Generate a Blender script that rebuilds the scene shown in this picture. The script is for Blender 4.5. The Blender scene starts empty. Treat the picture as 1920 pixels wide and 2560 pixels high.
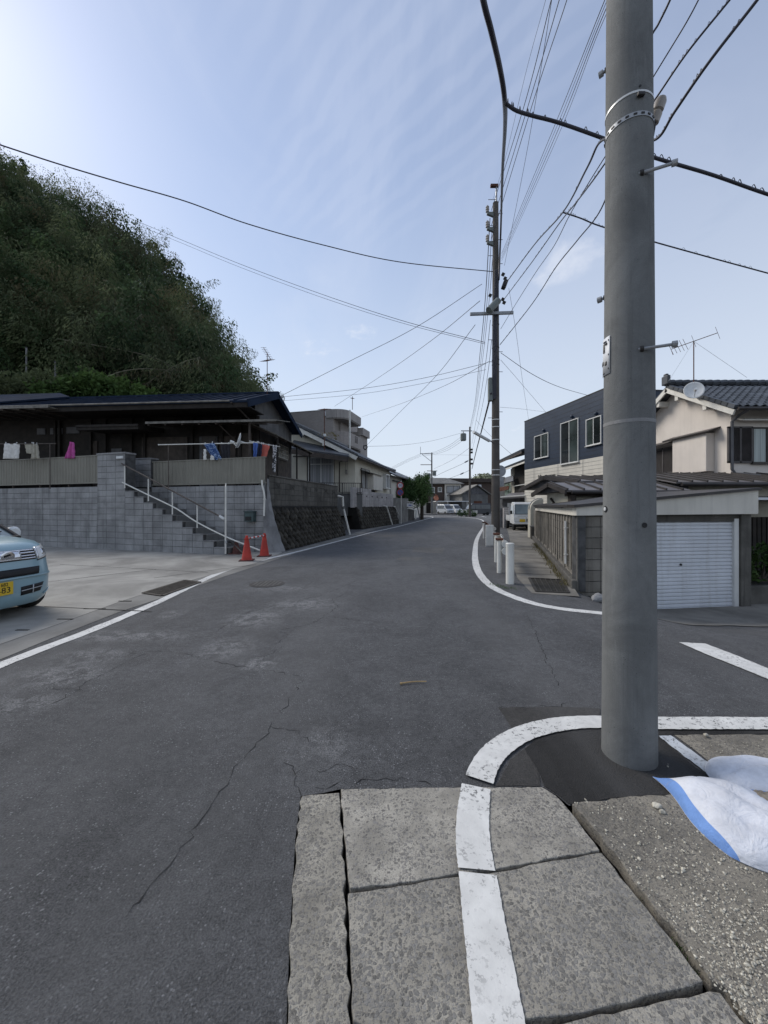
import bpy, bmesh, math, random
import numpy as np
from mathutils import Vector, Matrix, Euler
from mathutils.geometry import tessellate_polygon
random.seed(7); np.random.seed(7)
R = math.radians
SC = bpy.context.scene
COL = SC.collection

# ------------------------------------------------------------------ camera
EYE = 1.5; FPX = 960.0; CX = 960.0; HZ = 1266.0       # photograph pixels (1920 x 2560)
cd = bpy.data.cameras.new('camera'); cam = bpy.data.objects.new('camera', cd); COL.objects.link(cam)
cam.location = (0, 0, EYE); cam.rotation_euler = (R(90), 0, 0)
cd.sensor_fit = 'HORIZONTAL'; cd.sensor_width = 36; cd.lens = 18; cd.shift_y = -14/1920
cd.clip_start = 0.05; cd.clip_end = 6000
SC.camera = cam
SC.view_settings.view_transform = 'Standard'; SC.view_settings.look = 'None'
SC.view_settings.exposure = 0.42; SC.view_settings.gamma = 1.0

# ------------------------------------------------------------------ sky and sun
SUN_AZ, SUN_EL = R(-55), R(39)         # azimuth from +Y towards +X; veiled sun above the wooded hill, left of the frame
w = bpy.data.worlds.new('World'); SC.world = w; w.use_nodes = True
nt = w.node_tree; nt.nodes.clear()
def WN(t, **k):
    n = nt.nodes.new(t)
    for a, b in k.items(): setattr(n, a, b)
    return n
L = nt.links.new
out = WN('ShaderNodeOutputWorld'); bg = WN('ShaderNodeBackground'); L(bg.outputs[0], out.inputs[0])
sky = WN('ShaderNodeTexSky', sky_type='NISHITA', sun_disc=False)
sky.sun_elevation = SUN_EL; sky.sun_rotation = SUN_AZ; sky.dust_density = .42; sky.air_density = 1.0; sky.ozone_density = 3.0
tc = WN('ShaderNodeTexCoord'); sep = WN('ShaderNodeSeparateXYZ'); L(tc.outputs['Generated'], sep.inputs[0])
def wm(op, a, b=None):
    n = WN('ShaderNodeMath', operation=op)
    for i, x in enumerate((a, b)):
        if x is None: continue
        if isinstance(x, (int, float)): n.inputs[i].default_value = x
        else: L(x, n.inputs[i])
    return n.outputs[0]
den = wm('ADD', wm('MAXIMUM', sep.outputs['Z'], 0.0), 0.16)
cmb = WN('ShaderNodeCombineXYZ'); L(wm('DIVIDE', sep.outputs['X'], den), cmb.inputs[0]); L(wm('DIVIDE', sep.outputs['Y'], den), cmb.inputs[1])
def wnoise(scale, detail, rough, dist, off, stretch=(1, 1, 1), rot=0):
    mp = WN('ShaderNodeMapping'); L(cmb.outputs[0], mp.inputs[0]); mp.inputs['Location'].default_value = off
    mp.inputs['Rotation'].default_value = (0, 0, rot); mp.inputs['Scale'].default_value = stretch
    n = WN('ShaderNodeTexNoise'); L(mp.outputs[0], n.inputs['Vector']); n.inputs['Scale'].default_value = scale
    n.inputs['Detail'].default_value = detail; n.inputs['Roughness'].default_value = rough; n.inputs['Distortion'].default_value = dist
    return n.outputs['Fac']
def wramp(x, a, b, lo=0.0, hi=1.0):
    n = WN('ShaderNodeMapRange', interpolation_type='SMOOTHSTEP'); L(x, n.inputs[0])
    for i, v in enumerate((a, b, lo, hi)): n.inputs[i+1].default_value = v
    return n.outputs[0]
veil = wramp(wnoise(0.55, 5, .55, .4, (3.1, 1.7, 0), (1, .55, 1), .5), .28, .70, .50, .96)        # thin high veil
cirr = wramp(wnoise(2.2, 6, .6, .9, (.3, 4.2, 0), (1, .35, 1), .9), .44, .8, 0, .42)              # cirrus streaks
rip = WN('ShaderNodeTexWave', wave_type='BANDS', bands_direction='DIAGONAL')
L(cmb.outputs[0], rip.inputs[0]); rip.inputs['Scale'].default_value = 9; rip.inputs['Distortion'].default_value = 3.0; rip.inputs['Detail'].default_value = 2
ripm = wm('MULTIPLY', wramp(rip.outputs['Fac'], .2, 1., 0, .11), wramp(wnoise(1.1, 3, .5, .3, (7.7, 2.2, 0)), .56, .70))
puff = wramp(wnoise(1.55, 7, .62, .25, (1.15, .38, 0)), .63, .74, 0, .8)                          # small cumulus
pc_ = WN('ShaderNodeVectorMath', operation='DISTANCE'); L(cmb.outputs[0], pc_.inputs[0]); pc_.inputs[1].default_value = (.575, 1.19, 0)
puff2 = wramp(wm('ADD', wnoise(5.5, 6, .6, .3, (2.3, .7, 0)), wramp(pc_.outputs['Value'], .02, .26, .20, -.3)), .52, .92, 0, .55)   # one cumulus over the street
lowz = wramp(sep.outputs['Z'], .0, .74, 1, .0)                                                     # pale horizon air
f1 = wm('MINIMUM', wm('ADD', wm('ADD', veil, cirr), ripm), .9)
def wmix(fac, a, b):
    n = WN('ShaderNodeMix', data_type='RGBA'); L(fac, n.inputs[0])
    for i, x in ((6, a), (7, b)):
        if isinstance(x, tuple): n.inputs[i].default_value = x
        else: L(x, n.inputs[i])
    return n.outputs[2]
# clouds are lit by the same sun: their brightness follows the sky's own glow
glow = WN('ShaderNodeMix', data_type='RGBA', blend_type='MIX'); glow.inputs[0].default_value = .5
L(sky.outputs[0], glow.inputs[6]); glow.inputs[7].default_value = (4.75, 5.15, 6.15, 1)
c1 = wmix(f1, sky.outputs[0], glow.outputs[2])
c1 = wmix(wm('MULTIPLY', lowz, .9), c1, (4.55, 5.0, 5.6, 1))
c2 = wmix(wm('MAXIMUM', puff, puff2), c1, (5.6, 5.8, 6.3, 1))
L(c2, bg.inputs[0]); bg.inputs[1].default_value = 0.118

sd = bpy.data.lights.new('sun', 'SUN'); sun = bpy.data.objects.new('sun', sd); COL.objects.link(sun)
sd.energy = 2.6; sd.angle = R(30); sd.color = (1, .94, .86)
sdir = Vector((math.sin(SUN_AZ)*math.cos(SUN_EL), math.cos(SUN_AZ)*math.cos(SUN_EL), math.sin(SUN_EL)))
sun.rotation_euler = sdir.to_track_quat('Z', 'Y').to_euler(); sun.location = (-30, 30, 60)

# ------------------------------------------------------------------ helpers
def G(u, v, z=0.0):
    """photograph pixel -> point on the level plane z"""
    y = (EYE - z)*FPX/(v - HZ)
    return Vector(((u-CX)/FPX*y, y, z))
def P(u, v, y):
    """photograph pixel -> point at distance y"""
    return Vector(((u-CX)/FPX*y, y, EYE + (HZ-v)/FPX*y))
class Wall:
    """vertical plane through ground points a, b: local (s, n, z); n points away from the camera side"""
    def __init__(s, a, b):
        s.a = Vector((a[0], a[1], 0)); s.b = Vector((b[0], b[1], 0)); s.e = (s.b-s.a).normalized(); s.len = (s.b-s.a).length
        s.n = Vector((-s.e.y, s.e.x, 0))
        s.M = Matrix(((s.e.x, s.n.x, 0, s.a.x), (s.e.y, s.n.y, 0, s.a.y), (0, 0, 1, 0), (0, 0, 0, 1)))
    def at(s, u, v, off=0):
        d = Vector(((u-CX)/FPX, 1, (HZ-v)/FPX)); o = Vector((0, 0, EYE))
        t = ((s.a + s.n*off - o).dot(s.n))/d.dot(s.n); p = o + d*t
        return (p-s.a).dot(s.e), p.z
    def pt(s, x, n, z): return s.M @ Vector((x, n, z))

def smooth(a, b, x):
    t = min(1, max(0, (x-a)/(b-a))); return t*t*(3-2*t)
def dip(x, y):
    if y > 6.9 and x < 3.5+(y-7)*.318: return 0.0
    return -0.47*smooth(3.0, 5.0, x)*smooth(3.8, 6.9, y)

class MB:
    def __init__(s, M=None): s.v = []; s.f = []; s.M = M or Matrix()
    def add(s, vs, fs):
        o = len(s.v); s.v += [tuple(s.M @ Vector(p)) for p in vs]; s.f += [tuple(i+o for i in f) for f in fs]; return s
    def box(s, c, d, rot=None, taper=1.0):
        x, y, z = d[0]/2, d[1]/2, d[2]/2
        vs = [Vector((sx*x*(taper if sz > 0 else 1), sy*y*(taper if sz > 0 else 1), sz*z)) for sz in (-1, 1) for sy in (-1, 1) for sx in (-1, 1)]
        if rot is not None: vs = [rot @ p for p in vs]
        c = Vector(c)
        return s.add([p+c for p in vs], [(0,2,3,1),(4,5,7,6),(0,1,5,4),(2,6,7,3),(0,4,6,2),(1,3,7,5)])
    def bb(s, x0, x1, y0, y1, z0, z1): return s.box(((x0+x1)/2, (y0+y1)/2, (z0+z1)/2), (abs(x1-x0), abs(y1-y0), abs(z1-z0)))
    def quad(s, a, b, c, d): return s.add([a, b, c, d], [(0, 1, 2, 3)])
    def prism(s, pts, z0, z1):
        n = len(pts); vs = [(p[0], p[1], z0) for p in pts] + [(p[0], p[1], z1) for p in pts]
        ar = sum(pts[i][0]*pts[(i+1) % n][1]-pts[(i+1) % n][0]*pts[i][1] for i in range(n))
        top = tuple(range(n, 2*n)); bot = tuple(range(n-1, -1, -1))
        fs = [top, bot] if ar > 0 else [top[::-1], bot[::-1]]
        for i in range(n):
            j = (i+1) % n
            fs.append((i, j, j+n, i+n) if ar > 0 else (j, i, i+n, j+n))
        return s.add(vs, fs)
    def extr(s, pts, axis_from, axis_to):
        """polygon pts of (a, b) in the local XZ plane swept along local Y"""
        n = len(pts); vs = [(p[0], axis_from, p[1]) for p in pts] + [(p[0], axis_to, p[1]) for p in pts]
        fs = [tuple(range(n)), tuple(range(2*n-1, n-1, -1))] + [(j, i, i+n, j+n) for i in range(n) for j in [(i+1) % n]]
        return s.add(vs, fs)
    def tube(s, pts, r, seg=8, cap=True, r2=None):
        pts = [Vector(p) for p in pts]; n = len(pts); vs = []; prev = None
        for i, p in enumerate(pts):
            t = (pts[min(i+1, n-1)] - pts[max(i-1, 0)]); t = t.normalized() if t.length > 1e-9 else Vector((0, 0, 1))
            if prev is None:
                a = Vector((0, 0, 1)) if abs(t.z) < .9 else Vector((1, 0, 0)); x = t.cross(a).normalized()
            else: x = (prev - t*prev.dot(t)).normalized()
            prev = x; y = t.cross(x); rr = r if r2 is None else r + (r2-r)*i/max(1, n-1)
            for k in range(seg):
                a = 2*math.pi*k/seg; vs.append(p + (x*math.cos(a) + y*math.sin(a))*rr)
        fs = [(i*seg+k, i*seg+(k+1) % seg, (i+1)*seg+(k+1) % seg, (i+1)*seg+k) for i in range(n-1) for k in range(seg)]
        if cap: fs += [tuple(range(seg-1, -1, -1)), tuple(range((n-1)*seg, n*seg))]
        return s.add(vs, fs)
    def lathe(s, prof, c=(0, 0, 0), seg=16, rot=None, ring=False):
        c = Vector(c); vs = []
        for r, z in prof:
            for k in range(seg):
                a = 2*math.pi*k/seg; p = Vector((r*math.cos(a), r*math.sin(a), z)); vs.append((rot @ p if rot is not None else p)+c)
        n = len(prof); fs = [(i*seg+k, i*seg+(k+1) % seg, (i+1)*seg+(k+1) % seg, (i+1)*seg+k) for i in range(n-1) for k in range(seg)]
        fs += [((n-1)*seg+k, (n-1)*seg+(k+1) % seg, (k+1) % seg, k) for k in range(seg)] if ring else [tuple(range(seg-1, -1, -1)), tuple(range((n-1)*seg, n*seg))]
        return s.add(vs, fs)
    def grid(s, fn, nu, nv):
        vs = [fn(i/nu, j/nv) for j in range(nv+1) for i in range(nu+1)]; k = nu+1
        return s.add(vs, [(j*k+i, j*k+i+1, (j+1)*k+i+1, (j+1)*k+i) for j in range(nv) for i in range(nu)])
    def mesh(s, name):
        me = bpy.data.meshes.new(name); me.from_pydata(s.v, [], s.f); me.update(); return me
    def build(s, name, m, parent=None, smooth=False, bevel=0, subs=0, solid=0):
        me = s.mesh(name); o = bpy.data.objects.new(name, me); COL.objects.link(o)
        me.materials.append(m)
        if smooth:
            me.polygons.foreach_set('use_smooth', [True]*len(me.polygons))
            if smooth == 'auto': me.set_sharp_from_angle(angle=R(38))
        if parent is not None:
            o.parent = parent; o.location = -wl(parent)
        if solid:
            md = o.modifiers.new('solid', 'SOLIDIFY'); md.thickness = solid; md.offset = 0
        if bevel:
            md = o.modifiers.new('bevel', 'BEVEL'); md.width = bevel; md.segments = 2; md.limit_method = 'ANGLE'; md.angle_limit = R(40)
        if subs:
            md = o.modifiers.new('sub', 'SUBSURF'); md.levels = subs; md.render_levels = subs
        return o
def wl(o):
    p = Vector(o.location)
    while o.parent is not None: o = o.parent; p += Vector(o.location)
    return p
def tag(o, label, cat, group=None, kind=None):
    o['label'] = label; o['category'] = cat
    if group: o['group'] = group
    if kind: o['kind'] = kind
    return o
def thing(name, label, cat, loc, group=None):
    o = bpy.data.objects.new(name, None); COL.objects.link(o); o.location = loc; o.empty_display_size = .2
    return tag(o, label, cat, group)
def struct(o): o['kind'] = 'structure'; return o
def inst(me, name, parent, loc, rz=0, rot=None, scale=None):
    o = bpy.data.objects.new(name, me); COL.objects.link(o)
    o.parent = parent; o.location = Vector(loc) - wl(parent)
    if rot is not None: o.rotation_euler = rot
    else: o.rotation_euler = (0, 0, rz)
    if scale: o.scale = scale
    return o
def crom(pts, n=8):
    pts = [Vector(p) for p in pts]; pp = [2*pts[0]-pts[1]] + pts + [2*pts[-1]-pts[-2]]; o = []
    for i in range(1, len(pp)-2):
        a, b, c, d = pp[i-1], pp[i], pp[i+1], pp[i+2]
        for k in range(n):
            t = k/n; o.append(.5*((2*b)+(c-a)*t+(2*a-5*b+4*c-d)*t*t+(3*b-a-3*c+d)*t**3))
    o.append(pts[-1]); return o

# ------------------------------------------------------------------ materials
class NT:
    def __init__(s, name):
        s.m = bpy.data.materials.new(name); s.m.use_nodes = True; s.t = s.m.node_tree; s.b = s.t.nodes['Principled BSDF']
        s.geo = s.n('ShaderNodeNewGeometry'); s.pos = s.geo.outputs['Position']
    def n(s, t, **k):
        x = s.t.nodes.new(t)
        for a, b in k.items(): setattr(x, a, b)
        return x
    def link(s, a, b): s.t.links.new(a, b)
    def setin(s, sock, x):
        if isinstance(x, (int, float)): sock.default_value = x
        elif isinstance(x, tuple): sock.default_value = x if len(x) == 4 or sock.type == 'VECTOR' else (*x, 1)
        else: s.link(x, sock)
    def math(s, op, a, b=None, c=None):
        x = s.n('ShaderNodeMath', operation=op)
        for i, y in enumerate((a, b, c)):
            if y is not None: s.setin(x.inputs[i], y)
        return x.outputs[0]
    def map(s, vec=None, loc=(0,0,0), rot=(0,0,0), scale=(1,1,1)):
        x = s.n('ShaderNodeMapping'); s.link(vec or s.pos, x.inputs[0]); x.inputs[1].default_value = loc; x.inputs[2].default_value = rot; x.inputs[3].default_value = scale
        return x.outputs[0]
    def noise(s, scale, detail=4, rough=.55, dist=0, vec=None):
        x = s.n('ShaderNodeTexNoise'); s.link(vec or s.pos, x.inputs['Vector'])
        x.inputs['Scale'].default_value = scale; x.inputs['Detail'].default_value = detail; x.inputs['Roughness'].default_value = rough; x.inputs['Distortion'].default_value = dist
        return x.outputs['Fac']
    def voro(s, scale, feature='F1', vec=None, out='Distance', rnd=1):
        x = s.n('ShaderNodeTexVoronoi', feature=feature); s.link(vec or s.pos, x.inputs['Vector']); x.inputs['Scale'].default_value = scale; x.inputs['Randomness'].default_value = rnd
        return x.outputs[out]
    def ramp(s, x, a, b, lo=0., hi=1., sm=True):
        k = s.n('ShaderNodeMapRange', interpolation_type='SMOOTHSTEP' if sm else 'LINEAR'); s.link(x, k.inputs[0])
        for i, y in enumerate((a, b, lo, hi)): k.inputs[i+1].default_value = y
        return k.outputs[0]
    def mix(s, f, a, b, bt='MIX'):
        x = s.n('ShaderNodeMix', data_type='RGBA', blend_type=bt); s.setin(x.inputs[0], f); s.setin(x.inputs[6], a); s.setin(x.inputs[7], b)
        return x.outputs[2]
    def bump(s, h, strength=.3, dist=.01, prev=None):
        x = s.n('ShaderNodeBump'); x.inputs['Strength'].default_value = strength; x.inputs['Distance'].default_value = dist; s.link(h, x.inputs['Height'])
        if prev is not None: s.link(prev, x.inputs['Normal'])
        return x.outputs[0]
    def done(s, col, rough=.7, metal=0., normal=None, spec=.35):
        s.setin(s.b.inputs['Base Color'], col); s.setin(s.b.inputs['Roughness'], rough); s.setin(s.b.inputs['Metallic'], metal)
        s.b.inputs['Specular IOR Level'].default_value = spec
        if normal is not None: s.link(normal, s.b.inputs['Normal'])
        return s.m
def sc(c, k): return tuple(x*k for x in c)
def mat(name, col, rough=.6, var=.25, scale=3., metal=0., spec=.35, bump=0., bscale=60., streak=0., objvar=0., streakcol=None, island=0.):
    """plain surface: mottling, fine grain, optional vertical weather streaks"""
    t = NT(name)
    c = t.mix(t.ramp(t.noise(scale, 5), .3, .7), sc(col, 1-var), sc(col, 1+var))
    if streak:
        f = t.ramp(t.noise(1.0, 4, .6, vec=t.map(scale=(7, 7, .5))), .45, .75, 0, streak)
        c = t.mix(f, c, streakcol or sc(col, .35))
    if objvar:
        oi = t.n('ShaderNodeObjectInfo'); c = t.mix(1., c, t.mix(oi.outputs['Random'], (1-objvar,)*3, (1+objvar,)*3), 'MULTIPLY')
    if island: c = t.mix(1., c, t.mix(t.geo.outputs['Random Per Island'], (1-island,)*3, (1+island,)*3), 'MULTIPLY')
    nrm = t.bump(t.noise(bscale, 4, .6), bump, .01) if bump else None
    return t.done(c, rough, metal, nrm, spec)
M = {}
def asphalt(name, lo, hi, spots=(), speck=.5, patch=.35):
    t = NT(name)
    fine = t.noise(120, 4, .8); med = t.noise(22, 5, .75); big = t.noise(.9, 5, .6, .5); mid = t.noise(5.5, 4, .6)
    c = t.mix(t.ramp(fine, .36, .66), lo, hi)
    c = t.mix(t.ramp(med, .35, .7, 0, .35), c, sc(hi, 1.15))
    c = t.mix(1., c, t.mix(t.ramp(big, .3, .7), (1-patch,)*3, (1+patch,)*3), 'MULTIPLY')
    c = t.mix(1., c, t.mix(t.ramp(mid, .3, .7), (.88,)*3, (1.12,)*3), 'MULTIPLY')
    sp = t.math('MULTIPLY', t.ramp(t.voro(52), .27, .14, 0, 1), t.ramp(t.noise(9, 4, .7), .36, .66, .15, speck))
    c = t.mix(t.math('MULTIPLY', sp, t.ramp(t.noise(3.3, 4, .7), .35, .65, .25, 1)), c, sc(hi, 2.3))
    for (x, y, rx, ry, st) in spots:      # places where the binder has worn off the stone
        mp = t.map(loc=(-x/rx, -y/ry, 0), scale=(1/rx, 1/ry, 0)); ln = t.n('ShaderNodeVectorMath', operation='LENGTH'); t.link(mp, ln.inputs[0])
        f = t.math('MULTIPLY', t.ramp(ln.outputs['Value'], 1.0, .15), t.ramp(t.noise(6.5, 6, .72, .8), .41, .60, 0, st))
        f = t.math('MULTIPLY', f, t.ramp(t.noise(60, 4, .75), .40, .60, .12, 1))
        c = t.mix(t.math('MULTIPLY', f, .85), c, (.33, .33, .33))
    lane = t.ramp(t.noise(1., 4, .6, vec=t.map(rot=(0, 0, R(-9)), scale=(1.1, .09, 1))), .42, .68, 0, .34); c = t.mix(lane, c, (.125, .125, .125))
    n1 = t.bump(fine, .8, .005); n2 = t.bump(t.noise(120, 3, .6), .8, .008, n1)
    return t.done(c, t.ramp(fine, .3, .7, .72, .92), 0, n2, .3)
def aggregate(name, mortar, stone, scale, dark=.5, wear=.0):
    """concrete with worn, exposed pebbles of mixed size"""
    t = NT(name)
    nz = t.n('ShaderNodeTexNoise'); t.link(t.pos, nz.inputs['Vector']); nz.inputs['Scale'].default_value = 48; nz.inputs['Detail'].default_value = 3
    sub = t.n('ShaderNodeVectorMath', operation='MULTIPLY_ADD'); t.link(nz.outputs['Color'], sub.inputs[0]); sub.inputs[1].default_value = (.020,)*3; t.link(t.pos, sub.inputs[2])
    v = sub.outputs[0]; field = t.noise(1.7, 4, .65, .6)
    def layer(sc_, cov, soft):
        d1 = t.voro(sc_, vec=v); cid = t.voro(sc_, vec=v, out='Color'); sp = t.n('ShaderNodeSeparateColor'); t.link(cid, sp.inputs[0])
        on = t.math('LESS_THAN', sp.outputs[0], t.ramp(field, .3, .7, cov-.28, cov+.28)); rr = t.math('MULTIPLY_ADD', sp.outputs[2], .28, .36)
        st = t.math('MULTIPLY', t.ramp(t.math('SUBTRACT', rr, d1), -soft, soft), on); return st, sp.outputs[1], d1
    s1, k1, d1 = layer(scale*.72, dark, .07); s2, k2, d2 = layer(scale*1.7, dark*.9, .09)
    c = t.mix(t.ramp(t.noise(5, 6, .7), .28, .72), sc(mortar, .62), sc(mortar, 1.2))
    c = t.mix(t.ramp(t.noise(240, 3, .75), .35, .68, 0, .55), c, sc(mortar, .5))
    c = t.mix(t.math('MULTIPLY', s2, .7), c, t.mix(k2, sc(stone, .6), sc(stone, 1.9)))
    stc = t.mix(k1, sc(stone, .55), sc(stone, 1.6)); stc = t.mix(t.ramp(t.noise(170, 4, .75), .4, .68, 0, .6), stc, sc(mortar, .85))
    c = t.mix(t.math('MULTIPLY', s1, .85), c, stc)
    c = t.mix(t.ramp(t.noise(1.3, 5, .68, .8), .46, .74, 0, wear), c, sc(stone, .8))
    c = t.mix(t.ramp(t.noise(3.1, 5, .7, .5), .60, .74, 0, .45), c, sc(mortar, 1.35))
    n1 = t.bump(t.math('ADD', s1, t.math('MULTIPLY', s2, .5)), .55, .005); n2 = t.bump(t.noise(230, 4, .75), .6, .003, n1)
    return t.done(c, .88, 0, n2, .2)
gA = lambda u, v: G(u, v)
SP = []
for (u, v, ru, rv, st) in [(640, 1545, 85, 24, 1.), (570, 1620, 85, 30, .9), (760, 1510, 100, 16, 1.), (650, 1660, 60, 16, .95), (430, 1535, 35, 12, .9), (300, 1590, 220, 16, .85), (140, 1690, 150, 32, .85), (660, 1650, 30, 9, .8), (800, 1870, 100, 60, .5), (230, 1640, 110, 22, .8), (700, 1470, 120, 10, .6), (60, 1760, 120, 30, .6)]:
    a = G(u, v); b = G(u+ru, v); c_ = G(u, v-rv); SP.append((a.x, a.y, abs(b.x-a.x)*1.2, abs(c_.y-a.y)*1.3, st))
M['asphalt'] = asphalt('asphalt', (.022, .0225, .0235), (.124, .1255, .129), SP, 1.0, .16)
M['asphalt_new'] = asphalt('asphalt_new', (.011, .0105, .010), (.027, .0255, .024), speck=.1, patch=.2)
M['asphalt_patch'] = asphalt('asphalt_patch', (.026, .025, .024), (.072, .068, .063), speck=.25, patch=.2)
M['asphalt_pale'] = asphalt('asphalt_pale', (.055, .053, .050), (.125, .12, .112), speck=.3, patch=.2)
M['crack'] = mat('crack', (.030, .030, .030), .95, .5, 14)
M['slab_pale'] = aggregate('slab_pale', (.37, .348, .30), (.135, .13, .124), 100, .34, .1)
M['slab_dark'] = aggregate('slab_dark', (.33, .308, .262), (.135, .132, .126), 92, .72, .35)
M['slab_kerb'] = aggregate('slab_kerb', (.34, .318, .268), (.135, .13, .122), 96, .62, .2)
M['slab_grit'] = aggregate('slab_grit', (.265, .242, .20), (.105, .10, .092), 110, .45, .5)
def paint(name, col, worn=.5):
    t = NT(name)
    c = t.mix(t.ramp(t.noise(9, 5, .6), .3, .75), sc(col, .82), col)
    c = t.mix(t.ramp(t.noise(1.6, 5, .7), .36, .72, 0, .5), c, sc(col, .68))
    chip = t.math('MULTIPLY', t.ramp(t.noise(38, 5, .75), .545, .62), t.ramp(t.noise(2.1, 3), .36, .60, .08, worn))
    c = t.mix(chip, c, (.09, .09, .09))
    return t.done(c, .72, 0, t.bump(t.noise(140, 3), .3, .004), .3)
M['paint'] = paint('paint', (.69, .685, .655), 1.0)
M['paint_old'] = paint('paint_old', (.50, .53, .56), 1.0)
def concrete(name, col, stain=.4, streak=.4, var=.25, bump=.3, scale=1.6, objvar=0., joint=None):
    t = NT(name)
    c = t.mix(t.ramp(t.noise(scale, 6, .62, .4), .28, .72), sc(col, 1-var), sc(col, 1+var))
    c = t.mix(t.ramp(t.noise(scale*.45, 5, .6, .8), .48, .7, 0, stain), c, sc(col, .42))
    if streak: c = t.mix(t.ramp(t.noise(1., 5, .65, vec=t.map(scale=(5.5, 5.5, .42))), .5, .74, 0, streak), c, sc(col, .33))
    if objvar:
        oi = t.n('ShaderNodeObjectInfo'); c = t.mix(1., c, t.mix(oi.outputs['Random'], (1-objvar,)*3, (1+objvar,)*3), 'MULTIPLY')
    c = t.mix(t.ramp(t.noise(150, 4, .7), .35, .7, 0, .3), c, sc(col, .6))
    return t.done(c, .86, 0, t.bump(t.noise(95, 5, .68), bump, .006), .25)
M['lot'] = concrete('lot_concrete', (.33, .318, .288), .6, 0, .3, .35, .8)
M['gutter'] = concrete('gutter_concrete', (.20, .195, .18), .5, 0, .25, .4, 1.5)
M['walk'] = concrete('walk_concrete', (.20, .188, .165), .6, 0, .3, .35, 1.3)
M['joint'] = mat('joint_dirt', (.022, .021, .017), .95, .4, 8)
M['ground'] = mat('ground_soil', (.075, .072, .06), .95, .3, .5)
M['grate'] = mat('grate_steel', (.055, .05, .045), .7, .3, 12, metal=.6)
M['gravel'] = mat('gravel_stone', (.40, .375, .31), .9, .25, 40, island=.35)
M['sand'] = mat('sand', (.30, .255, .195), .95, .3, 30, bump=.8, bscale=140)

# ------------------------------------------------------------------ ground, road and pavements
m = MB(); m.quad((-3000, -400, -.64), (3000, -400, -.64), (3000, 4000, -.64), (-3000, 4000, -.64))
struct(m.build('ground', M['ground']))
# level part of the road with a cut-out for the gutter slabs in the foreground
HOLE = [(-.12, -.8)] + [tuple(gA(u, v).xy) for u, v in ((716, 2560), (722, 2400), (730, 2250), (738, 2100), (752, 1990), (800, 1984), (850, 1973), (1100, 1970), (1358, 1968), (1394, 1990), (1422, 2014), (1560, 1998), (1640, 1992))] + [(2.75, 1.98), (2.75, -.8)]
OUTER = [(-40, -6), (3, -6), (3, 7.0), (3.52, 7.0), (6.95, 17.8), (60, 17.8), (60, 95), (-40, 95)]
def sheet(name, loops, z, m, parent=None):
    vs = [Vector((p[0], p[1], z)) for l in loops for p in l]; tri = tessellate_polygon([[Vector((p[0], p[1], 0)) for p in l] for l in loops])
    fs = []
    for t in tri:
        a, b, c = (vs[i] for i in t); fs.append(tuple(t) if (b-a).cross(c-a).z > 0 else tuple(t)[::-1])
    mb = MB(); mb.v = [tuple(p) for p in vs]; mb.f = fs
    return mb.build(name, m, parent)
road = struct(sheet('road', [OUTER, HOLE[::-1]], 0, M['asphalt']))
mb = MB(); nx, ny = 60, 70; xs = [3+13*i/nx for i in range(nx+1)]; ys = [-6+6*j/10 for j in range(10)]+[8.4*j/60 for j in range(61)]
for y in ys:
    for x in xs: mb.v.append((x, y, dip(x, y)))
k = nx+1
for j in range(len(ys)-1):
    for i in range(nx):
        if not (xs[i] < 3.45 and ys[j] > 6.95): mb.f.append((j*k+i, j*k+i+1, (j+1)*k+i+1, (j+1)*k+i))
struct(mb.build('side_road', M['asphalt'], None, True))
# gutter bed under the slabs and the slabs themselves
bed = struct(sheet('pavement', [HOLE], -.075, M['joint']))
def jag(pts, step=.03, amp=.004, closed=True, seed=1):
    rn = random.Random(seed); o = []; n = len(pts)
    for i in range(n if closed else n-1):
        a = Vector((*pts[i][:2], 0)); b = Vector((*pts[(i+1) % n][:2], 0)); L_ = (b-a).length; k = max(1, int(L_/step))
        d = (b-a)/k; nn = Vector((-d.y, d.x, 0)).normalized() if d.length > 0 else Vector()
        for q in range(k):
            p = a+d*q + (nn*rn.uniform(-amp, amp) if q else Vector()); o.append((p.x, p.y))
    return o
def slab(pts, m, top=.012, thick=.06, seed=1, amp=.004, name='paving_slab'):
    p = jag(pts, .035, amp, True, seed); mb = MB(); mb.prism(p, top-thick, top)
    return mb.build(name, m, bed, bevel=.0035)
g2 = lambda u, v: tuple(G(u, v).xy)
slab([(-.10, -.75), g2(720, 2560), g2(726, 2400), g2(733, 2250), g2(741, 2100), g2(755, 1993), g2(802, 1988), g2(848, 1984), g2(856, 2100), g2(862, 2250), g2(869, 2400), g2(876, 2560), (.02, -.75)], M['slab_kerb'], .006, seed=2, amp=.009)
slab([g2(852, 1977), g2(1100, 1973), g2(1355, 1972), g2(1390, 1994), g2(1416, 2022), g2(1452, 2068), g2(1499, 2131), g2(1400, 2148), g2(1240, 2178), g2(1140, 2190), g2(1000, 2212), g2(876, 2226), g2(862, 2100)], M['slab_pale'], .010, seed=3)
slab([g2(870, 2240), g2(1000, 2221), g2(1140, 2199), g2(1240, 2187), g2(1400, 2156), g2(1503, 2138), g2(1590, 2247), g2(1678, 2355), g2(1758, 2462), g2(1640, 2494), g2(1540, 2520), g2(1406, 2548), g2(1250, 2562), (.12, 1.02), g2(884, 2560), g2(876, 2400)], M['slab_dark'], .012, seed=4)
slab([(-.02+.10, .99), (.3, 1.03), (.42, 1.075), g2(1436, 2562), g2(1560, 2536), g2(1690, 2506), g2(1772, 2488), g2(1800, 2492), g2(1850, 2560), (1.14, .9), (1.5, .35), (2.0, -.75), (.04, -.75)], M['slab_dark'], .014, seed=5)
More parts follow.
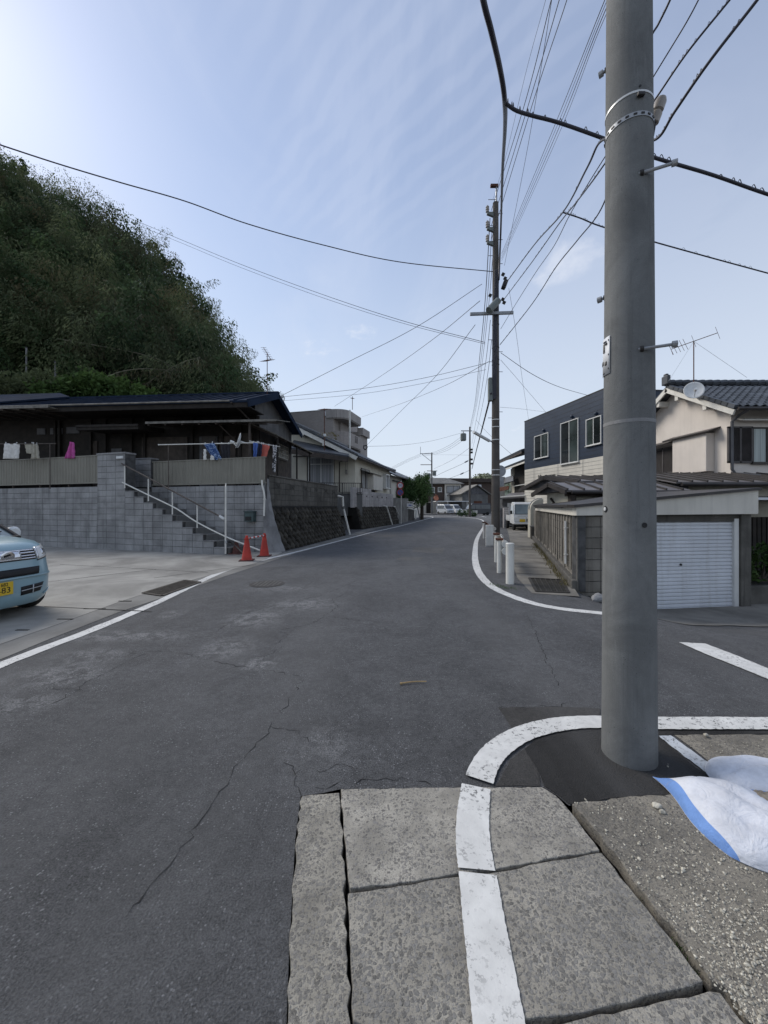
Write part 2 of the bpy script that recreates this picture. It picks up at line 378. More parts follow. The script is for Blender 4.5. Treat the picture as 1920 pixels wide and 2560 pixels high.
# broken shoulder slab right of the gutter, dusted with grit
slab([g2(1430, 2018), g2(1560, 2001), g2(1640, 1996), (1.95, 1.98), (2.7, 1.95), (2.7, -.75), (2.12, -.75), (1.62, .35), (1.22, .95), g2(1866, 2560), g2(1812, 2480), g2(1776, 2462), g2(1700, 2356), g2(1612, 2245), g2(1525, 2130), g2(1470, 2062)], M['slab_grit'], .018, seed=6, amp=.008)
# asphalt round the near pole, older pad behind it
sheet('new_asphalt', [jag([g2(*p) for p in ((1312, 1873), (1347, 1843), (1397, 1821), (1456, 1816), (1530, 1817), (1644, 1824), (1920, 1826))]+[(3, 2.58), (3, 2.53)]+[g2(*p) for p in ((1683, 1838), (1644, 1841), (1742, 1922), (1807, 1962), (1860, 1990), (1640, 1989), (1560, 1995), (1424, 2012), (1394, 1988), (1362, 1967), (1347, 1932))], .05, .004)], .004, M['asphalt_new'], road)
sheet('old_pad', [jag([g2(1686, 1839), (3, 2.525), (3, 1.99), (1.95, 1.99), g2(1870, 1985), g2(1842, 1962), g2(1760, 1895)], .06, .006)], .0045, M['slab_grit'], road)
sheet('asphalt_patch', [jag([g2(*p) for p in ((1245, 1770), (1420, 1768), (1500, 1772), (1500, 1800), (1390, 1797), (1300, 1822), (1282, 1826))], .05, .006)], .0035, M['asphalt_patch'], road)
sheet('asphalt_patch', [jag([g2(*p) for p in ((1313, 1873), (1276, 1900), (1246, 1958), (1230, 1966), (1350, 1966), (1346, 1930))], .05, .004)], .003, M['asphalt_patch'], road)
for q in (((1036, 1368), (1112, 1370), (1106, 1384), (1030, 1380)), ((1092, 1329), (1158, 1331), (1156, 1336), (1090, 1333)), ((950, 1338), (992, 1337), (988, 1341), (958, 1342)), ((1000, 1392), (1060, 1394), (1050, 1402), (990, 1400))):
    sheet('asphalt_patch', [[g2(*p) for p in q]], .003, M['asphalt_pale'], road)
# cracks traced along the road
CR = [[(330, 1632), (400, 1628), (465, 1636), (520, 1652), (640, 1672), (760, 1692)], [(760, 1692), (730, 1740), (690, 1800), (640, 1868), (590, 1920), (480, 2080), (380, 2210), (300, 2330)],
      [(0, 1780), (95, 1778), (160, 1745), (230, 1700), (300, 1665), (362, 1630)], [(130, 1722), (210, 1726), (250, 1720)], [(465, 1600), (530, 1590), (570, 1560), (620, 1530), (700, 1510), (800, 1490), (850, 1470), (905, 1445)],
      [(690, 1612), (720, 1590), (700, 1575), (780, 1560), (820, 1535), (845, 1515), (830, 1500), (870, 1480)], [(905, 1425), (980, 1430), (1100, 1440), (1180, 1450)], [(820, 1540), (900, 1552), (1000, 1560)],
      [(640, 1668), (665, 1640), (720, 1610)], [(735, 1935), (760, 1920), (810, 1926), (845, 1915), (880, 1922), (890, 1935), (850, 1958), (760, 1985)], [(760, 1985), (735, 1950), (740, 1925), (700, 1905)],
      [(890, 1950), (1000, 1952), (1020, 1945), (1060, 1955), (1100, 1962)], [(1320, 1540), (1345, 1600), (1370, 1660), (1400, 1720)], [(1250, 1770), (1400, 1765), (1440, 1750)], [(680, 1815), (740, 1830), (790, 1860)],
      [(0, 1540), (110, 1525), (250, 1470)], [(900, 1360), (960, 1380), (1010, 1410)]]
rn = random.Random(5)
for c in CR:
    pts = [G(u, v) for u, v in c]; fine = []
    for a, b in zip(pts, pts[1:]):
        k = max(2, int((b-a).length/.04))
        for q in range(k): fine.append(a.lerp(b, q/k) + Vector((rn.gauss(0, .013), rn.gauss(0, .013), 0)))
    mb = MB(); vs = []
    for i, p in enumerate(fine):
        t = (fine[min(i+1, len(fine)-1)]-fine[max(i-1, 0)]).normalized(); nn = Vector((-t.y, t.x, 0)); wd = max(.0003, rn.gauss(.0011, .0010))*(1+p.y*.2)
        vs += [p+nn*wd+Vector((0, 0, .002)), p-nn*wd+Vector((0, 0, .002))]
    mb.add(vs, [(2*i+1, 2*i+3, 2*i+2, 2*i) for i in range(len(fine)-1)]); mb.build('crack', M['crack'], road)
# painted lines
def line(name, pts, width, z, m, step=.04, amp=.004, breaks=(), zf=None):
    pts = crom([Vector((p[0], p[1], 0)) for p in pts], 10); fine = [pts[0]]
    for p in pts[1:]:
        while (p-fine[-1]).length > step: fine.append(fine[-1]+(p-fine[-1]).normalized()*step)
    rn = random.Random(len(pts)); vs = []; mb = MB(); W = width if callable(width) else (lambda i: width)
    for i, p in enumerate(fine):
        t = (fine[min(i+1, len(fine)-1)]-fine[max(i-1, 0)]).normalized(); nn = Vector((-t.y, t.x, 0)); zz = Vector((0, 0, z + (dip(p.x, p.y) if zf else 0)))
        wd = W(i/len(fine))/2
        vs += [p+nn*(wd+rn.uniform(-amp, amp))+zz, p-nn*(wd+rn.uniform(-amp, amp))+zz]
    fs = [(2*i+1, 2*i+3, 2*i+2, 2*i) for i in range(len(fine)-1) if not any(a <= i/len(fine) <= b for a, b in breaks)]
    mb.add(vs, fs); return mb.build(name, m, road)
# near corner line: over the asphalt, then across the slabs
near = [g2(u, v) for u, v in ((1932, 1812), (1800, 1811), (1640, 1811), (1480, 1808), (1390, 1815), (1310, 1836), (1252, 1870), (1216, 1910), (1196, 1958))]
line('road_line', [(4.3, 2.64), (3.0, 2.635)] + near, .15, .012, M['paint'], .02, .0022)
line('road_line', [g2(u, v) for u, v in ((1190, 1973), (1182, 2050), (1183, 2120), (1192, 2184))], .15, .0165, M['paint'], .012, .0016)
line('road_line', [g2(u, v) for u, v in ((1194, 2194), (1208, 2300), (1226, 2420), (1246, 2562), (1252, 2600))], .15, .0185, M['paint'], .012, .0016)
line('road_line', [(.33, 1.09), (.37, .6), (.40, -.7)], .15, .0205, M['paint'], .012, .0016)
line('road_line', [g2(u, v) for u, v in ((1662, 1842), (1745, 1905), (1828, 1964), (1856, 1984))], .09, .0085, M['paint_old'], .03, .004)
# left edge line and far bend, right corner line
line('road_line', [(-3.6, -3.5), (-3.6, 1.5)] + [g2(u, v) for u, v in ((0, 1664), (231, 1575), (400, 1503), (555, 1430), (650, 1402), (741, 1380), (850, 1352), (926, 1332))] + [(.9, 28), (3.2, 37.5), (5.4, 47), (6.6, 52), (6.9, 56), (6.2, 60), (4.2, 65), (2, 68)], .15, .005, M['paint'], .12, .006)
line('road_line', [g2(u, v) for u, v in ((1556, 1539), (1500, 1533), (1400, 1522), (1330, 1508), (1270, 1487), (1232, 1468), (1208, 1447), (1194, 1425), (1188, 1400), (1188, 1375))] + [(4.1, 17), (5.4, 21.6), (7.4, 28.5), (9.6, 37), (10.9, 43), (11.4, 48), (11.1, 54), (9.6, 60), (7.2, 66)], .17, .005, M['paint'], .08, .006, zf=True)
q_ = jag([g2(*p) for p in ((1697, 1607), (1763, 1610), (1840, 1640), (1920, 1673), (1990, 1702), (1935, 1706), (1850, 1671), (1760, 1635))], .03, .003); mb = MB()
mb.v = [(x, y, dip(x, y)+.009) for x, y in q_]; mb.f = [tuple(range(len(q_)))[::-1]]; mb.build('road_line', M['paint'], road)
line('road_line', [g2(u, v) for u, v in ((1036, 1286), (1180, 1289), (1216, 1293))], .18, .006, M['paint'], .3, .006)
# parking lot, gutter strip and pavements
lot = struct(sheet('parking_lot', [[(-40, -5.5), (-5.0, -5.5), (-4.7, 1.2), g2(0, 1612), g2(150, 1560), g2(300, 1505), g2(420, 1467), g2(520, 1440), g2(640, 1408), g2(706, 1382), (-3.9, 13.6), (-40, 30)]], .008, M['lot']))
gut = struct(sheet('gutter', [[(-4.7, -5.5), (-4.0, -5.5), (-4.0, 2)] + [g2(*p) for p in ((0, 1650), (120, 1600), (300, 1530), (420, 1490), (560, 1442), (700, 1396), (870, 1345))] + [(-.4, 26), (2.2, 37), (1.5, 37), (-1.1, 26)] + [g2(*p) for p in ((866, 1339), (706, 1382), (640, 1408), (520, 1440), (420, 1467), (300, 1505), (150, 1560), (0, 1612))] + [(-4.7, 1.2)]], .0045, M['gutter']))
for q in (((110, 1518), (380, 1530)), ((0, 1470), (390, 1424)), ((150, 1412), (520, 1432)), ((385, 1446), (640, 1412))):
    a, b = G(*q[0]), G(*q[1]); d = (b-a).normalized(); nn = Vector((-d.y, d.x, 0))*.011; mb = MB()
    zz = Vector((0, 0, .0105)); mb.quad(a-nn+zz, b-nn+zz, b+nn+zz, a+nn+zz); mb.build('joint', M['joint'], lot)
for q in (((40, 1577), (72, 1577)), ((145, 1549), (180, 1550)), ((215, 1522), (258, 1525)), ((300, 1503), (325, 1505))):
    a, b = G(*q[0]), G(*q[1]); mb = MB(); mb.box(((a.x+b.x)/2, (a.y+b.y)/2, .008), ((b-a).length, .03, .008)); mb.build('joint', M['joint'], gut)
def grating(c4, nbars, parent, frame=.03, z=.012, along=True):
    a, b, c, d = [Vector((p[0], p[1], 0)) for p in c4]; mb = MB()
    sheet('pit', [[p.xy for p in (a, b, c, d)]], z-.006, M['joint'], parent)
    for i in range(nbars+1):
        t = i/nbars; p, q = (a.lerp(b, t), d.lerp(c, t)) if along else (a.lerp(d, t), b.lerp(c, t)); nn = (b-a if along else d-a).normalized()*.011
        o = [p-nn, p+nn, q+nn, q-nn]; mb.prism([x.xy for x in o], z-.004, z+.004)
    for p, q in ((a, b), (b, c), (c, d), (d, a)):
        nn = Vector((-(q-p).y, (q-p).x, 0)).normalized()*frame; mb.prism([x.xy for x in (p-nn, q-nn, q+nn, p+nn)], z-.005, z+.007)
    return mb.build('drain_grating', M['grate'], parent)
grating([g2(358, 1484), g2(462, 1452), g2(500, 1457), g2(405, 1491)], 26, gut)
walk = struct(sheet('sidewalk', [[g2(1330, 1484), (2.78, 8.0), (3.35, 10.0), (4.95, 15.0), (6.5, 20.0), (9.1, 28.5), (10.2, 28.2), (8.0, 21), (6.93, 17.8), (5.2, 12.4), (3.56, 7.25), g2(1449, 1492)]], .006, M['walk']))
grating([(2.62+.05, 6.72), (3.18, 6.62), (3.60, 7.80), (3.02, 7.98)], 6, walk, .025, .014)
for a, b in (((3.2, 9.5), (4.15, 9.2)), ((3.75, 11.2), (4.7, 10.9)), ((4.4, 13.4), (5.4, 13.1)), ((5.2, 16), (6.2, 15.7)), ((2.95, 8.6), (3.85, 8.3))):
    a, b = Vector((*a, .0085)), Vector((*b, .0085)); nn = Vector((.006, .018, 0)); mb = MB(); mb.quad(a-nn, b-nn, b+nn, a+nn); mb.build('joint', M['joint'], walk)
yard = struct(sheet('driveway', [[(6.95, 17.8), (8.0, 21), (10.1, 28.0), (22, 28), (22, 17.8)]], .007, M['walk']))
# concrete ramp down to the garage
mb = MB(); pts = []; zf = lambda x, y: dip(x, y)+.012
edge = lambda x: 6.15-.13*(x-4)+.05*math.sin(x*5)+.03*math.sin(x*13)
mb.grid(lambda i, j: (lambda x: (x, edge(x)+(7.9-edge(x))*j, zf(x, edge(x)+(7.9-edge(x))*j)))(3.75+8*i), 60, 12); ramp = struct(mb.build('ramp', M['walk'], None, True))
# manhole cover and stick on the road
mh = thing('manhole_cover', 'round cast iron manhole cover set flush in the asphalt', 'manhole', G(668, 1460))
c_ = G(668, 1460); mb = MB(); mb.lathe([(.33, 0), (.33, .006), (.30, .008)], c_, 28); mb.build('cover', M['asphalt_patch'], mh)
mb = MB()
for i in range(-3, 4):
    hw = math.sqrt(max(0, .27**2-(i*.075)**2)); mb.box((c_.x+i*.075, c_.y, .0095), (.04, 2*hw, .005))
mb.build('tread', M['asphalt_pale'], mh)
# ------------------------------------------------------------------ building materials and builders
M['block'] = concrete('block_grey', (.29, .29, .288), .5, .6, .24, .4, 1.4, .09)
M['block_dark'] = concrete('block_weathered', (.112, .106, .094), .6, .65, .3, .4, 1.8, .18)
M['block_tan'] = concrete('block_tan', (.20, .185, .16), .35, .75, .25, .35, 1.5, .10)
M['block_white'] = concrete('block_white', (.42, .40, .39), .3, .35, .15, .3, 1.5, .08)
M['mortar'] = mat('mortar', (.075, .075, .075), .95, .3, 6)
M['mortar_pale'] = concrete('mortar_pale', (.24, .24, .24), .4, .4, .3, .5, 2.2)
M['render_wall'] = concrete('render_wall', (.16, .16, .155), .4, .5, .2, .3, 1.0)
M['stone'] = concrete('pitching_stone', (.052, .047, .038), .5, .3, .35, .7, 3.0, .35)
M['stone_gap'] = mat('stone_gap', (.014, .013, .011), .95)
M['panel_beige'] = mat('panel_beige', (.215, .205, .17), .55, .08, 1.5, streak=.25)
M['navy_roof'] = mat('navy_roof', (.020, .030, .052), .85, .2, 1.2, spec=.03)
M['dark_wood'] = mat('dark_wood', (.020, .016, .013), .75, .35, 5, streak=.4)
M['brown_wood'] = mat('brown_wood', (.062, .050, .042), .75, .3, 4, streak=.5)
M['grey_panel'] = mat('grey_panel', (.10, .10, .105), .7, .25, 2, streak=.5)
M['grey_gable'] = mat('grey_gable', (.10, .10, .102), .8, .25, 1.6, streak=.5)
M['old_sheet'] = mat('old_sheet_roof', (.17, .16, .14), .7, .35, 5, streak=.3)
M['cream'] = mat('cream_wall', (.56, .53, .44), .8, .08, 1.2, bump=.15, bscale=160, streak=.22, streakcol=(.28, .26, .22))
M['cream2'] = mat('pale_cream_wall', (.60, .57, .50), .8, .07, 1.2, bump=.12, bscale=160, streak=.2, streakcol=(.3, .28, .25))
M['pink'] = mat('pinkish_stucco', (.63, .575, .515), .85, .06, 1.0, bump=.3, bscale=190, streak=.18, streakcol=(.38, .345, .31))
M['tile_grey'] = mat('tile_grey', (.062, .068, .078), .5, .25, 2.5, objvar=.3, spec=.4)
M['tile_blue'] = mat('tile_blue', (.048, .055, .064), .5, .25, 3, objvar=.28, spec=.5)
M['batten_roof'] = mat('batten_roof', (.155, .145, .145), .45, .15, 2, spec=.5)
M['batten'] = mat('batten', (.045, .040, .038), .5, .2, 3)
M['alu'] = mat('aluminium_frame', (.62, .62, .60), .4, .06, 4, metal=.2)
M['bronze'] = mat('bronze_frame', (.045, .036, .030), .45, .15, 4)
M['white_trim'] = mat('white_trim', (.66, .64, .58), .6, .08, 3, streak=.15)
M['white_pipe'] = mat('white_pipe', (.66, .65, .60), .5, .08, 4, streak=.2, streakcol=(.3, .26, .2))
M['rust'] = mat('rust', (.11, .045, .028), .85, .45, 9, bump=.3)
M['rail_brown'] = mat('rail_brown', (.085, .07, .06), .6, .3, 6)
M['dark_metal'] = mat('dark_metal', (.025, .023, .022), .5, .2, 5)
M['black'] = mat('black_plastic', (.014, .014, .015), .5, .1, 5)
M['dish'] = mat('dish_white', (.62, .63, .62), .45, .06, 6, streak=.15)
def glassy(name, col, rough=.04, spec=.55, curtain=None):
    t = NT(name); c = t.mix(t.ramp(t.noise(.8, 3), .35, .65), sc(col, .6), sc(col, 1.3))
    if curtain:
        ft = t.ramp(t.noise(1., 2, vec=t.map(scale=(17, 17, .15))), .35, .65); c = t.mix(ft, sc(curtain, .55), curtain)
    t.b.inputs['Coat Weight'].default_value = .7; t.b.inputs['Coat Roughness'].default_value = .03
    return t.done(c, rough if not curtain else .6, 0, None, spec)
M['glass'] = glassy('window_glass', (.018, .022, .024))
M['glass_teal'] = glassy('window_glass_teal', (.045, .06, .058))
M['glass_curtain'] = glassy('glass_lace_curtain', (.1, .1, .1), curtain=(.34, .35, .36))
M['glass_curtain2'] = glassy('glass_pale_curtain', (.1, .1, .1), curtain=(.40, .46, .44))
M['navy_siding'] = mat('navy_siding', (.018, .031, .056), .5, .1, 1.0, spec=.4)
M['shutter'] = mat('shutter_steel', (.60, .62, .65), .45, .06, 1.5, spec=.4, streak=.3, streakcol=(.36, .34, .31))
M['louvre'] = mat('louvre_dark', (.075, .068, .066), .55, .15, 5)
M['flat_render'] = concrete('flat_render', (.36, .335, .315), .2, .4, .12, .2, .8)
def tiles_mat(name, a, b, bw, bh, mort):
    t = NT(name); br = t.n('ShaderNodeTexBrick'); t.link(t.map(rot=(R(90), 0, 0)), br.inputs['Vector'])
    br.inputs['Color1'].default_value = (*a, 1); br.inputs['Color2'].default_value = (*b, 1); br.inputs['Mortar'].default_value = (*mort, 1)
    br.inputs['Scale'].default_value = 1; br.inputs['Brick Width'].default_value = bw; br.inputs['Row Height'].default_value = bh; br.inputs['Mortar Size'].default_value = .008
    c = t.mix(t.ramp(t.noise(.5, 4), .3, .7, 0, .35), br.outputs['Color'], sc(a, .6)); return t.done(c, .7)
M['brown_brick'] = tiles_mat('brown_brick', (.37, .33, .305), (.31, .28, .26), .25, .08, (.28, .26, .245))
M['brown_brick2'] = tiles_mat('dark_brown_tile', (.085, .058, .046), (.07, .05, .04), .3, .1, (.05, .04, .035))

def plate(mb, pts, t):
    pts = [Vector(p) for p in pts]; n = (pts[1]-pts[0]).cross(pts[2]-pts[0]).normalized(); k = len(pts)
    if n.z < 0: pts = pts[::-1]; n = -n
    vs = pts + [p-n*t for p in pts]
    return mb.add(vs, [tuple(range(k)), tuple(range(2*k-1, k-1, -1))] + [(i, i+k, (i+1) % k+k, (i+1) % k) for i in range(k)])
def part(name, m, parent, fn, MM=None, **k):
    mb = MB(MM); fn(mb); return mb.build(name, m, parent, **k)
def window(W, s0, s1, z0, z1, parent, frame='alu', panes=2, glass='glass', fw=.045, dp=.045, sill=True, glasses=None, trans=None, off=0):
    mb = MB(W.M); o = off
    for a, b, c, d in ((s0-fw, s1+fw, z0-fw, z0), (s0-fw, s1+fw, z1, z1+fw), (s0-fw, s0, z0, z1), (s1, s1+fw, z0, z1)): mb.bb(a, b, o-dp, o+.01, c, d)
    for i in range(1, panes): x = s0+(s1-s0)*i/panes; mb.bb(x-fw*.45, x+fw*.45, o-dp*.85, o+.01, z0, z1)
    if trans: mb.bb(s0, s1, o-dp*.9, o+.01, trans-fw*.5, trans+fw*.5)
    if sill: mb.bb(s0-fw*1.6, s1+fw*1.6, o-dp*1.7, o-dp*.2, z0-fw*1.7, z0-fw)
    w_ = mb.build('window', M[frame], parent, bevel=.004)
    for i in range(panes):
        a, b = s0+(s1-s0)*i/panes, s0+(s1-s0)*(i+1)/panes; g = (glasses or [glass]*panes)[i]
        zs = [(z0, z1)] if not trans else [(z0, trans), (trans, z1)]
        for c, d in zs: mb = MB(W.M); mb.bb(a+.004, b-.004, o-dp*(.35+.18*(i % 2)), o-.004, c+.004, d-.004); mb.build('pane', M[g], w_)
    return w_
BM = {}
def block_mesh(wd, ht, m, dp=.05, ch=.006):
    key = (round(wd, 3), round(ht, 3), m)
    if key not in BM:
        x, z = wd/2, ht/2; vs = []
        for yy, q in ((dp, 0), (ch, 0), (0, ch)): vs += [(-x+q, yy, -z+q), (x-q, yy, -z+q), (x-q, yy, z-q), (-x+q, yy, z-q)]
        fs = [(8, 9, 10, 11)] + [(a+i, a+(i+1) % 4, a+4+(i+1) % 4, a+4+i) for a in (0, 4) for i in range(4)]
        me = bpy.data.meshes.new('block'); me.from_pydata(vs, [], fs); me.materials.append(M[m]); me.update(); BM[key] = me
    return BM[key]
def blocks(W, s0, s1, z0, htop, parent, m='block', wd=.4, ht=.2, off=0, gap=.01, run=False, face=-1, back=.16, core='mortar', skip=None):
    """block facing on wall plane W between s0..s1; htop(s) gives the top; children of parent"""
    n = max(1, round((s1-s0)/wd)); w_ = (s1-s0)/n; rz = math.atan2(W.e.y, W.e.x); rn = random.Random(int(s0*100)+n)
    cm = MB(W.M)
    for i in range(n):
        a = s0+i*w_; top = htop(a+w_/2); k = max(1, round((top-z0)/ht)); h_ = (top-z0)/k
        cm.bb(a+(0 if i else .004), a+w_, off+.018, off+back, z0-.05, top-.004)
        for j in range(k):
            sh = (w_/2 if run and j % 2 else 0); zc = z0+(j+.5)*h_
            spans = [(a+sh, a+w_+sh)]
            if run and j % 2 and i == n-1: spans = [(a+sh, a+w_)]
            if run and j % 2 and i == 0: spans.append((a, a+sh))
            for p, q in spans:
                if skip and skip((p+q)/2, zc): continue
                inst(block_mesh(q-p-gap, h_-gap, m), 'block', parent, W.pt((p+q)/2, off+rn.uniform(-.003, .003), zc), rz)
    return cm.build('core', M[core], parent)
def leaves(name, C, size, m, parent=None, aspect=.45, droop=0., seed=1, dirs=None):
    """C: n x 3 array of leaf centres -> one mesh of folded leaf faces"""
    rg = np.random.default_rng(seed); n = len(C); C = np.asarray(C, float)
    d = rg.normal(size=(n, 3)) if dirs is None else dirs + rg.normal(size=(n, 3))*.22
    d[:, 2] -= droop; d /= np.linalg.norm(d, axis=1)[:, None]
    q = rg.normal(size=(n, 3)); w_ = np.cross(d, q); w_ /= np.linalg.norm(w_, axis=1)[:, None]+1e-9
    up = np.cross(w_, d); L_ = size*rg.uniform(.6, 1.35, n)[:, None]; Wd = L_*aspect
    V = np.stack([C-d*L_*.5, C+w_*Wd*.5+up*Wd*.12, C+d*L_*.5, C-w_*Wd*.5+up*Wd*.12], 1).reshape(-1, 3)
    me = bpy.data.meshes.new(name); me.vertices.add(4*n); me.vertices.foreach_set('co', V.astype(np.float32).ravel())
    me.loops.add(4*n); me.loops.foreach_set('vertex_index', np.arange(4*n, dtype=np.int32)); me.polygons.add(n)
    me.polygons.foreach_set('loop_start', np.arange(0, 4*n, 4, dtype=np.int32)); me.polygons.foreach_set('loop_total', np.full(n, 4, np.int32))
    me.update(calc_edges=True); me.materials.append(m); o = bpy.data.objects.new(name, me); COL.objects.link(o)
    if parent is not None: o.parent = parent; o.location = -wl(parent)
    return o
def foliage(name, a, b, trans=.25):
    t = NT(name); r = t.geo.outputs['Random Per Island']
    fc = t.math('ADD', t.math('MULTIPLY', r, .32), t.math('MULTIPLY', t.ramp(t.noise(.55, 3, .6), .34, .66), .68)); c = t.mix(fc, sc(a, .75), sc(b, 1.1)); c = t.mix(t.ramp(t.noise(.2, 3), .42, .7, 0, .6), c, sc(a, .9)); c = t.mix(1., c, t.mix(t.ramp(t.noise(.12, 3), .35, .65), (.75, .75, .75), (1.25, 1.2, 1.1)), 'MULTIPLY')
    t.done(c, .8, 0, None, .12)
    tr = t.n('ShaderNodeBsdfTranslucent'); t.setin(tr.inputs[0], c); mx = t.n('ShaderNodeMixShader'); mx.inputs[0].default_value = trans
    o = t.t.nodes['Material Output']; t.link(t.b.outputs[0], mx.inputs[1]); t.link(tr.outputs[0], mx.inputs[2]); t.link(mx.outputs[0], o.inputs[0]); return t.m
M['bamboo_leaf'] = foliage('bamboo_leaf', (.068, .090, .048), (.165, .198, .105), .4)
M['tree_leaf'] = foliage('tree_leaf', (.042, .078, .038), (.105, .155, .070), .35)
M['shrub_leaf'] = foliage('shrub_leaf', (.036, .072, .022), (.085, .14, .045))
M['hedge_leaf'] = foliage('hedge_leaf', (.038, .078, .030), (.10, .165, .065))
M['dry_leaf'] = foliage('dry_leaf', (.10, .092, .05), (.17, .155, .09), .35)
M['culm'] = mat('bamboo_culm', (.16, .15, .10), .6, .3, 3)
M['bark'] = mat('bark', (.045, .036, .028), .9, .3, 8, bump=.4)
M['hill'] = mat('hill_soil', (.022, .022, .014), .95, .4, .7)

# ------------------------------------------------------------------ wooded hill on the left
HU = [-1500, -700, -250, 0, 120, 245, 312, 380, 458, 535, 585, 625, 665, 715, 780, 880]
HV = [120, 180, 290, 368, 432, 508, 556, 612, 700, 795, 862, 920, 985, 1080, 1180, 1250]
def ridge(u):
    v = float(np.interp(u, HU, HV)); y = float(np.interp(u, [-1500, 0, 400, 700, 900], [38, 43, 49, 57, 62])); return v, y
def hillpt(u, t):
    v, y = ridge(u); top = P(u, v, y); top.z -= 6.0; yb = 21.5+ (3.0 if u > 600 else 0); base = Vector(((u-CX)/FPX*yb, yb, .9))
    p = base.lerp(top, t); p.z = base.z + (top.z-base.z)*(t**.92) + .9*math.sin(u*.021+t*9)*math.sin(t*3.1); return p
mb = MB(); nu, nv = 90, 26
def hf(i, j):
    u = -1500+2380*i; t = j*1.35
    if t <= 1: return hillpt(u, t)
    p = hillpt(u, 1); b = hillpt(u, .9); d = (p-b); d.z = 0; d.normalize(); k = (t-1)/.35
    return p + d*30*k + Vector((0, 0, -6*k*k))
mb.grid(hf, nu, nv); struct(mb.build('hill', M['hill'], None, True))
rg = np.random.default_rng(3); cs = []; ds = []; culms = MB(); kinds = []
for i in range(1250):
    u = rg.uniform(-420, 715); t = rg.uniform(.10, 1.0)**.85
    if u < -120 and rg.random() < .6: continue
    if u > 660 and t > .8: continue
    if t < .22 and u < 330 and rg.random() < .5: continue
    b = hillpt(u, t); sl = 1 if t < .93 else .72
    h = rg.uniform(4.0, 7.4)*sl*(0.8 if u > 560 else 1); lean = Vector((rg.normal(.25, .45), rg.normal(-.75, .4), 0)); lean *= rg.uniform(.35, .85)
    n = int(rg.uniform(360, 620)); s = rg.uniform(.28, 1, n)**.8; rad = (.25+1.15*np.sin(np.clip(s, 0, 1)*2.6))*rg.uniform(.6, 1.25)
    th = rg.uniform(0, 2*math.pi, n); rr = rad*np.sqrt(rg.uniform(.05, 1, n))
    x = b.x+lean.x*h*s**2*.8+rr*np.cos(th); y = b.y+lean.y*h*s**2*.8+rr*np.sin(th); z = b.z+h*s*(1-.16*s**2*(lean.length))-.35*rr
    cs.append(np.stack([x, y, z], 1)); ds.append(np.stack([np.cos(th)*.8+lean.x*.6, np.sin(th)*.8+lean.y*.6, -.55-.4*s], 1)); kinds.append(np.full(n, rg.random()))
    if rg.random() < .06 and t < .6: culms.tube([b+Vector((lean.x*h*q*q*.8, lean.y*h*q*q*.8, h*q*(1-.16*q*q*lean.length))) for q in (0, .3, .6, .85)], .045, 5, False, .02)
C = np.concatenate(cs); D = np.concatenate(ds); K = np.concatenate(kinds)
for nm, lo, hi, mm, asp, lab, cat in (('bamboo_thicket', 0, .72, 'bamboo_leaf', .24, 'dense drooping dark green bamboo covering the steep hillside', 'bamboo'), ('hillside_trees', .72, .93, 'tree_leaf', .6, 'broadleaf tree crowns growing between the hillside bamboo', 'trees'), ('dry_bamboo', .93, 1.01, 'dry_leaf', .3, 'withered brownish bamboo sprays scattered over the hillside', 'bamboo')):
    k = (K >= lo) & (K < hi); tag(leaves(nm, C[k], .27, M[mm], None, asp, .2, 5, D[k]), lab, cat, None, 'stuff')
tag(culms.build('bamboo_stems', M['culm']), 'thin pale bamboo stems showing through the hillside thicket', 'bamboo', None, 'stuff')
# trees that stand out of the skyline
def tree(name, label, base, h, crown, n, leafm, group=None, cat='tree', lsize=.38, seed=1, trunk_r=.12, asp=.55):
    t = thing(name, label, cat, base, group); rg = np.random.default_rng(seed); mb = MB(); b = Vector(base)
    tops = []
    for (cx, cy, cz, r) in crown: tops.append(b+Vector((cx, cy, cz)))
    mid = b+Vector((0, 0, h*.45)); mb.tube(crom([b-Vector((0, 0, .5)), b+Vector((.05, .03, h*.25)), mid], 4), trunk_r, 7, True, trunk_r*.7)
    for p in tops: mb.tube(crom([mid, mid.lerp(p, .5)+Vector((0, 0, h*.05)), p], 3), trunk_r*.55, 5, True, trunk_r*.15)
    mb.build('trunk', M['bark'], t, True)
    cs = []
    for (cx, cy, cz, r) in crown:
        k = int(n*r*r/sum(q[3]**2 for q in crown)); nb = max(4, k//45)
        for _ in range(nb):
            v = rg.normal(size=3); v /= np.linalg.norm(v); v *= r*rg.uniform(.45, 1.0); v[2] *= .8
            cs.append(np.array(b)+np.array((cx, cy, cz))+v + rg.normal(size=(k//nb, 3))*r*.20)
    leaves('crown', np.concatenate(cs), lsize, leafm, t, asp, .15, seed); return t
for (u, t, h, lab, sd) in ((385, 1.0, 6.2, 'broadleaf tree rising above the middle of the hill skyline', 11), (455, 1.0, 5.0, 'smaller leafy tree on the skyline right of the tallest one', 12), (60, 1.0, 5.2, 'thin leafed tree at the top left of the hill skyline', 13), (325, 1.0, 4.6, 'fine leafed tree where the thin double wire leaves the hill', 14), (575, 1.0, 4.6, 'dark tree on the lower right hill skyline', 15), (655, .95, 5.0, 'last tree of the hill behind the roof aerial', 16)):
    p = hillpt(u, t); tree('hillside_tree', lab, p, h, [(0, 0, h*.78, h*.24), (h*.2, -.3, h*.62, h*.2), (-h*.2, 0, h*.58, h*.22), (.1, -.6, h*.95, h*.13)], 900, M['tree_leaf'], 'trees on the hill skyline', seed=sd)
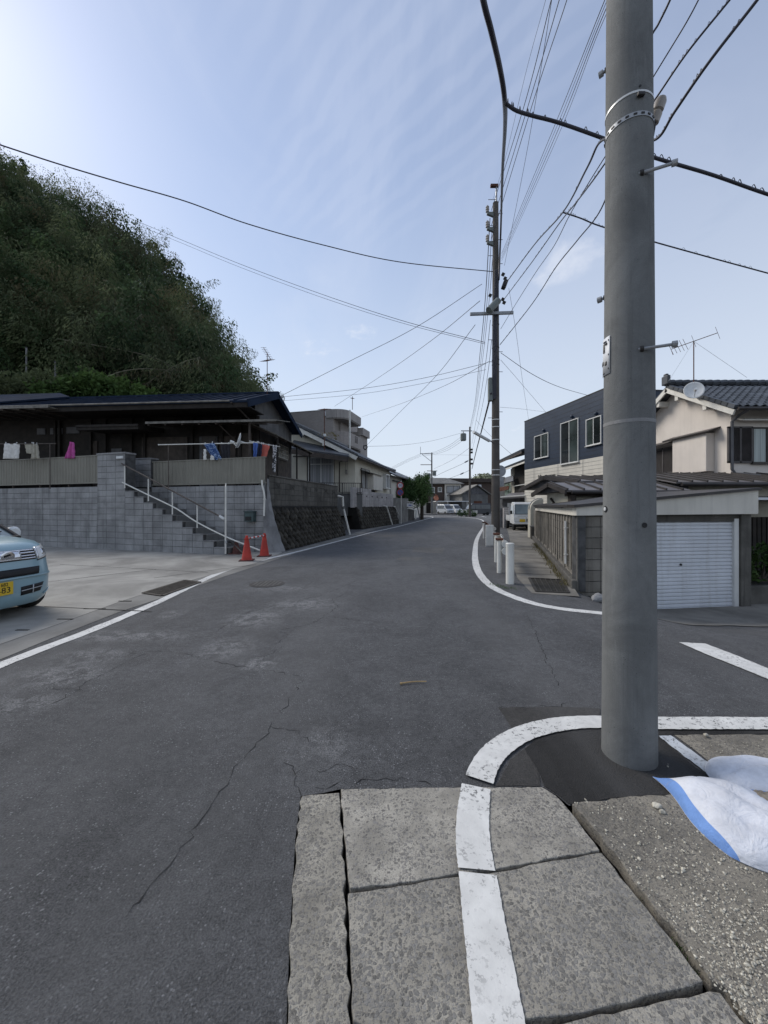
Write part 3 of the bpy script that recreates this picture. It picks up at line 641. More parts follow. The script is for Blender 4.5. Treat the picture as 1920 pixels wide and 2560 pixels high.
# leaning bare bamboo stems, green shrubs and old posts above the roof
def culm(label, pts, r=.05):
    t = thing('leaning_bamboo', label, 'bamboo', P(*pts[0]), 'fallen bamboo stems'); pp = crom([P(*p) for p in pts], 6)
    MB().tube(pp, r, 6, True, r*.3).build('stem', M['culm'], t, True); rg = random.Random(int(pts[0][0])); mb = MB(); nodes = []
    for i, p in enumerate(pp[2:]):
        for s in (-1, 1):
            q = p+Vector((rg.uniform(-.2, .5), rg.uniform(-.4, .2), rg.uniform(-.9, -.3))); mb.tube([p, p.lerp(q, .5)+Vector((0, 0, .08)), q], .008, 3, False); nodes += [np.array(p.lerp(q, k/9))+np.random.default_rng(i*7+k).normal(size=3)*.08 for k in range(4, 10)]
    mb.build('twigs', M['culm'], t)['kind'] = 'stuff'; leaves('spray', np.array(nodes), .22, M['dry_leaf'], t, .2, .6)['kind'] = 'stuff'
culm('long pale bamboo stem lying almost level across the thicket', [(130, 845, 26), (230, 862, 25.5), (330, 880, 25), (400, 900, 25), (440, 925, 25)])
culm('pale bamboo stem arching just above the blue roof', [(255, 948, 24.5), (300, 930, 24.3), (360, 922, 24), (430, 926, 24)])
culm('thin bamboo stem slanting up from behind the roof', [(345, 975, 24.5), (410, 930, 24.3), (460, 905, 24.2), (500, 893, 24)], .035)
culm('slanting bamboo stem in the middle of the thicket', [(275, 858, 27), (320, 815, 27.5), (355, 785, 28)], .04)
def bush(name, label, base, blobs, n, m, lsize=.22, group=None, cat='shrub', seed=1, asp=.5):
    t = thing(name, label, cat, base, group); rg = np.random.default_rng(seed); b = Vector(base); cs = []; mb = MB()
    tot = sum(q[3]*q[4] for q in blobs)
    for (x, y, z, rx, rz) in blobs:
        mb.tube([b, b.lerp(b+Vector((x, y, z)), .6)+Vector((.05, 0, .05)), b+Vector((x, y, z))], .035, 5, True, .012)
        k = int(n*rx*rz/tot); nb = max(5, k//35)
        for _ in range(nb):
            v = rg.normal(size=3); v /= np.linalg.norm(v); v *= rg.uniform(.5, 1.0)
            cs.append(np.array(b)+np.array((x, y, z))+v*np.array((rx, rx*.8, rz))+rg.normal(size=(k//nb, 3))*min(rx, rz)*.22)
    mb.build('stems', M['bark'], t); leaves('foliage', np.concatenate(cs), lsize, m, t, asp, .1, seed); return t
b0 = P(215, 1000, 21.2); bush('leafy_shrub', 'bright green leafy shrub rising behind the blue roof', (b0.x, b0.y, 2.2), [(-1.4, 0, 5.4, 1.3, .9), (.2, 0, 5.8, 1.3, 1.0), (1.7, .2, 5.5, 1.3, .9), (3.0, .3, 5.0, 1.1, .8)], 7000, M['shrub_leaf'], .26, seed=2)
b0 = P(95, 1000, 21.8); bush('leafy_shrub', 'brownish green low shrub left of the bright one behind the roof', (b0.x, b0.y, 2.2), [(-1.6, 0, 5.9, 1.3, .9), (0, 0, 6.0, 1.2, .9), (1.1, .1, 5.9, 1.0, .8)], 4000, M['bamboo_leaf'], .24, seed=3)
for u, v0, v1 in ((66, 870, 918), (138, 905, 942)):
    a, b = P(u, v1+25, 24.2), P(u, v0, 24.2); o = thing('marker_post', ['weathered grey post higher up on the hillside', 'weathered grey post lower down near the roof'][u > 100], 'post', a, 'posts on the hillside'); MB().tube([a, b], .05, 7).build('shaft', M['mortar_pale'], o)
    MB().tube([b, b+Vector((0, 0, .06))], .06, 7).build('cap', M['mortar'], o)
# ------------------------------------------------------------------ left: retaining walls, stairs and the terrace house
F = Wall((-18.2, 16.08), (-6.32, 12.3)); fs = lambda u, v=1300: F.at(u, v)[0]
K_ = Wall(tuple(F.pt(0, .95, 0).xy), tuple(F.pt(12, .95, 0).xy)); ks = lambda u, v=1300: K_.at(u, v)[0]
Wr = Wall((-3.38, 12.74), (-1.94, 20.0))
sA, sP0, sP1, sEnd = fs(-260), fs(243), fs(312), fs(561); nst = 10; sw = (sEnd-sP1)/nst
TZ = 2.2
kc = ks(662)
tpoly = [F.pt(sA-6, .16, 0), F.pt(sP1, .16, 0), K_.pt(sP1, .14, 0), K_.pt(kc-.15, .14, 0), Wr.pt(.1, .75, 0), Wr.pt(7.3, .75, 0), Vector((-3.2, 24.5, 0)), Vector((-40, 32, 0))]
struct(part('terrace', M['gutter'], None, lambda mb: mb.prism([p.xy for p in tpoly], -.3, TZ-.06)))
w1 = thing('retaining_wall', 'grey concrete block retaining wall behind the pale blue car', 'wall', F.pt((sA+sP0)/2, 0, 0)); blocks(F, sA, sP0, 0, lambda s: TZ, w1)
w2 = thing('gate_pillar', 'tall block pillar at the head of the stairs', 'pillar', F.pt((sP0+sP1)/2, 0, 0)); blocks(F, sP0, sP1, 0, lambda s: 3.3, w2, back=.4)
part('cap', M['mortar_pale'], w2, lambda mb: mb.bb(sP0-.02, sP1+.02, -.02, .42, 3.3, 3.36), F.M, bevel=.01)
part('name_plate', M['dish'], w2, lambda mb: mb.bb(sP1-.36, sP1-.06, -.03, -.004, 3.14, 3.22), F.M)
st = thing('stair_wall', 'stepped block wall carrying the stairs up to the terrace', 'stairs', F.pt((sP1+sEnd)/2, 0, 0))
hst = lambda s: max(.2, TZ-.2*(1+int((s-sP1)/sw)))
blocks(F, sP1, sEnd, 0, hst, st, wd=sw, back=.12)
for i in range(nst):
    h = TZ-.2*(i+1)
    part('step', M['render_wall'], st, lambda mb: mb.bb(sP1+i*sw+.003, sP1+(i+1)*sw+.06, .13, .93, max(-.1, h-.5), h+.005), F.M, bevel=.008)
    part('coping', M['mortar_pale'], st, lambda mb: mb.bb(sP1+i*sw+.02, sP1+(i+1)*sw+.03, -.012, .12, h+.001, h+.03), F.M)
w3 = thing('retaining_wall', 'block retaining wall with a mailbox beside the foot of the stairs', 'wall', K_.pt(kc-3, 0, 0)); blocks(K_, sP1+.1, kc, 0, lambda s: TZ, w3, back=.13)
w4 = thing('gate_pillar', 'shorter block pillar on the far side of the stairs', 'pillar', K_.pt(ks(350), 0, 0))
p0, p1 = ks(321), ks(378); blocks(K_, p0, p1, TZ+.004, lambda s: 3.22, w4, back=.3, wd=.45, off=-.03); part('cap', M['mortar_pale'], w4, lambda mb: mb.bb(p0-.02, p1+.02, -.05, .32, 3.22, 3.27), K_.M, bevel=.01)
def corr_fence(label, W, s0, s1, z0, z1, off):
    t = thing('panel_fence', label, 'fence', W.pt((s0+s1)/2, off, z0), 'terrace fences'); n = int((s1-s0)/.075); vs = []
    for i in range(n*2+1):
        s = s0+(s1-s0)*i/(n*2); d = -.014 if (i//1) % 4 in (1, 2) else .010; vs.append((s, d))
    mb = MB(W.M)
    for (a, da), (b, db) in zip(vs, vs[1:]): mb.quad((a, off+da, z0), (b, off+db, z0), (b, off+db, z1), (a, off+da, z1))
    mb.build('panel', M['panel_beige'], t, solid=.006)
    for a, b in ((z1, z1+.035), (z0-.045, z0)): part('rail', M['panel_beige'], t, lambda mb: mb.bb(s0-.01, s1+.01, off-.03, off+.035, a, b), W.M)
    k = max(2, int((s1-s0)/1.4))
    for i in range(k+1):
        s = s0+.03+(s1-s0-.06)*i/k; part('post', M['brown_wood'], t, lambda mb: mb.bb(s-.025, s+.025, off+.04, off+.09, TZ-.06, z1), W.M)
corr_fence('long beige corrugated panel fence above the parked car', F, sA, sP0-.02, 2.36, 3.28, .06)
corr_fence('beige corrugated panel fence above the mailbox', K_, p1+.03, kc, 2.30, 3.10, .04)
# stair railing
ra = thing('stair_railing', 'brown handrail with cream pipe posts along the stairs', 'railing', F.pt(sEnd, -.05, 0))
fp = lambda u, v, o=-.05: (lambda q: F.pt(q[0], o, q[1]))(F.at(u, v, o))
part('handrail', M['rail_brown'], ra, lambda mb: mb.tube([fp(304, 1159), fp(561, 1297)], .026, 8))
part('lower_pipe', M['white_pipe'], ra, lambda mb: mb.tube(crom([fp(306, 1206), fp(372, 1238), fp(440, 1271), fp(490, 1304), fp(565, 1342), fp(650, 1376)], 4), .022, 8))
for u, v0, v1 in ((312, 1164, 1220), (371, 1196, 1253), (431, 1230, 1286), (493, 1262, 1320)): part('post', M['white_pipe'], ra, lambda mb: mb.tube([fp(u, v0), fp(u, v1)], .02, 8))
part('tall_post', M['white_pipe'], ra, lambda mb: mb.tube([fp(564, 1216), fp(564, 1385)], .028, 8))
part('tag', M['dish'], ra, lambda mb: mb.tube([fp(549, 1290), fp(561, 1298)], .04, 6))
part('fence_arm', M['white_pipe'], ra, lambda mb: mb.tube([fp(564, 1217), K_.pt(ks(566), -.02, 2.27)], .02, 8))
# mailbox, drain pipes
mp = lambda u, v, o=-.1: (lambda q: K_.pt(q[0], o, q[1]))(K_.at(u, v, o))
a = K_.at(619, 1276); b = K_.at(641, 1304)
mx = thing('mailbox', 'dark green mailbox hung on the block wall', 'mailbox', K_.pt((a[0]+b[0])/2, -.08, b[1]))
M['mail_green'] = mat('mail_green', (.055, .085, .085), .5, .15, 5)
part('body', M['mail_green'], mx, lambda mb: mb.extr([(a[0], b[1]), (b[0], b[1]), (b[0], a[1]-.04), (a[0]+(b[0]-a[0])*.5, a[1]+.0), (a[0], a[1]-.04)], -.17, -.005), K_.M, bevel=.012)
part('slot', M['black'], mx, lambda mb: mb.bb(a[0]+.04, b[0]-.08, -.18, -.168, b[1]+.04, b[1]+.17), K_.M)
part('hood', M['mail_green'], mx, lambda mb: mb.bb(a[0]-.02, b[0]+.02, -.20, -.005, a[1]-.05, a[1]-.02), K_.M, bevel=.006)
dp = thing('drain_pipe', 'thin white drain pipe down the corner of the mailbox wall', 'pipe', mp(660, 1288))
part('pipe', M['white_pipe'], dp, lambda mb: mb.tube(crom([mp(655, 1200), mp(656, 1215), mp(661, 1240), mp(660, 1290)], 4), .03, 8)); part('collar', M['white_pipe'], dp, lambda mb: mb.tube([mp(661, 1246), mp(661, 1250)], .04, 8))
# rough mortar corner
mc = thing('mortar_buttress', 'rough grey mortar buttress flaring out at the wall corner', 'buttress', Wr.pt(-.3, .1, 0))
kA = K_.pt(kc-.02, .02, 0); rn = random.Random(9); mb = MB()
def bt(i, j):
    z = 2.42*j; k = (1-j)**1.7; l = kA+Vector((0, -.03-.22*k, 0)); r = Wr.pt(.03+.08*k, .50-.58*k, 0); p = l.lerp(r, i); bulge = -.06*math.sin(i*3.14)*(1+k)
    return Vector((p.x+rn.uniform(-.012, .012), p.y+bulge+rn.uniform(-.02, .02), z))
mb.grid(bt, 8, 14); mb.build('face', M['mortar_pale'], mc, True)
part('core', M['mortar_pale'], mc, lambda mb: mb.prism([p.xy for p in (kA+Vector((.02, .03, 0)), Wr.pt(.05, .56, 0), Wr.pt(.1, .9, 0), kA+Vector((-.1, .5, 0)))], -.05, 2.40))
# stone pitching with diamond set stones, block fence with pierced blocks on top
def pitching(label, W, s0, s1, ztop, back, d=.30, seed=1):
    t = thing('stone_revetment', label, 'stone wall', W.pt((s0+s1)/2, 0, 0)); ln = math.hypot(ztop, back); mb = MB(W.M)
    mb.add([(s0, .05, -.1), (s1, .05, -.1), (s1, back+.05, ztop), (s0, back+.05, ztop), (s0, back+.6, ztop), (s1, back+.6, ztop), (s0, back+.6, -.1), (s1, back+.6, -.1)], [(0, 1, 2, 3), (3, 2, 5, 4), (0, 3, 4, 6), (1, 7, 5, 2)]); mb.build('backing', M['stone_gap'], t)
    X = W.e; Z = (W.n*back+Vector((0, 0, ztop))).normalized(); Y = Z.cross(X)   # Y points inwards
    MM = Matrix(((X.x, Y.x, Z.x), (X.y, Y.y, Z.y), (X.z, Y.z, Z.z)))
    meshes = []; rn = random.Random(seed); eul = MM.to_euler()
    for q in range(6):
        h = d*.5*.93; vs = []; pts = [(0, -h*1.16), (h, 0), (0, h*1.16), (-h, 0)]; pts = [(x+rn.uniform(-.02, .02), z+rn.uniform(-.02, .02)) for x, z in pts]
        for dy, k in ((.06, 1), (.0, .98), (-.05, .62)): vs += [(x*k+rn.uniform(-.008, .008), dy, z*k+rn.uniform(-.008, .008)) for x, z in pts]
        vs.append((rn.uniform(-.03, .03), -.065, rn.uniform(-.03, .03)))
        fs = [(a+i, a+(i+1) % 4, a+4+(i+1) % 4, a+4+i) for a in (0, 4) for i in range(4)] + [(8+i, 8+(i+1) % 4, 12) for i in range(4)]
        me = bpy.data.meshes.new('stone'); me.from_pydata(vs, [], fs); me.materials.append(M['stone']); me.update(); meshes.append(me)
    o = W.pt(s0, .02, 0); r = 0; z = d*.25
    while z < ln-d*.3:
        s = d*.5*(1+(r % 2)); 
        while s < (s1-s0)-d*.3:
            inst(rn.choice(meshes), 'stone', t, o+X*s+Z*z+Y*rn.uniform(-.02, .02), rot=eul); s += d
        z += d*.58; r += 1
    return t
pitching('dark mossy stone pitched wall right behind the traffic cones', Wr, .03, 7.35, 1.5, .45, .36, 3)
wf = thing('block_fence', 'dark weathered block fence with pierced blocks above the stone pitching', 'fence', Wr.pt(3.7, .5, 1.5))
NB = round(7.35/.4); zrow = 1.5+.2*3.5
blocks(Wr, .05, 7.4, 1.52, lambda s: 2.52, wf, 'block_dark', off=.5, skip=lambda s, z: abs(z-zrow-.02) < .1 and int((s-.05)/.4086) % 3 == 1)
def pierced_mesh():
    mb = MB(); w_, h = .39, .19
    for x0, x1, z0, z1 in ((-w_/2, w_/2, h/2-.03, h/2), (-w_/2, w_/2, -h/2, -h/2+.03), (-w_/2, -w_/2+.03, -h/2, h/2), (w_/2-.03, w_/2, -h/2, h/2)): mb.bb(x0, x1, 0, .05, z0, z1)
    for sx in (-1, 1): mb.box((sx*.08, .025, 0), (.24, .05, .028), Matrix.Rotation(sx*R(38), 3, 'Y'))
    mb.bb(-.012, .012, 0, .05, -h/2, h/2); mb.bb(-w_/2, w_/2, .05, .055, -h/2, h/2)
    me = mb.mesh('pierced_block'); me.materials.append(M['block_dark']); return me
pm = pierced_mesh(); rz = math.atan2(Wr.e.y, Wr.e.x)
for i in range(NB):
    if i % 3 == 1: inst(pm, 'pierced_block', wf, Wr.pt(.05+(i+.5)*.4086, .5, zrow+.02), rz)
part('coping', M['block_dark'], wf, lambda mb: mb.bb(.04, 7.42, .47, .68, 2.522, 2.57), Wr.M, bevel=.01)
wp = thing('drain_pipe', 'white elbowed drain pipe at the far end of the stone pitching', 'pipe', G(868, 1338))
part('pipe', M['white_pipe'], wp, lambda mb: mb.tube([Wr.pt(7.25, .45, 2.05), Wr.pt(7.5, .25, 2.0), Wr.pt(7.5, .22, 1.45), Wr.pt(7.55, -.12, .02)], .055, 8)); part('collar', M['render_wall'], wp, lambda mb: mb.tube([Wr.pt(7.5, .24, 1.5), Wr.pt(7.51, .2, 1.36)], .075, 8))

# terrace house
HK = 1.12                                                     # the house is drawn in units of 1.12 m
H = Wall((-27.33, 16.11), (-4.97, 14.11)); HL = H.len/HK; hs = lambda u, v=1100, o=0: H.at(u, v, o*HK)[0]/HK
H.M = H.M @ Matrix.Translation((0, 0, -.18)) @ Matrix.Diagonal((HK, HK, HK, 1))
h1 = thing('terrace_house', 'low dark wooden house with navy metal roof on the terrace', 'house', H.pt(HL/2, 2.5, TZ-.06))
gs = HL-.38; zE, zR = 4.98, 6.0
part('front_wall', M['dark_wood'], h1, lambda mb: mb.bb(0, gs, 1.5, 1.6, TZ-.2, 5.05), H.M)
part('side_wall', M['grey_gable'], h1, lambda mb: mb.add([(gs-.06, 1.5, 3.9), (gs-.06, 5.35, 3.9), (gs-.06, 5.35, 5.0), (gs-.06, 2.85, 5.9), (gs-.06, 1.5, 5.3), (gs-.1, 1.5, 3.9), (gs-.1, 5.35, 3.9), (gs-.1, 5.35, 5.0), (gs-.1, 2.85, 5.9), (gs-.1, 1.5, 5.3)], [(0, 1, 2, 3, 4), (9, 8, 7, 6, 5), (0, 5, 6, 1), (4, 3, 8, 9)]), H.M)
part('side_boarding', M['brown_wood'], h1, lambda mb: mb.bb(gs-.10, gs, 1.5, 5.35, TZ-.2, 3.9), H.M)
part('rear_wall', M['grey_gable'], h1, lambda mb: mb.bb(0, gs, 5.3, 5.4, TZ-.2, 4.95), H.M)
rf = part('roof', M['navy_roof'], h1, lambda mb: (plate(mb, [(0, -.05, zE), (HL, -.05, zE), (HL, 2.7, zR), (0, 2.7, zR)], .07), plate(mb, [(0, 5.75, 4.98), (HL, 5.75, 4.98), (HL, 2.7, zR), (0, 2.7, zR)], .07)), H.M)
for i in range(44):
    s = HL-.02-i*.455
    if s > .1: part('seam', M['navy_roof'], rf, lambda mb: plate(mb, [(s-.02, -.07, zE+.035), (s+.02, -.07, zE+.035), (s+.02, 2.7, zR+.04), (s-.02, 2.7, zR+.04)], .05), H.M)
part('ridge_cap', M['navy_roof'], rf, lambda mb: mb.extr([(0, 0), (0, 0)], 0, 0) if False else mb.box((HL/2, 2.7, zR+.03), (HL+.04, .18, .06)), H.M)
part('gutter', M['old_sheet'], rf, lambda mb: mb.tube([(0, -.12, zE-.03), (HL-.6, -.12, zE-.03)], .03, 6), H.M)
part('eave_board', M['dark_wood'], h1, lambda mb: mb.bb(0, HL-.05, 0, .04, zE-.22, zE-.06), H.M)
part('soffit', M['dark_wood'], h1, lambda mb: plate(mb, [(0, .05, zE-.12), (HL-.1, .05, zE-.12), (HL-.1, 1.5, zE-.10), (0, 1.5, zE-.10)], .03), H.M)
part('barge_board', M['navy_roof'], rf, lambda mb: (plate(mb, [(HL-.02, -.08, zE-.02), (HL+.03, -.08, zE-.02), (HL+.03, 2.7, zR), (HL-.02, 2.7, zR)], .2), plate(mb, [(HL-.02, 5.78, 4.95), (HL+.03, 5.78, 4.95), (HL+.03, 2.7, zR), (HL-.02, 2.7, zR)], .2)), H.M)
sh = hs(182, 1000, 2.6)
part('wing_roof', M['navy_roof'], rf, lambda mb: (plate(mb, [(0, -.25, 5.04), (sh-.9, -.25, 5.04), (sh-.8, 2.8, 6.30), (0, 2.8, 6.30)], .06), plate(mb, [(sh-.9, -.25, 5.04), (sh+.25, 2.2, 5.95), (sh-.8, 2.8, 6.30)], .06), plate(mb, [(0, 6, 5.1), (sh+.1, 6, 5.1), (sh-.8, 2.8, 6.30), (0, 2.8, 6.30)], .06)), H.M)
# doors, panels and posts of the dark front
rn = random.Random(4)
for (u0, u1, z0, z1, mm) in ((95, 115, 4.28, 4.52, 'grey_panel'), (128, 158, 4.28, 4.52, 'grey_panel'), (168, 200, 4.30, 4.55, 'grey_panel'), (225, 245, TZ, 4.0, 'brown_wood'), (280, 306, TZ, 3.7, 'grey_panel'), (356, 470, TZ, 4.1, 'brown_wood'), (476, 500, TZ, 4.1, 'dark_wood'), (500, 545, TZ, 4.1, 'grey_panel'), (550, 590, TZ, 4.1, 'brown_wood'), (596, 632, TZ, 4.2, 'brown_wood')):
    part('wall_panel', M[mm], h1, lambda mb: mb.bb(hs(u0, 1100, 1.5), hs(u1, 1100, 1.5), 1.455, 1.49, z0, z1), H.M, bevel=.008)
for u in (125, 136, 215, 252, 318, 352, 472, 548, 594, 640): part('post', M['dark_wood'], h1, lambda mb: mb.bb(hs(u, 1100, 1.2)-.04, hs(u, 1100, 1.2)+.04, 1.37, 1.45, TZ-.2, 4.8), H.M)
dv = part('sliding_door', M['bronze'], h1, lambda mb: (mb.bb(hs(505, 1100, 1.45), hs(540, 1100, 1.45), 1.43, 1.452, 3.6, 4.1), mb.bb(hs(505, 1100, 1.45), hs(540, 1100, 1.45), 1.43, 1.452, 3.1, 3.5)), H.M)
# canopies in front
def canopy(name, u0, u1, n0, n1, z0, z1, m, thick=.025, purl=True):
    s0, s1 = hs(u0, 1050, n0), hs(u1, 1050, n0); c = part(name, M[m], h1, lambda mb: plate(mb, [(s0, n0, z0), (s1, n0, z0), (s1, n1, z1), (s0, n1, z1)], thick), H.M)
    part('fascia', M[m], c, lambda mb: mb.bb(s0-.01, s1+.01, n0-.03, n0-.003, z0-.06, z0+.012), H.M)
    if purl:
        for i in range(int((s1-s0)/.6)+1): part('rafter', M['brown_wood'], c, lambda mb: plate(mb, [(s0+.03+i*.6, n0+.02, z0-.03), (s0+.09+i*.6, n0+.02, z0-.03), (s0+.09+i*.6, n1, z1-.03), (s0+.03+i*.6, n1, z1-.03)], .08), H.M)
    return c
canopy('canopy', 365, 690, .12, 1.5, 4.36, 4.60, 'old_sheet')
canopy('canopy', -120, 120, -.35, 1.0, 4.86, 4.88, 'old_sheet')
canopy('entrance_canopy', 190, 345, .15, 1.5, 4.30, 4.42, 'dark_wood', .16, False)
part('canopy_post', M['brown_wood'], h1, lambda mb: mb.tube([(hs(624, 1050, .25), .25, TZ-.2), (hs(624, 1050, .25), .25, 4.33)], .04, 8), H.M)
part('brace', M['brown_wood'], h1, lambda mb: mb.tube([(hs(545, 1050, .3), .3, 4.3), (hs(598, 1100, .9), .9, 3.7)], .02, 6), H.M)
lt = part('side_canopy', M['old_sheet'], h1, lambda mb: plate(mb, [(gs, .9, 4.45), (gs, 5.6, 4.45), (gs+1.0, 5.6, 4.02), (gs+1.0, .9, 4.02)], .03), H.M)
for n in (1.0, 1.9, 2.8, 3.7, 4.6, 5.5): part('rafter', M['brown_wood'], lt, lambda mb: plate(mb, [(gs, n, 4.41), (gs, n+.06, 4.41), (gs+.98, n+.06, 3.985), (gs+.98, n, 3.985)], .07), H.M)
for n in (1.2, 3.4, 5.3): part('canopy_post', M['dark_wood'], lt, lambda mb: mb.tube([(gs+.9, n, TZ-.2), (gs+.9, n, 4.0)], .035, 7), H.M)
GW = Wall(tuple(H.pt(gs, 1.5, 0).xy), tuple(H.pt(gs, 5.35, 0).xy))
a, b = GW.at(690, 1108), GW.at(716, 1150); window(GW, a[0], b[0], b[1], a[1], h1, 'bronze', 2, 'glass_curtain', .05)
part('lattice', M['white_pipe'], h1, lambda mb: [mb.bb(a[0]+(b[0]-a[0])*i/6-.012, a[0]+(b[0]-a[0])*i/6+.012, -.09, -.06, b[1], a[1]) for i in range(7)] + [mb.bb(a[0], b[0], -.092, -.062, b[1]+(a[1]-b[1])*j/3-.012, b[1]+(a[1]-b[1])*j/3+.012) for j in range(4)], GW.M)
part('downpipe', M['brown_wood'], h1, lambda mb: mb.tube(crom([(HL-.55, -.1, 4.9), (HL-.5, .5, 4.75), (HL-.5, 1.4, 4.55)], 4), .03, 7), H.M)
wb = thing('wire_bracket', 'white wire bracket at the gable end of the navy roof', 'bracket', P(706, 1000, 17.0)); part('arm', M['dish'], wb, lambda mb: mb.tube(crom([P(709, 1003, 17.0), P(711, 995, 17.0), P(707, 988, 17.0), P(703, 991, 17.0)], 4), .025, 7)); part('insulator', M['dish'], wb, lambda mb: mb.tube([P(706, 989, 17.0), P(706, 995, 17.0)], .05, 8))
# aerial on the navy roof
def yagi(name, label, base, h, els, boom, m='rust', r=.018, dirv=(1, 0, 0), group=None):
    t = thing(name, label, 'aerial', base, group); b = Vector(base); top = b+Vector((0, 0, h)); dv = Vector(dirv).normalized(); side = Vector((-dv.y, dv.x, 0)); side = side if abs(side.y) < .99 or True else side
    part('mast', M[m], t, lambda mb: mb.tube([b-Vector((0, 0, .1)), top], r, 6))
    for (z, ln, ne, el, tilt) in boom:
        c = top+Vector((0, 0, z)); d = (dv+Vector((0, 0, tilt))).normalized()
        bo = part('boom', M[m], t, lambda mb: mb.tube([c-d*ln*.5, c+d*ln*.5], r*.8, 5))
        for i in range(ne):
            p = c+d*ln*(i/(ne-1)-.5); ev = els.normalized() if isinstance(els, Vector) else Vector(els); part('element', M[m], bo, lambda mb: mb.tube([p-ev*el*.5, p+ev*el*.5], r*.45, 4))
    return t
yagi('tv_aerial', 'tall rusty television aerial on the navy roof ridge', P(668, 1000, 17.0), 2.1, Vector((1, .1, .05)), [(-.05, 1.0, 8, .24, 1.1), (-.35, .7, 6, .34, .15)], 'rust', .016, (-.5, .5, 0))
# ------------------------------------------------------------------ left, further on: cream house, flats, tiled house, revetments
T2 = 2.3
A2 = Wall((-9.2, 27.3), (-1.95, 26.0)); B2 = Wall((-1.95, 26.0), (.52, 36.0))
Wq = Wall((-1.42, 24.9), (1.4, 33.5))                      # foot of the second revetment
cw = thing('terrace_wall', 'plain grey concrete wall below the black railing', 'wall', G(880, 1322)); a = P(850, 1321, 25.2); b = P(906, 1321, 25.4)
TW = Wall((a.x, a.y), (b.x, b.y)); part('face', M['render_wall'], cw, lambda mb: mb.bb(-.6, TW.len, 0, .3, -.1, T2), TW.M); part('coping', M['mortar'], cw, lambda mb: mb.bb(-.6, TW.len+.02, -.04, .32, T2, T2+.06), TW.M)
struct(part('house_terrace', M['gutter'], None, lambda mb: mb.prism([p.xy for p in (TW.pt(-5, .3, 0), TW.pt(TW.len, .3, 0), Wq.pt(.2, .9, 0), Wq.pt(9, .9, 0), Vector((2.4, 38, 0)), Vector((-12, 40, 0)), Vector((-11, 27, 0)))], -.2, T2-.02)))
rl = thing('balcony_railing', 'black metal railing along the cream house terrace', 'railing', TW.pt(0, .1, T2))
for z in (T2+.10, T2+.72): part('rail', M['dark_metal'], rl, lambda mb: mb.bb(-2.2, TW.len, .05, .10, z, z+.04), TW.M)
for i in range(26):
    s = -2.2+(TW.len+2.2)*i/25; part('baluster', M['dark_metal'] if i % 8 else M['black'], rl, lambda mb: mb.bb(s-(.03 if i % 8 == 0 else .009), s+(.03 if i % 8 == 0 else .009), .06, .09, T2+(0 if i % 8 == 0 else .13), T2+.73), TW.M)
# cream house
h2 = thing('cream_house', 'cream single storey house with grey tiled gable roof', 'house', A2.pt(4, 3, T2))
part('front_wall', M['cream'], h2, lambda mb: mb.bb(0, A2.len, 0, .15, T2-.05, 5.0), A2.M)
part('side_wall', M['cream'], h2, lambda mb: mb.bb(0, B2.len, 0, .15, T2-.05, 4.85), B2.M)
gp = lambda s, z: A2.pt(s, .02, z)
part('gable', M['cream'], h2, lambda mb: plate(mb, [gp(A2.len, 4.9), gp(A2.len-4.35, 7.1), gp(A2.len-7.2, 5.4), gp(A2.len-7.2, 4.9)], .12))
ev0, ev1 = B2.pt(-.75, -.42, 4.80), B2.pt(B2.len+.4, -.42, 4.80); rd0, rd1 = B2.pt(-.75, 4.35, 7.2), B2.pt(B2.len+.4, 4.35, 7.2); bk0, bk1 = B2.pt(-.75, 8.6, 5.0), B2.pt(B2.len+.4, 8.6, 5.0)
rf = part('roof', M['tile_grey'], h2, lambda mb: (plate(mb, [ev0, ev1, rd1, rd0], .12), plate(mb, [bk0, bk1, rd1, rd0], .12)))
part('barge_board', M['white_trim'], rf, lambda mb: plate(mb, [ev0+Vector((-.0, -.05, -.04)), ev0+Vector((0, .02, -.04)), rd0+Vector((0, .02, -.04)), rd0+Vector((0, -.05, -.04))], .26))
for k, f in ((.18, 0), (.5, 0), (.82, 0)): q = ev0.lerp(rd0, k); part('corbel', M['white_trim'], rf, lambda mb: mb.box(q+Vector((0, .16, -.36)), (.16, .5, .18)))
mb = MB()
for i in range(30):                                         # tile courses run down the slope as low rolls
    t = (i+.5)/30; p, q = ev0.lerp(ev1, t), rd0.lerp(rd1, t); mb.tube([p+Vector((0, 0, .03)), q+Vector((0, 0, .03))], .05, 5, False)
mb.build('tile_rolls', M['tile_grey'], rf, True)['kind'] = 'stuff'
for i in range(22): t = (i+.5)/22; q = ev0.lerp(rd0, t)+Vector((.02, -.06, .06)); part('verge_tile', M['tile_grey'], rf, lambda mb: mb.box(q, (.2, .16, .10), Matrix.Rotation(R(24), 3, 'Y')))
part('ridge_tile', M['tile_grey'], rf, lambda mb: mb.tube([rd0+Vector((0, 0, .1)), rd1+Vector((0, 0, .1))], .14, 8))
q = ev0+(ev1-ev0)*0; part('gutter', M['brown_wood'], rf, lambda mb: mb.tube([ev0+Vector((.05, 0, -.1)), ev1+Vector((.05, 0, -.1))], .06, 7))
a, b = A2.at(773, 1146), A2.at(833, 1210); window(A2, a[0], b[0], b[1], a[1], h2, 'alu', 2, 'glass_curtain', .06, .06, True, None, a[1]-.42)
for u in (769, 835): s = A2.at(u, 1180)[0]; part('jamb', M['bronze'], h2, lambda mb: mb.bb(s-.04, s+.04, -.05, .01, T2, a[1]+.12), A2.M)
part('head', M['bronze'], h2, lambda mb: mb.bb(A2.at(733, 1140)[0], A2.at(838, 1140)[0], -.055, .01, a[1]+.12, a[1]+.2), A2.M)
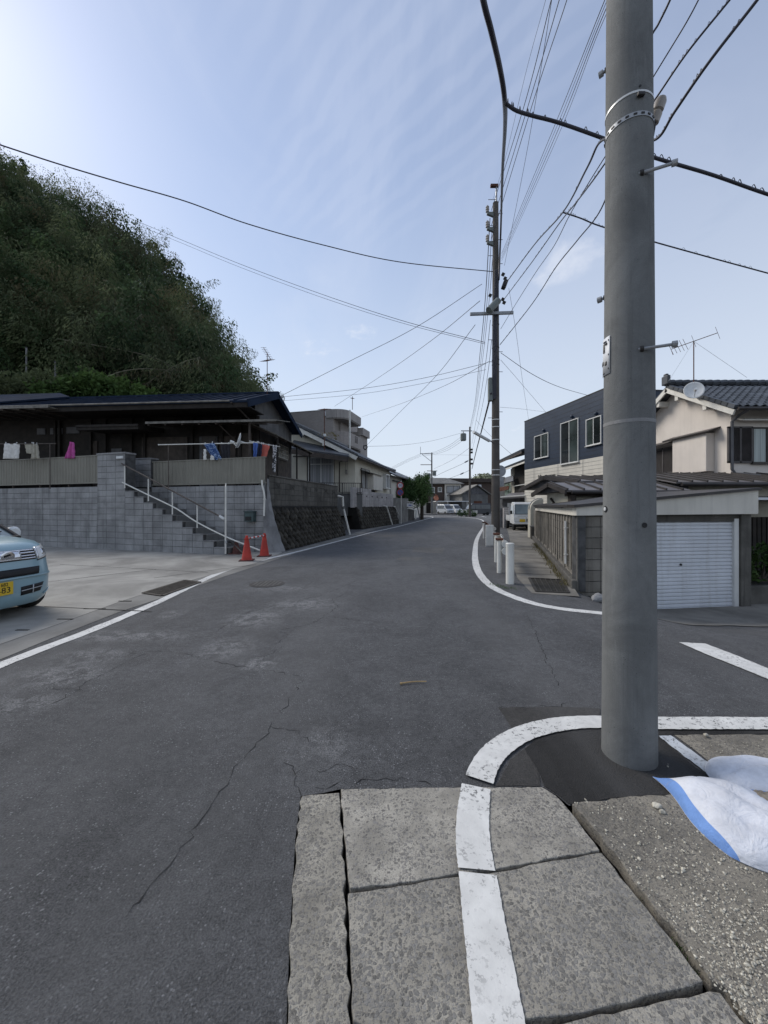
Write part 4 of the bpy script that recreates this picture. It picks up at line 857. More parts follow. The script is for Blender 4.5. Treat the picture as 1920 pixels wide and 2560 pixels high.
s0, s1 = A2.at(736, 1180)[0], A2.at(768, 1180)[0]; part('shutter_box', M['cream'], h2, lambda mb: mb.bb(s0, s1, -.10, -.01, b[1]-.3, a[1]+.05), A2.M, bevel=.01)
pc = [P(726, 1118, 24.7), P(872, 1139, 24.7), P(872, 1127, 26.2), P(735, 1098, 27.0)]
pr = part('porch_roof', M['tile_grey'], h2, lambda mb: plate(mb, pc, .10)); part('fascia', M['brown_wood'], pr, lambda mb: plate(mb, [pc[0]+Vector((0, .02, -.1)), pc[1]+Vector((0, .02, -.1)), pc[1]+Vector((0, .1, -.1)), pc[0]+Vector((0, .1, -.1))], .3))
dpv = [P(871, 1146, 25.7), P(866, 1148, 25.75), P(849, 1155, 25.9), P(848, 1230, 25.9)]; part('downpipe', M['brown_wood'], h2, lambda mb: mb.tube(dpv, .045, 7))
q = P(866, 1180, 25.95); part('meter_box', M['old_sheet'], h2, lambda mb: mb.box(q, (.16, .14, .3)), bevel=.03)
for du in (-2, 2): part('conduit', M['old_sheet'], h2, lambda mb: mb.tube([P(866+du, 1150, 25.95), P(866+du, 1176, 25.95)], .015, 5))
a, b = B2.at(903, 1172), B2.at(922, 1222); window(B2, a[0], b[0], b[1], a[1], h2, 'bronze', 2, 'glass_curtain', .07, .07)
s0, s1 = B2.at(900, 1170)[0], B2.at(938, 1170)[0]; part('window_hood', M['old_sheet'], h2, lambda mb: plate(mb, [(s0, -.6, 3.95), (s1, -.6, 3.95), (s1, 0, 4.15), (s0, 0, 4.15)], .05), B2.M)
s0, s1 = B2.at(922, 1180)[0], B2.at(934, 1180)[0]; part('slat_screen', M['grey_panel'], h2, lambda mb: [mb.bb(s0+(s1-s0)*i/8, s0+(s1-s0)*(i+.55)/8, -.14, -.09, 2.6, 3.9) for i in range(8)], B2.M)
s0, s1 = B2.at(934, 1180, -.5)[0], B2.at(957, 1180, -.5)[0]; part('bay_box', M['cream2'], h2, lambda mb: mb.bb(s0, s1, -.5, -.005, 2.75, 3.95), B2.M, bevel=.02)
a, b = B2.at(958, 1187), B2.at(966, 1220); window(B2, a[0], b[0], b[1], a[1], h2, 'alu', 1, 'glass_curtain', .08, .3)
yagi('tv_aerial', 'thin aerial mast with white junction box on the cream house', P(811, 1128, 25.2), 1.9+.9, Vector((1, .1, 0)), [(-.05, .5, 5, .5, .3)], 'rust', .03, (.5, .6, 0))
q = P(812, 1088, 25.2); part('junction_box', M['dish'], [o for o in COL.objects if o.name.startswith('tv_aerial')][-1], lambda mb: mb.box(q, (.16, .12, .18)), bevel=.02)
# roadside revetment below the cream house, white block fence on it
pitching('dark stone pitched wall below the white block fence', Wq, .05, Wq.len, 1.45, .42, .42, 8)
wf = thing('block_fence', 'whitewashed block fence with pierced row beside the cream house', 'fence', Wq.pt(4, .5, 1.5))
blocks(Wq, -.4, Wq.len-.4, 1.47, lambda s: 2.75 if s < 3.0 else 2.55, wf, 'block_white', off=.5, core='block_white', skip=lambda s, z: False, gap=.016)
M['pier_shadow'] = M['mortar']
for i in range(6): s = 1.0+i*1.15; part('pierced_hole', M['stone_gap'], wf, lambda mb: (mb.box((s-.07, .495, 2.22), (.10, .02, .05), Matrix.Rotation(R(35), 3, 'Y')), mb.box((s+.07, .495, 2.22), (.10, .02, .05), Matrix.Rotation(R(-35), 3, 'Y'))), Wq.M)
for (u0, v0, u1, v1, lab) in ((967, 1267, 981, 1313, 'sloping white drain pipe on the second stone wall'), (988, 1268, 1003, 1303, 'white drain pipe behind the road sign post')):
    t = thing('drain_pipe', lab, 'pipe', G(u1, v1)); a, b = P(u0, v0, 30 if u0 < 980 else 33), G(u1, v1); part('pipe', M['white_pipe'], t, lambda mb: mb.tube([a, b+Vector((0, 0, .05))], .05, 7)); part('elbow', M['white_pipe'], t, lambda mb: mb.tube([a+Vector((-.3, .4, .06)), a+Vector((0, 0, .02))], .06, 7))
# road signs
def disc(mb, c, r, nrm=(0, -1, 0), th=.01, seg=28, r0=0):
    n = Vector(nrm).normalized(); rot = n.to_track_quat('Z', 'Y').to_matrix(); mb.lathe([(max(r0, .001), 0), (r, 0), (r, th), (max(r0, .001), th)], c, seg, rot, r0 > 0)
M['sign_white'] = mat('sign_white', (.62, .63, .64), .45, .06, 5); M['sign_red'] = mat('sign_red', (.30, .035, .035), .45, .1, 5); M['sign_blue'] = mat('sign_blue', (.045, .075, .26), .45, .1, 5)
b0 = G(1003, 1309); rs = thing('road_sign', 'white post with round speed limit sign over a no parking sign', 'road sign', b0)
part('post', M['white_pipe'], rs, lambda mb: mb.tube([b0-Vector((0, 0, .1)), b0+Vector((0, 0, 3.75))], .035, 10))
def text(body, size, m, parent, loc, rot, name='lettering', ext=.002, align='CENTER', sx=1.0):
    cu = bpy.data.curves.new(name, 'FONT'); cu.body = body; cu.size = size; cu.extrude = ext; cu.align_x = align; cu.align_y = 'CENTER'; cu.resolution_u = 3
    tmp = bpy.data.objects.new(name, cu); COL.objects.link(tmp); bpy.context.view_layer.update()
    me = bpy.data.meshes.new_from_object(tmp.evaluated_get(bpy.context.evaluated_depsgraph_get())); COL.objects.unlink(tmp); bpy.data.objects.remove(tmp)
    me.materials.clear(); me.materials.append(m); o = bpy.data.objects.new(name, me); COL.objects.link(o); o.parent = parent; o.location = Vector(loc)-wl(parent); o.rotation_euler = rot; o.scale = (sx, 1, 1); return o
c = b0+Vector((-.09, -.06, 3.32)); f1_ = part('speed_plate', M['sign_white'], rs, lambda mb: disc(mb, c, .27, (.1, -1, 0))); part('red_ring', M['sign_red'], f1_, lambda mb: disc(mb, c+Vector((0, -.012, 0)), .30, (.1, -1, 0), .006, 28, .21)); text('30', .32, M['sign_blue'], f1_, c+Vector((0, -.016, 0)), (R(90), 0, R(5)))
c = b0+Vector((-.09, -.06, 2.72)); f2_ = part('no_parking_plate', M['sign_blue'], rs, lambda mb: disc(mb, c, .27, (.1, -1, 0))); part('red_ring', M['sign_red'], f2_, lambda mb: disc(mb, c+Vector((0, -.012, 0)), .30, (.1, -1, 0), .006, 28, .24)); part('red_bar', M['sign_red'], f2_, lambda mb: mb.box(c+Vector((0, -.02, 0)), (.52, .006, .055), Matrix.Rotation(R(45), 3, 'Y')))
# gate, low wall, hedge and tree at the bend
gt = thing('driveway_gate', 'white framed slatted gate with a notice at the bend', 'gate', P(1012, 1290, 36)); y0 = 37.5; gx0, gx1 = P(986, 1200, y0).x, P(1034, 1200, y0).x; gz0, gz1 = P(0, 1272, y0).z, P(0, 1254, y0).z
GWl = Wall((gx0, y0), (gx1, y0+.3))
part('frame', M['white_pipe'], gt, lambda mb: (mb.bb(0, GWl.len, -.03, .03, gz1-.06, gz1), mb.bb(0, GWl.len, -.03, .03, gz0, gz0+.06), mb.bb(0, .07, -.03, .03, gz0, gz1), mb.bb(GWl.len-.07, GWl.len, -.03, .03, gz0, gz1)), GWl.M)
for i in range(5): z = gz0+.12+i*.12; part('slat', M['old_sheet'], gt, lambda mb: mb.bb(.07, GWl.len-.07, -.01, .01, z, z+.06), GWl.M)
nb = part('notice', M['sign_white'], gt, lambda mb: mb.bb(GWl.len*.53, GWl.len*.93, -.06, -.035, gz0+.2, gz1-.18), GWl.M); part('print', M['sign_blue'], nb, lambda mb: mb.bb(GWl.len*.74, GWl.len*.9, -.063, -.061, gz0+.3, gz0+.4), GWl.M); part('print', M['sign_red'], nb, lambda mb: mb.bb(GWl.len*.55, GWl.len*.63, -.063, -.061, gz1-.26, gz1-.2), GWl.M)
lw = thing('low_wall', 'low dark concrete wall below the white gate', 'wall', G(1020, 1301)); LWl = Wall(tuple(G(990, 1302).xy), tuple(G(1036, 1301).xy)); part('face', M['block_dark'], lw, lambda mb: mb.bb(0, LWl.len, 0, .5, -.1, gz0-.02), LWl.M, bevel=.02); part('coping', M['mortar'], lw, lambda mb: mb.bb(-.02, LWl.len+.02, -.03, .53, gz0-.02, gz0+.03), LWl.M)
hp = thing('handrail', 'slanting white handrail in front of the low dark wall', 'railing', G(1041, 1298)); part('rail', M['white_pipe'], hp, lambda mb: mb.tube([P(986, 1261, 36.5), P(1030, 1273, 38.5), P(1041, 1276, 39)], .05, 7)); part('leg', M['white_pipe'], hp, lambda mb: mb.tube([P(1041, 1276, 39), P(1039, 1298, 39)], .06, 7))
pst = thing('leaning_pole', 'thin pale pole leaning at the foot of the roadside tree', 'pole', G(1049, 1299)); part('shaft', M['mortar_pale'], pst, lambda mb: mb.tube([G(1050, 1299), P(1043, 1264, 42)], .06, 7)); part('cap', M['mortar'], pst, lambda mb: mb.tube([P(1043, 1264, 42), P(1043, 1263, 42)], .07, 7))
b0 = G(1054, 1299); tree('roadside_tree', 'bushy green tree overhanging the bend beside the gate', (b0.x, b0.y, 0), 5.2, [(-.9, 0, 3.9, 1.25), (.3, -.2, 3.2, 1.1), (-1.9, -.4, 3.2, 1.2), (-.6, -.8, 2.6, 1.1), (.2, .2, 4.5, .9), (-2.0, .3, 4.0, 1.0), (.35, -.1, 2.1, .6)], 9000, M['hedge_leaf'], lsize=.2, seed=21, trunk_r=.22)
bush('hedge', 'dark green hedge behind the round road signs', (1.6, 41.5, .3), [(-1.2, 0, 2.4, 1.1, .8), (0, 0, 2.5, 1.2, .9), (.9, .1, 2.3, 1.0, .8)], 3500, M['hedge_leaf'], .2, seed=22, cat='hedge')
# block of flats
ap = thing('apartment_block', 'brown brick block of flats with rounded balconies', 'building', (-6, 46, 0)); zt = 11.8
AW = Wall((-13.5, 43.2), (-4.25, 40.6))
part('wall', M['brown_brick'], ap, lambda mb: (mb.bb(0, AW.len-1.2, 0, 8, 0, zt), mb.bb(-2, 2.2, .3, 8, 0, zt+.35)), AW.M)
part('parapet', M['flat_render'], ap, lambda mb: mb.bb(2.2, AW.len-1.2, -.03, .2, zt, zt+.08), AW.M)
def balc(zb, zt_, m, name, ins=.0, thick=.16):
    arc = [(AW.len-2.0, -.05+ins)] + [(AW.len-1.2+1.45*math.sin(R(a)), 1.4-1.45*math.cos(R(a))+ins) for a in range(0, 91, 15)] + [(AW.len+.25, 4.6)]
    mb = MB(AW.M); nn = len(arc)
    for (a, b) in zip(arc, arc[1:]): mb.quad((*a, zb), (*b, zb), (*b, zt_), (*a, zt_))
    return mb.build(name, M[m], ap, False, solid=thick)
def deck(z, name='balcony_floor'):
    arc = [(AW.len-2.0, -.05)] + [(AW.len-1.2+1.45*math.sin(R(a)), 1.4-1.45*math.cos(R(a))) for a in range(0, 91, 15)] + [(AW.len+.25, 4.6), (AW.len-2, 4.6)]
    part(name, M['flat_render'], ap, lambda mb: mb.prism(arc, z-.1, z+.1), AW.M)
balc(10.95, 11.85, 'flat_render', 'roof_parapet'); deck(10.95, 'roof_slab'); part('core_wall', M['brown_brick'], ap, lambda mb: mb.bb(AW.len-2.2, AW.len-1.0, 1.6, 4.6, 0, 10.9), AW.M)
balc(8.1, 9.5, 'brown_brick', 'balcony_parapet'); deck(8.1); balc(5.2, 6.6, 'brown_brick', 'balcony_parapet'); deck(5.2)
part('balcony_door', M['glass'], ap, lambda mb: mb.bb(AW.len-1.9, AW.len-1.2, 1.55, 1.598, 8.3, 10.3), AW.M)
for z in (8.4, 5.5): part('vent_slots', M['stone_gap'], ap, lambda mb: [mb.box((AW.len+.345, 2.6+i*.35, z+.6), (.02, .1, .75)) for i in range(3)], AW.M)
part('annex', M['flat_render'], ap, lambda mb: mb.bb(AW.len-1.2, AW.len+.15, 4.9, 7.5, 0, 10.3), AW.M); [part('annex_balcony', M['flat_render'], ap, lambda mb: mb.bb(AW.len-.2, AW.len+.5, 4.8, 7.4, z, z+.85), AW.M) for z in (9.9, 5.4)]
part('drain_pipe', M['white_pipe'], ap, lambda mb: mb.tube([P(874.5, 1025, 39.6), P(874.5, 1130, 39.6)], .09, 8))
a, b = AW.at(813, 1024), AW.at(830, 1039); sg = part('sign_board', M['sign_white'], ap, lambda mb: mb.bb(a[0], b[0], -.1, -.02, b[1], a[1]), AW.M)
part('sign_stripe', M['grey_panel'], sg, lambda mb: mb.add([(a[0]+.1, -.105, b[1]+.02), (a[0]+.34, -.105, b[1]+.02), (b[0]-.05, -.105, a[1]-.02), (b[0]-.32, -.105, a[1]-.02)], [(0, 1, 2, 3)]), AW.M); part('sign_mark', M['dark_metal'], sg, lambda mb: mb.lathe([(.075, 0), (.075, .01)], (a[0]+.14, -.112, a[1]-.15), 12, Matrix.Rotation(R(90), 3, 'X')), AW.M); part('sign_mark', M['dark_metal'], sg, lambda mb: (mb.bb(b[0]-.32, b[0]-.2, -.11, -.104, b[1]+.08, b[1]+.14), mb.bb(b[0]-.15, b[0]-.06, -.11, -.104, b[1]+.08, b[1]+.14)), AW.M)
yagi('tv_aerial', 'bare aerial mast on top of the block of flats', P(881, 1022, 42), 1.35, Vector((1, .2, 0)), [(-.2, .4, 4, .35, .1)], 'rust', .035, (.3, .8, 0))
# tiled house beyond
h3 = thing('tiled_house', 'pale house with long grey tiled roof behind the hedge', 'house', (1.5, 45, 0)); B3 = Wall((.75, 39), (4.9, 53))
part('wall', M['cream2'], h3, lambda mb: mb.bb(0, B3.len, 0, 6, 0, 4.7), B3.M); rf = part('roof', M['tile_grey'], h3, lambda mb: (plate(mb, [(-.6, -.6, 4.65), (B3.len+.4, -.6, 4.65), (B3.len-1.2, 3.2, 6.35), (-.6, 3.2, 6.35)], .12), plate(mb, [(-.6, 6.8, 4.65), (B3.len+.4, 6.8, 4.65), (B3.len-1.2, 3.2, 6.35), (-.6, 3.2, 6.35)], .12)), B3.M)
part('ridge', M['tile_grey'], rf, lambda mb: mb.tube([(-.7, 3.2, 6.45), (B3.len-1.1, 3.2, 6.45)], .16, 8), B3.M); part('ridge_end', M['tile_grey'], rf, lambda mb: mb.box((-.68, 3.2, 6.62), (.15, .3, .4)), B3.M)
part('gutter', M['old_sheet'], rf, lambda mb: mb.tube([(-.6, -.66, 4.55), (B3.len+.3, -.66, 4.55)], .06, 6), B3.M); part('front_gable', M['cream2'], h3, lambda mb: mb.add([(0, .01, 4.7), (0, 6, 4.7), (0, 3.2, 6.2)], [(0, 1, 2)]), B3.M, solid=.08)
part('eave_band', M['grey_panel'], h3, lambda mb: mb.bb(.1, B3.len-.1, -.3, -.01, 4.1, 4.2), B3.M)
# ------------------------------------------------------------------ beyond the bend
fb = thing('far_house', 'brown and cream two storey house beyond the bend', 'house', (12.5, 84, 0))
FB = Wall((8.4, 84), (16.9, 84.6)); s2 = FB.len*.57
part('wall', M['brown_brick2'], fb, lambda mb: mb.bb(0, s2, 0, 7, 2.6, 6.6), FB.M); part('ground_floor', M['cream2'], fb, lambda mb: mb.bb(-.6, FB.len-.5, .3, 7, 0, 2.6), FB.M); part('bay', M['cream2'], fb, lambda mb: mb.bb(s2+.02, FB.len, -.4, 6.8, 2.6, 6.4), FB.M)
rf = part('roof', M['render_wall'], fb, lambda mb: (plate(mb, [(-.8, -.8, 6.5), (FB.len+.6, -.8, 6.5), (FB.len-2.5, 3.3, 8.0), (1, 3.3, 8.0)], .15), plate(mb, [(-.8, 7.5, 6.5), (FB.len+.6, 7.5, 6.5), (FB.len-2.5, 3.3, 8.0), (1, 3.3, 8.0)], .15), plate(mb, [(FB.len+.6, -.8, 6.5), (FB.len+.6, 7.5, 6.5), (FB.len-2.5, 3.3, 8.0)], .15)), FB.M)
window(FB, 1.5, 2.6, 4.6, 5.6, fb, 'alu', 1, 'glass_teal', .12, .1); window(FB, 3.5, 4.2, 4.8, 5.6, fb, 'alu', 1, 'glass_teal', .1, .1); window(FB, s2+.5, FB.len-.4, 4.5, 5.9, fb, 'bronze', 2, 'glass_curtain', .1, .1, True, None, None, -.4)
part('bay_panel', M['white_trim'], fb, lambda mb: mb.bb(s2+.15, FB.len-.1, -.55, -.41, 2.7, 4.35), FB.M); part('door', M['dark_wood'], fb, lambda mb: mb.bb(.9, 1.9, .22, .29, 0, 2.3), FB.M)
cpt = thing('carport', 'white flat roofed carport in front of the far house', 'carport', (14, 80, 0)); part('roof', M['sign_white'], cpt, lambda mb: mb.bb(10.6, 17.2, 78, 83.4, 2.45, 2.62))
for x in (10.8, 13.0, 16.9): part('post', M['white_pipe'], cpt, lambda mb: mb.tube([(x, 78.2, 0), (x, 78.2, 2.45)], .07, 6))
lb = thing('long_building', 'long flat brown building far behind with wall mounted coolers', 'building', (20, 112, 0)); LB = Wall((10.5, 112), (33, 114))
part('wall', M['brown_brick2'], lb, lambda mb: mb.bb(0, LB.len, 0, 8, 0, 8.6), LB.M); part('roof', M['brown_wood'], lb, lambda mb: mb.bb(-.5, LB.len+.5, -1, 8.5, 8.6, 9.7), LB.M)
for s in (7.2, 9.9, 17.0): part('cooler', M['sign_white'], lb, lambda mb: mb.bb(s, s+1.2, -.6, -.05, 6.7, 7.9), LB.M, bevel=.05)
window(LB, 13, 16, 5.6, 7.2, lb, 'alu', 2, 'glass_curtain', .12, .1)
gh = thing('grey_house', 'low grey house with shallow roof beyond the bend', 'house', (18, 82, 0)); GH = Wall((15.9, 78), (21.5, 79.5))
part('wall', M['render_wall'], gh, lambda mb: mb.bb(0, GH.len, 0, 7, 0, 4.0), GH.M); part('roof', M['old_sheet'], gh, lambda mb: (plate(mb, [(-.6, -.5, 4.0), (-.6, 7.5, 4.0), (GH.len*.55, 7.5, 6.0), (GH.len*.55, -.5, 6.0)], .15), plate(mb, [(GH.len+.6, -.5, 4.0), (GH.len+.6, 7.5, 4.0), (GH.len*.55, 7.5, 6.0), (GH.len*.55, -.5, 6.0)], .15)), GH.M)
part('gable', M['grey_panel'], gh, lambda mb: mb.add([(0, -.02, 4), (GH.len, -.02, 4), (GH.len*.55, -.02, 5.7)], [(0, 1, 2)]), GH.M, solid=.1); part('red_door', M['rust'], gh, lambda mb: mb.bb(2.6, 4.4, -.06, -.005, 0, 2.6), GH.M)
fw = thing('far_wall', 'pale low wall and kerb along the outside of the bend', 'wall', (8, 66.6, 0)); part('face', M['mortar_pale'], fw, lambda mb: mb.prism([(2, 68.5), (8.0, 66.6), (15.5, 63), (15.5, 63.3), (8.0, 66.9), (2, 68.8)], -.05, .15)); part('coping', M['block_white'], fw, lambda mb: mb.prism([(2, 68.45), (8.0, 66.55), (15.5, 62.95), (15.5, 63.35), (8.0, 66.95), (2, 68.85)], .151, .20))
# distant ridge
mb = MB(); rn2 = np.random.default_rng(4)
def far(i, j):
    x = -150+700*i; h = (24*math.exp(-((x-150)/110)**2)+16*math.exp(-((x-300)/160)**2)+5*math.sin(x*.05)+4*math.sin(x*.13))
    return Vector((x, 520+120*j, -1+max(2, h+14)*math.sin(min(1, j*1.3)*1.57)))
M['far_hill'] = mat('far_hill', (.22, .24, .17), .95, .35, .05)  # tan-green hill, lightened: distance haze is put into the colour
mb.grid(far, 70, 6); struct(mb.build('distant_hill', M['far_hill'], None, True))
cs = []
for i in range(420): x = rn2.uniform(20, 300); j = rn2.uniform(.2, .9); p = far((x+150)/700, j); cs.append(np.array(p)+rn2.normal(size=(14, 3))*np.array((3.4, 3, 1.0)))
M['far_leaf'] = foliage('far_leaf', (.12, .15, .10), (.2, .22, .15)); tag(leaves('distant_woods', np.concatenate(cs), 3.2, M['far_leaf'], None, .7, 0, 9), 'pale wooded slope seen far beyond the street', 'woods', None, 'stuff')  # leaf colour paled as well, for the same distance haze
# ------------------------------------------------------------------ right side: boundary wall, garage, houses
WA = Wall((6.95, 17.8), (3.52, 7.0))          # long side of the boundary wall (seen from the pavement)
WB = Wall((3.52, 7.0), (7.5, 7.55))           # garage front
bw = thing('boundary_wall', 'streaked block wall along the sidewalk beside the garage', 'wall', WA.pt(5, 0, 0))
WL = Wall((3.52, 7.0), (6.95, 17.8)); 
rzA = math.atan2(WA.e.y, WA.e.x)
blocks(WA, .0, WA.len, 0, lambda s: 1.33, bw, 'block_tan', run=True, back=.14)
for i in range(24):
    s = WA.len-.25-i*.42; part('pilaster', M['block_tan'], bw, lambda mb: mb.bb(s-.05, s+.05, -.022, 0, .25 if i % 3 else .05, 1.31), WA.M, bevel=.01)
part('footing', M['block_dark'], bw, lambda mb: mb.bb(-.3, WA.len+.05, -.10, .02, -.1, .16), WA.M, bevel=.02)
q0, q1 = WB.at(1439, 1400)[0], WB.at(1560, 1400)[0]
blocks(WB, q0+.02, q1, -.48, lambda s: 1.32, bw, 'block_tan', back=.14)
wpz = thing('wall_pipe', 'pale plastic pipe strapped to the boundary wall', 'pipe', WA.pt(WA.len-.95, -.06, .3)); part('pipe', M['dish'], wpz, lambda mb: mb.tube([(WA.len-.95, -.06, .32), (WA.len-.95, -.06, 1.2)], .025, 7), WA.M)
for z in (.5, 1.05): part('strap', M['alu'], wpz, lambda mb: mb.bb(WA.len-.99, WA.len-.91, -.09, -.02, z, z+.02), WA.M)
# garage
ga = thing('garage', 'low garage with pale fascia and grey roller shutter', 'garage', WB.pt(2, .5, -.47)); GE = WB.at(1886, 1260)[0]
tz = lambda s: 1.50+.34*s/GE
part('fascia', M['cream2'], ga, lambda mb: mb.extr([(-.06, 1.335), (GE, 1.355), (GE, tz(GE)), (-.06, tz(0))], -.07, .05), WB.M)
part('side_fascia', M['cream2'], ga, lambda mb: mb.bb(WA.len-9.5, WA.len-.02, -.07, .05, 1.335, 1.50), WA.M)
part('fascia_lip', M['batten_roof'], ga, lambda mb: mb.bb(WA.len-9.5, WA.len-1.2, -.12, -.072, 1.47, 1.535), WA.M)
rp = [WB.pt(-.16, -.16, tz(0)+.03), WB.pt(GE+.0, -.16, tz(GE)+.005), WB.pt(GE, 3.2, tz(GE)+.005), WA.pt(WA.len-9.5, -.2, 1.53), WA.pt(WA.len-.02, -.16, 1.53)]
rf = part('roof', M['batten'], ga, lambda mb: mb.add([WB.pt(-.14, -.12, tz(0)+.004), WB.pt(GE+.01, -.12, tz(GE)+.004), WB.pt(GE+.01, 3.4, tz(GE)+.004), WA.pt(WA.len-9.6, -.16, 1.53), WA.pt(WA.len-.05, -.16, 1.51)], [(0, 1, 2, 4), (4, 2, 3)]), solid=.05)
s0, s1 = WB.at(1520, 1400)[0], WB.at(1843, 1400)[0]; zt, zb = 1.20, -.455
shu = part('shutter', M['shutter'], ga, lambda mb: mb.bb(q1+.02, s1, .115, .12, zb, zt), WB.M)
ns = 23
for i in range(ns):
    a = zb+(zt-zb)*i/ns; b = zb+(zt-zb)*(i+1)/ns; part('slat', M['shutter'], shu, lambda mb: mb.extr([(0, 0)]*3, 0, 0) if False else mb.add([(q1+.02, .112, a+.004), (s1, .112, a+.004), (s1, .094, a+.018), (q1+.02, .094, a+.018), (q1+.02, .094, b-.016), (s1, .094, b-.016), (s1, .112, b-.003), (q1+.02, .112, b-.003)], [(0, 1, 2, 3), (3, 2, 5, 4), (4, 5, 6, 7)]), WB.M)
part('lock', M['black'], shu, lambda mb: mb.lathe([(.022, 0), (.022, .02)], (WB.at(1712, 1420)[0], .093, .38), 12, Matrix.Rotation(R(90), 3, 'X')), WB.M)
part('bottom_bar', M['shutter'], shu, lambda mb: mb.bb(q1+.02, s1, .085, .118, zb-.015, zb+.004), WB.M)
part('guide', M['alu'], ga, lambda mb: mb.bb(s1, s1+.10, .05, .14, zb-.02, zt+.06), WB.M); part('lintel', M['block_dark'], ga, lambda mb: mb.bb(q1-.02, GE-.05, .06, .2, zt+.005, 1.34), WB.M)
part('pillar', M['block_dark'], ga, lambda mb: mb.bb(s1+.12, GE-.04, .02, .42, -.55, 1.345), WB.M, bevel=.012); part('inner_wall', M['stone_gap'], ga, lambda mb: mb.bb(q1, GE, .5, .6, -.6, 1.3), WB.M)
part('side_wall', M['block_dark'], ga, lambda mb: mb.bb(GE-.2, GE-.05, .43, 4, -.6, 1.35), WB.M)
# dark slatted fence, planter and plant right of the garage
sf = thing('slat_fence', 'dark slatted fence in the shade right of the garage', 'fence', WB.pt(GE+1.4, 1.3, -.5))
for i in range(24): part('slat', M['dark_wood'], sf, lambda mb: mb.bb(GE+.05+i*.13, GE+.15+i*.13, 1.3, 1.33, -.3, 1.25), WB.M)
part('rail', M['dark_wood'], sf, lambda mb: (mb.bb(GE, GE+3.3, 1.332, 1.37, .1, .18), mb.bb(GE, GE+3.3, 1.332, 1.37, .95, 1.03)), WB.M)
pl = thing('planter_kerb', 'low concrete planter kerb right of the garage pillar', 'kerb', WB.pt(GE+1, .2, -.5)); part('block', M['block_dark'], pl, lambda mb: mb.bb(GE-.03, GE+2.6, .15, .75, -.6, -.1), WB.M, bevel=.02); part('soil', M['joint'], pl, lambda mb: mb.bb(GE+.05, GE+2.5, .25, .65, -.1, -.085), WB.M)
b0 = WB.pt(GE+.75, .45, -.1); bush('potted_shrub', 'olive green shrub growing in the planter by the garage', b0, [(-.3, 0, .3, .28, .25), (0, 0, .5, .35, .3), (.4, .1, .45, .4, .3), (.9, 0, .4, .4, .3)], 1500, M['shrub_leaf'], .09, seed=5)
cr = thing('car_port_roof', 'thin white edged carport roof right of the garage', 'carport', WB.pt(GE+1.5, 2, 1.5)); part('roof', M['batten'], cr, lambda mb: mb.bb(GE+.02, GE+5, .6, 4.2, 1.66, 1.72), WB.M); part('edge', M['sign_white'], cr, lambda mb: mb.bb(GE+.02, GE+5, .56, .598, 1.64, 1.69), WB.M)
for s in (GE+.6, GE+4.8): part('post', M['dark_metal'], cr, lambda mb: mb.bb(s-.03, s+.03, 3.8, 3.86, -.6, 1.66), WB.M)
# entrance roofs behind the boundary wall
def batten_gable(parent, x0, x1, yf, yr, yb, ze, zr, zeb, name='roof', step=.45):
    rf = part(name, M['batten_roof'], parent, lambda mb: (plate(mb, [(x0, yf, ze), (x1, yf, ze), (x1, yr, zr), (x0, yr, zr)], .05), plate(mb, [(x0, yb, zeb), (x1, yb, zeb), (x1, yr, zr), (x0, yr, zr)], .05)))
    i = 0; x = x0+.02
    while x < x1: part('batten', M['batten'], rf, lambda mb: plate(mb, [(x-.02, yf-.02, ze+.045), (x+.02, yf-.02, ze+.045), (x+.02, yr, zr+.045), (x-.02, yr, zr+.045)], .06)); x += step
    part('barge_board', M['batten'], rf, lambda mb: (plate(mb, [(x0-.06, yf-.02, ze+.01), (x0-.004, yf-.02, ze+.01), (x0-.004, yr, zr+.01), (x0-.06, yr, zr+.01)], .13), plate(mb, [(x0-.06, yb+.02, zeb+.01), (x0-.004, yb+.02, zeb+.01), (x0-.004, yr, zr+.01), (x0-.06, yr, zr+.01)], .13)))
    part('eave_gutter', M['batten'], rf, lambda mb: mb.tube([(x0+.1, yf-.06, ze-.06), (x1, yf-.06, ze-.06)], .05, 7)); return rf
en = thing('entrance_house', 'low cream house front with two brown batten gable roofs', 'house', (6.6, 12.5, 0))
batten_gable(en, 5.0, 8.4, 10.5, 11.6, 12.9, 1.95, 2.22, 1.93); batten_gable(en, 5.95, 8.35, 11.7, 14.2, 16.8, 2.28, 2.62, 2.25)
part('wall', M['cream'], en, lambda mb: mb.bb(5.35, 8.2, 10.95, 12.6, 0, 1.93)); part('wall', M['grey_panel'], en, lambda mb: mb.bb(7.05, 8.2, 12.61, 16.4, 0, 2.24))
part('gable_board', M['grey_panel'], en, lambda mb: (mb.add([(5.12, 10.75, 1.93), (5.12, 12.7, 1.93), (5.12, 11.6, 2.14)], [(0, 1, 2)]), mb.add([(6.08, 12.1, 2.25), (6.08, 16.5, 2.22), (6.08, 14.2, 2.54)], [(0, 1, 2)])), solid=.04)
part('eave_beam', M['brown_wood'], en, lambda mb: mb.bb(5.1, 8.3, 10.75, 10.85, 1.78, 1.9)); part('bracket', M['dark_wood'], en, lambda mb: mb.tube(crom([(5.3, 12.2, 1.75), (5.32, 11.9, 1.55), (5.33, 11.4, 1.5), (5.33, 11.0, 1.5)], 4), .035, 6)); 
for x in (5.25, 7.0): part('corbel', M['brown_wood'], en, lambda mb: mb.box((x, 10.72, 1.7), (.14, .2, .25)))
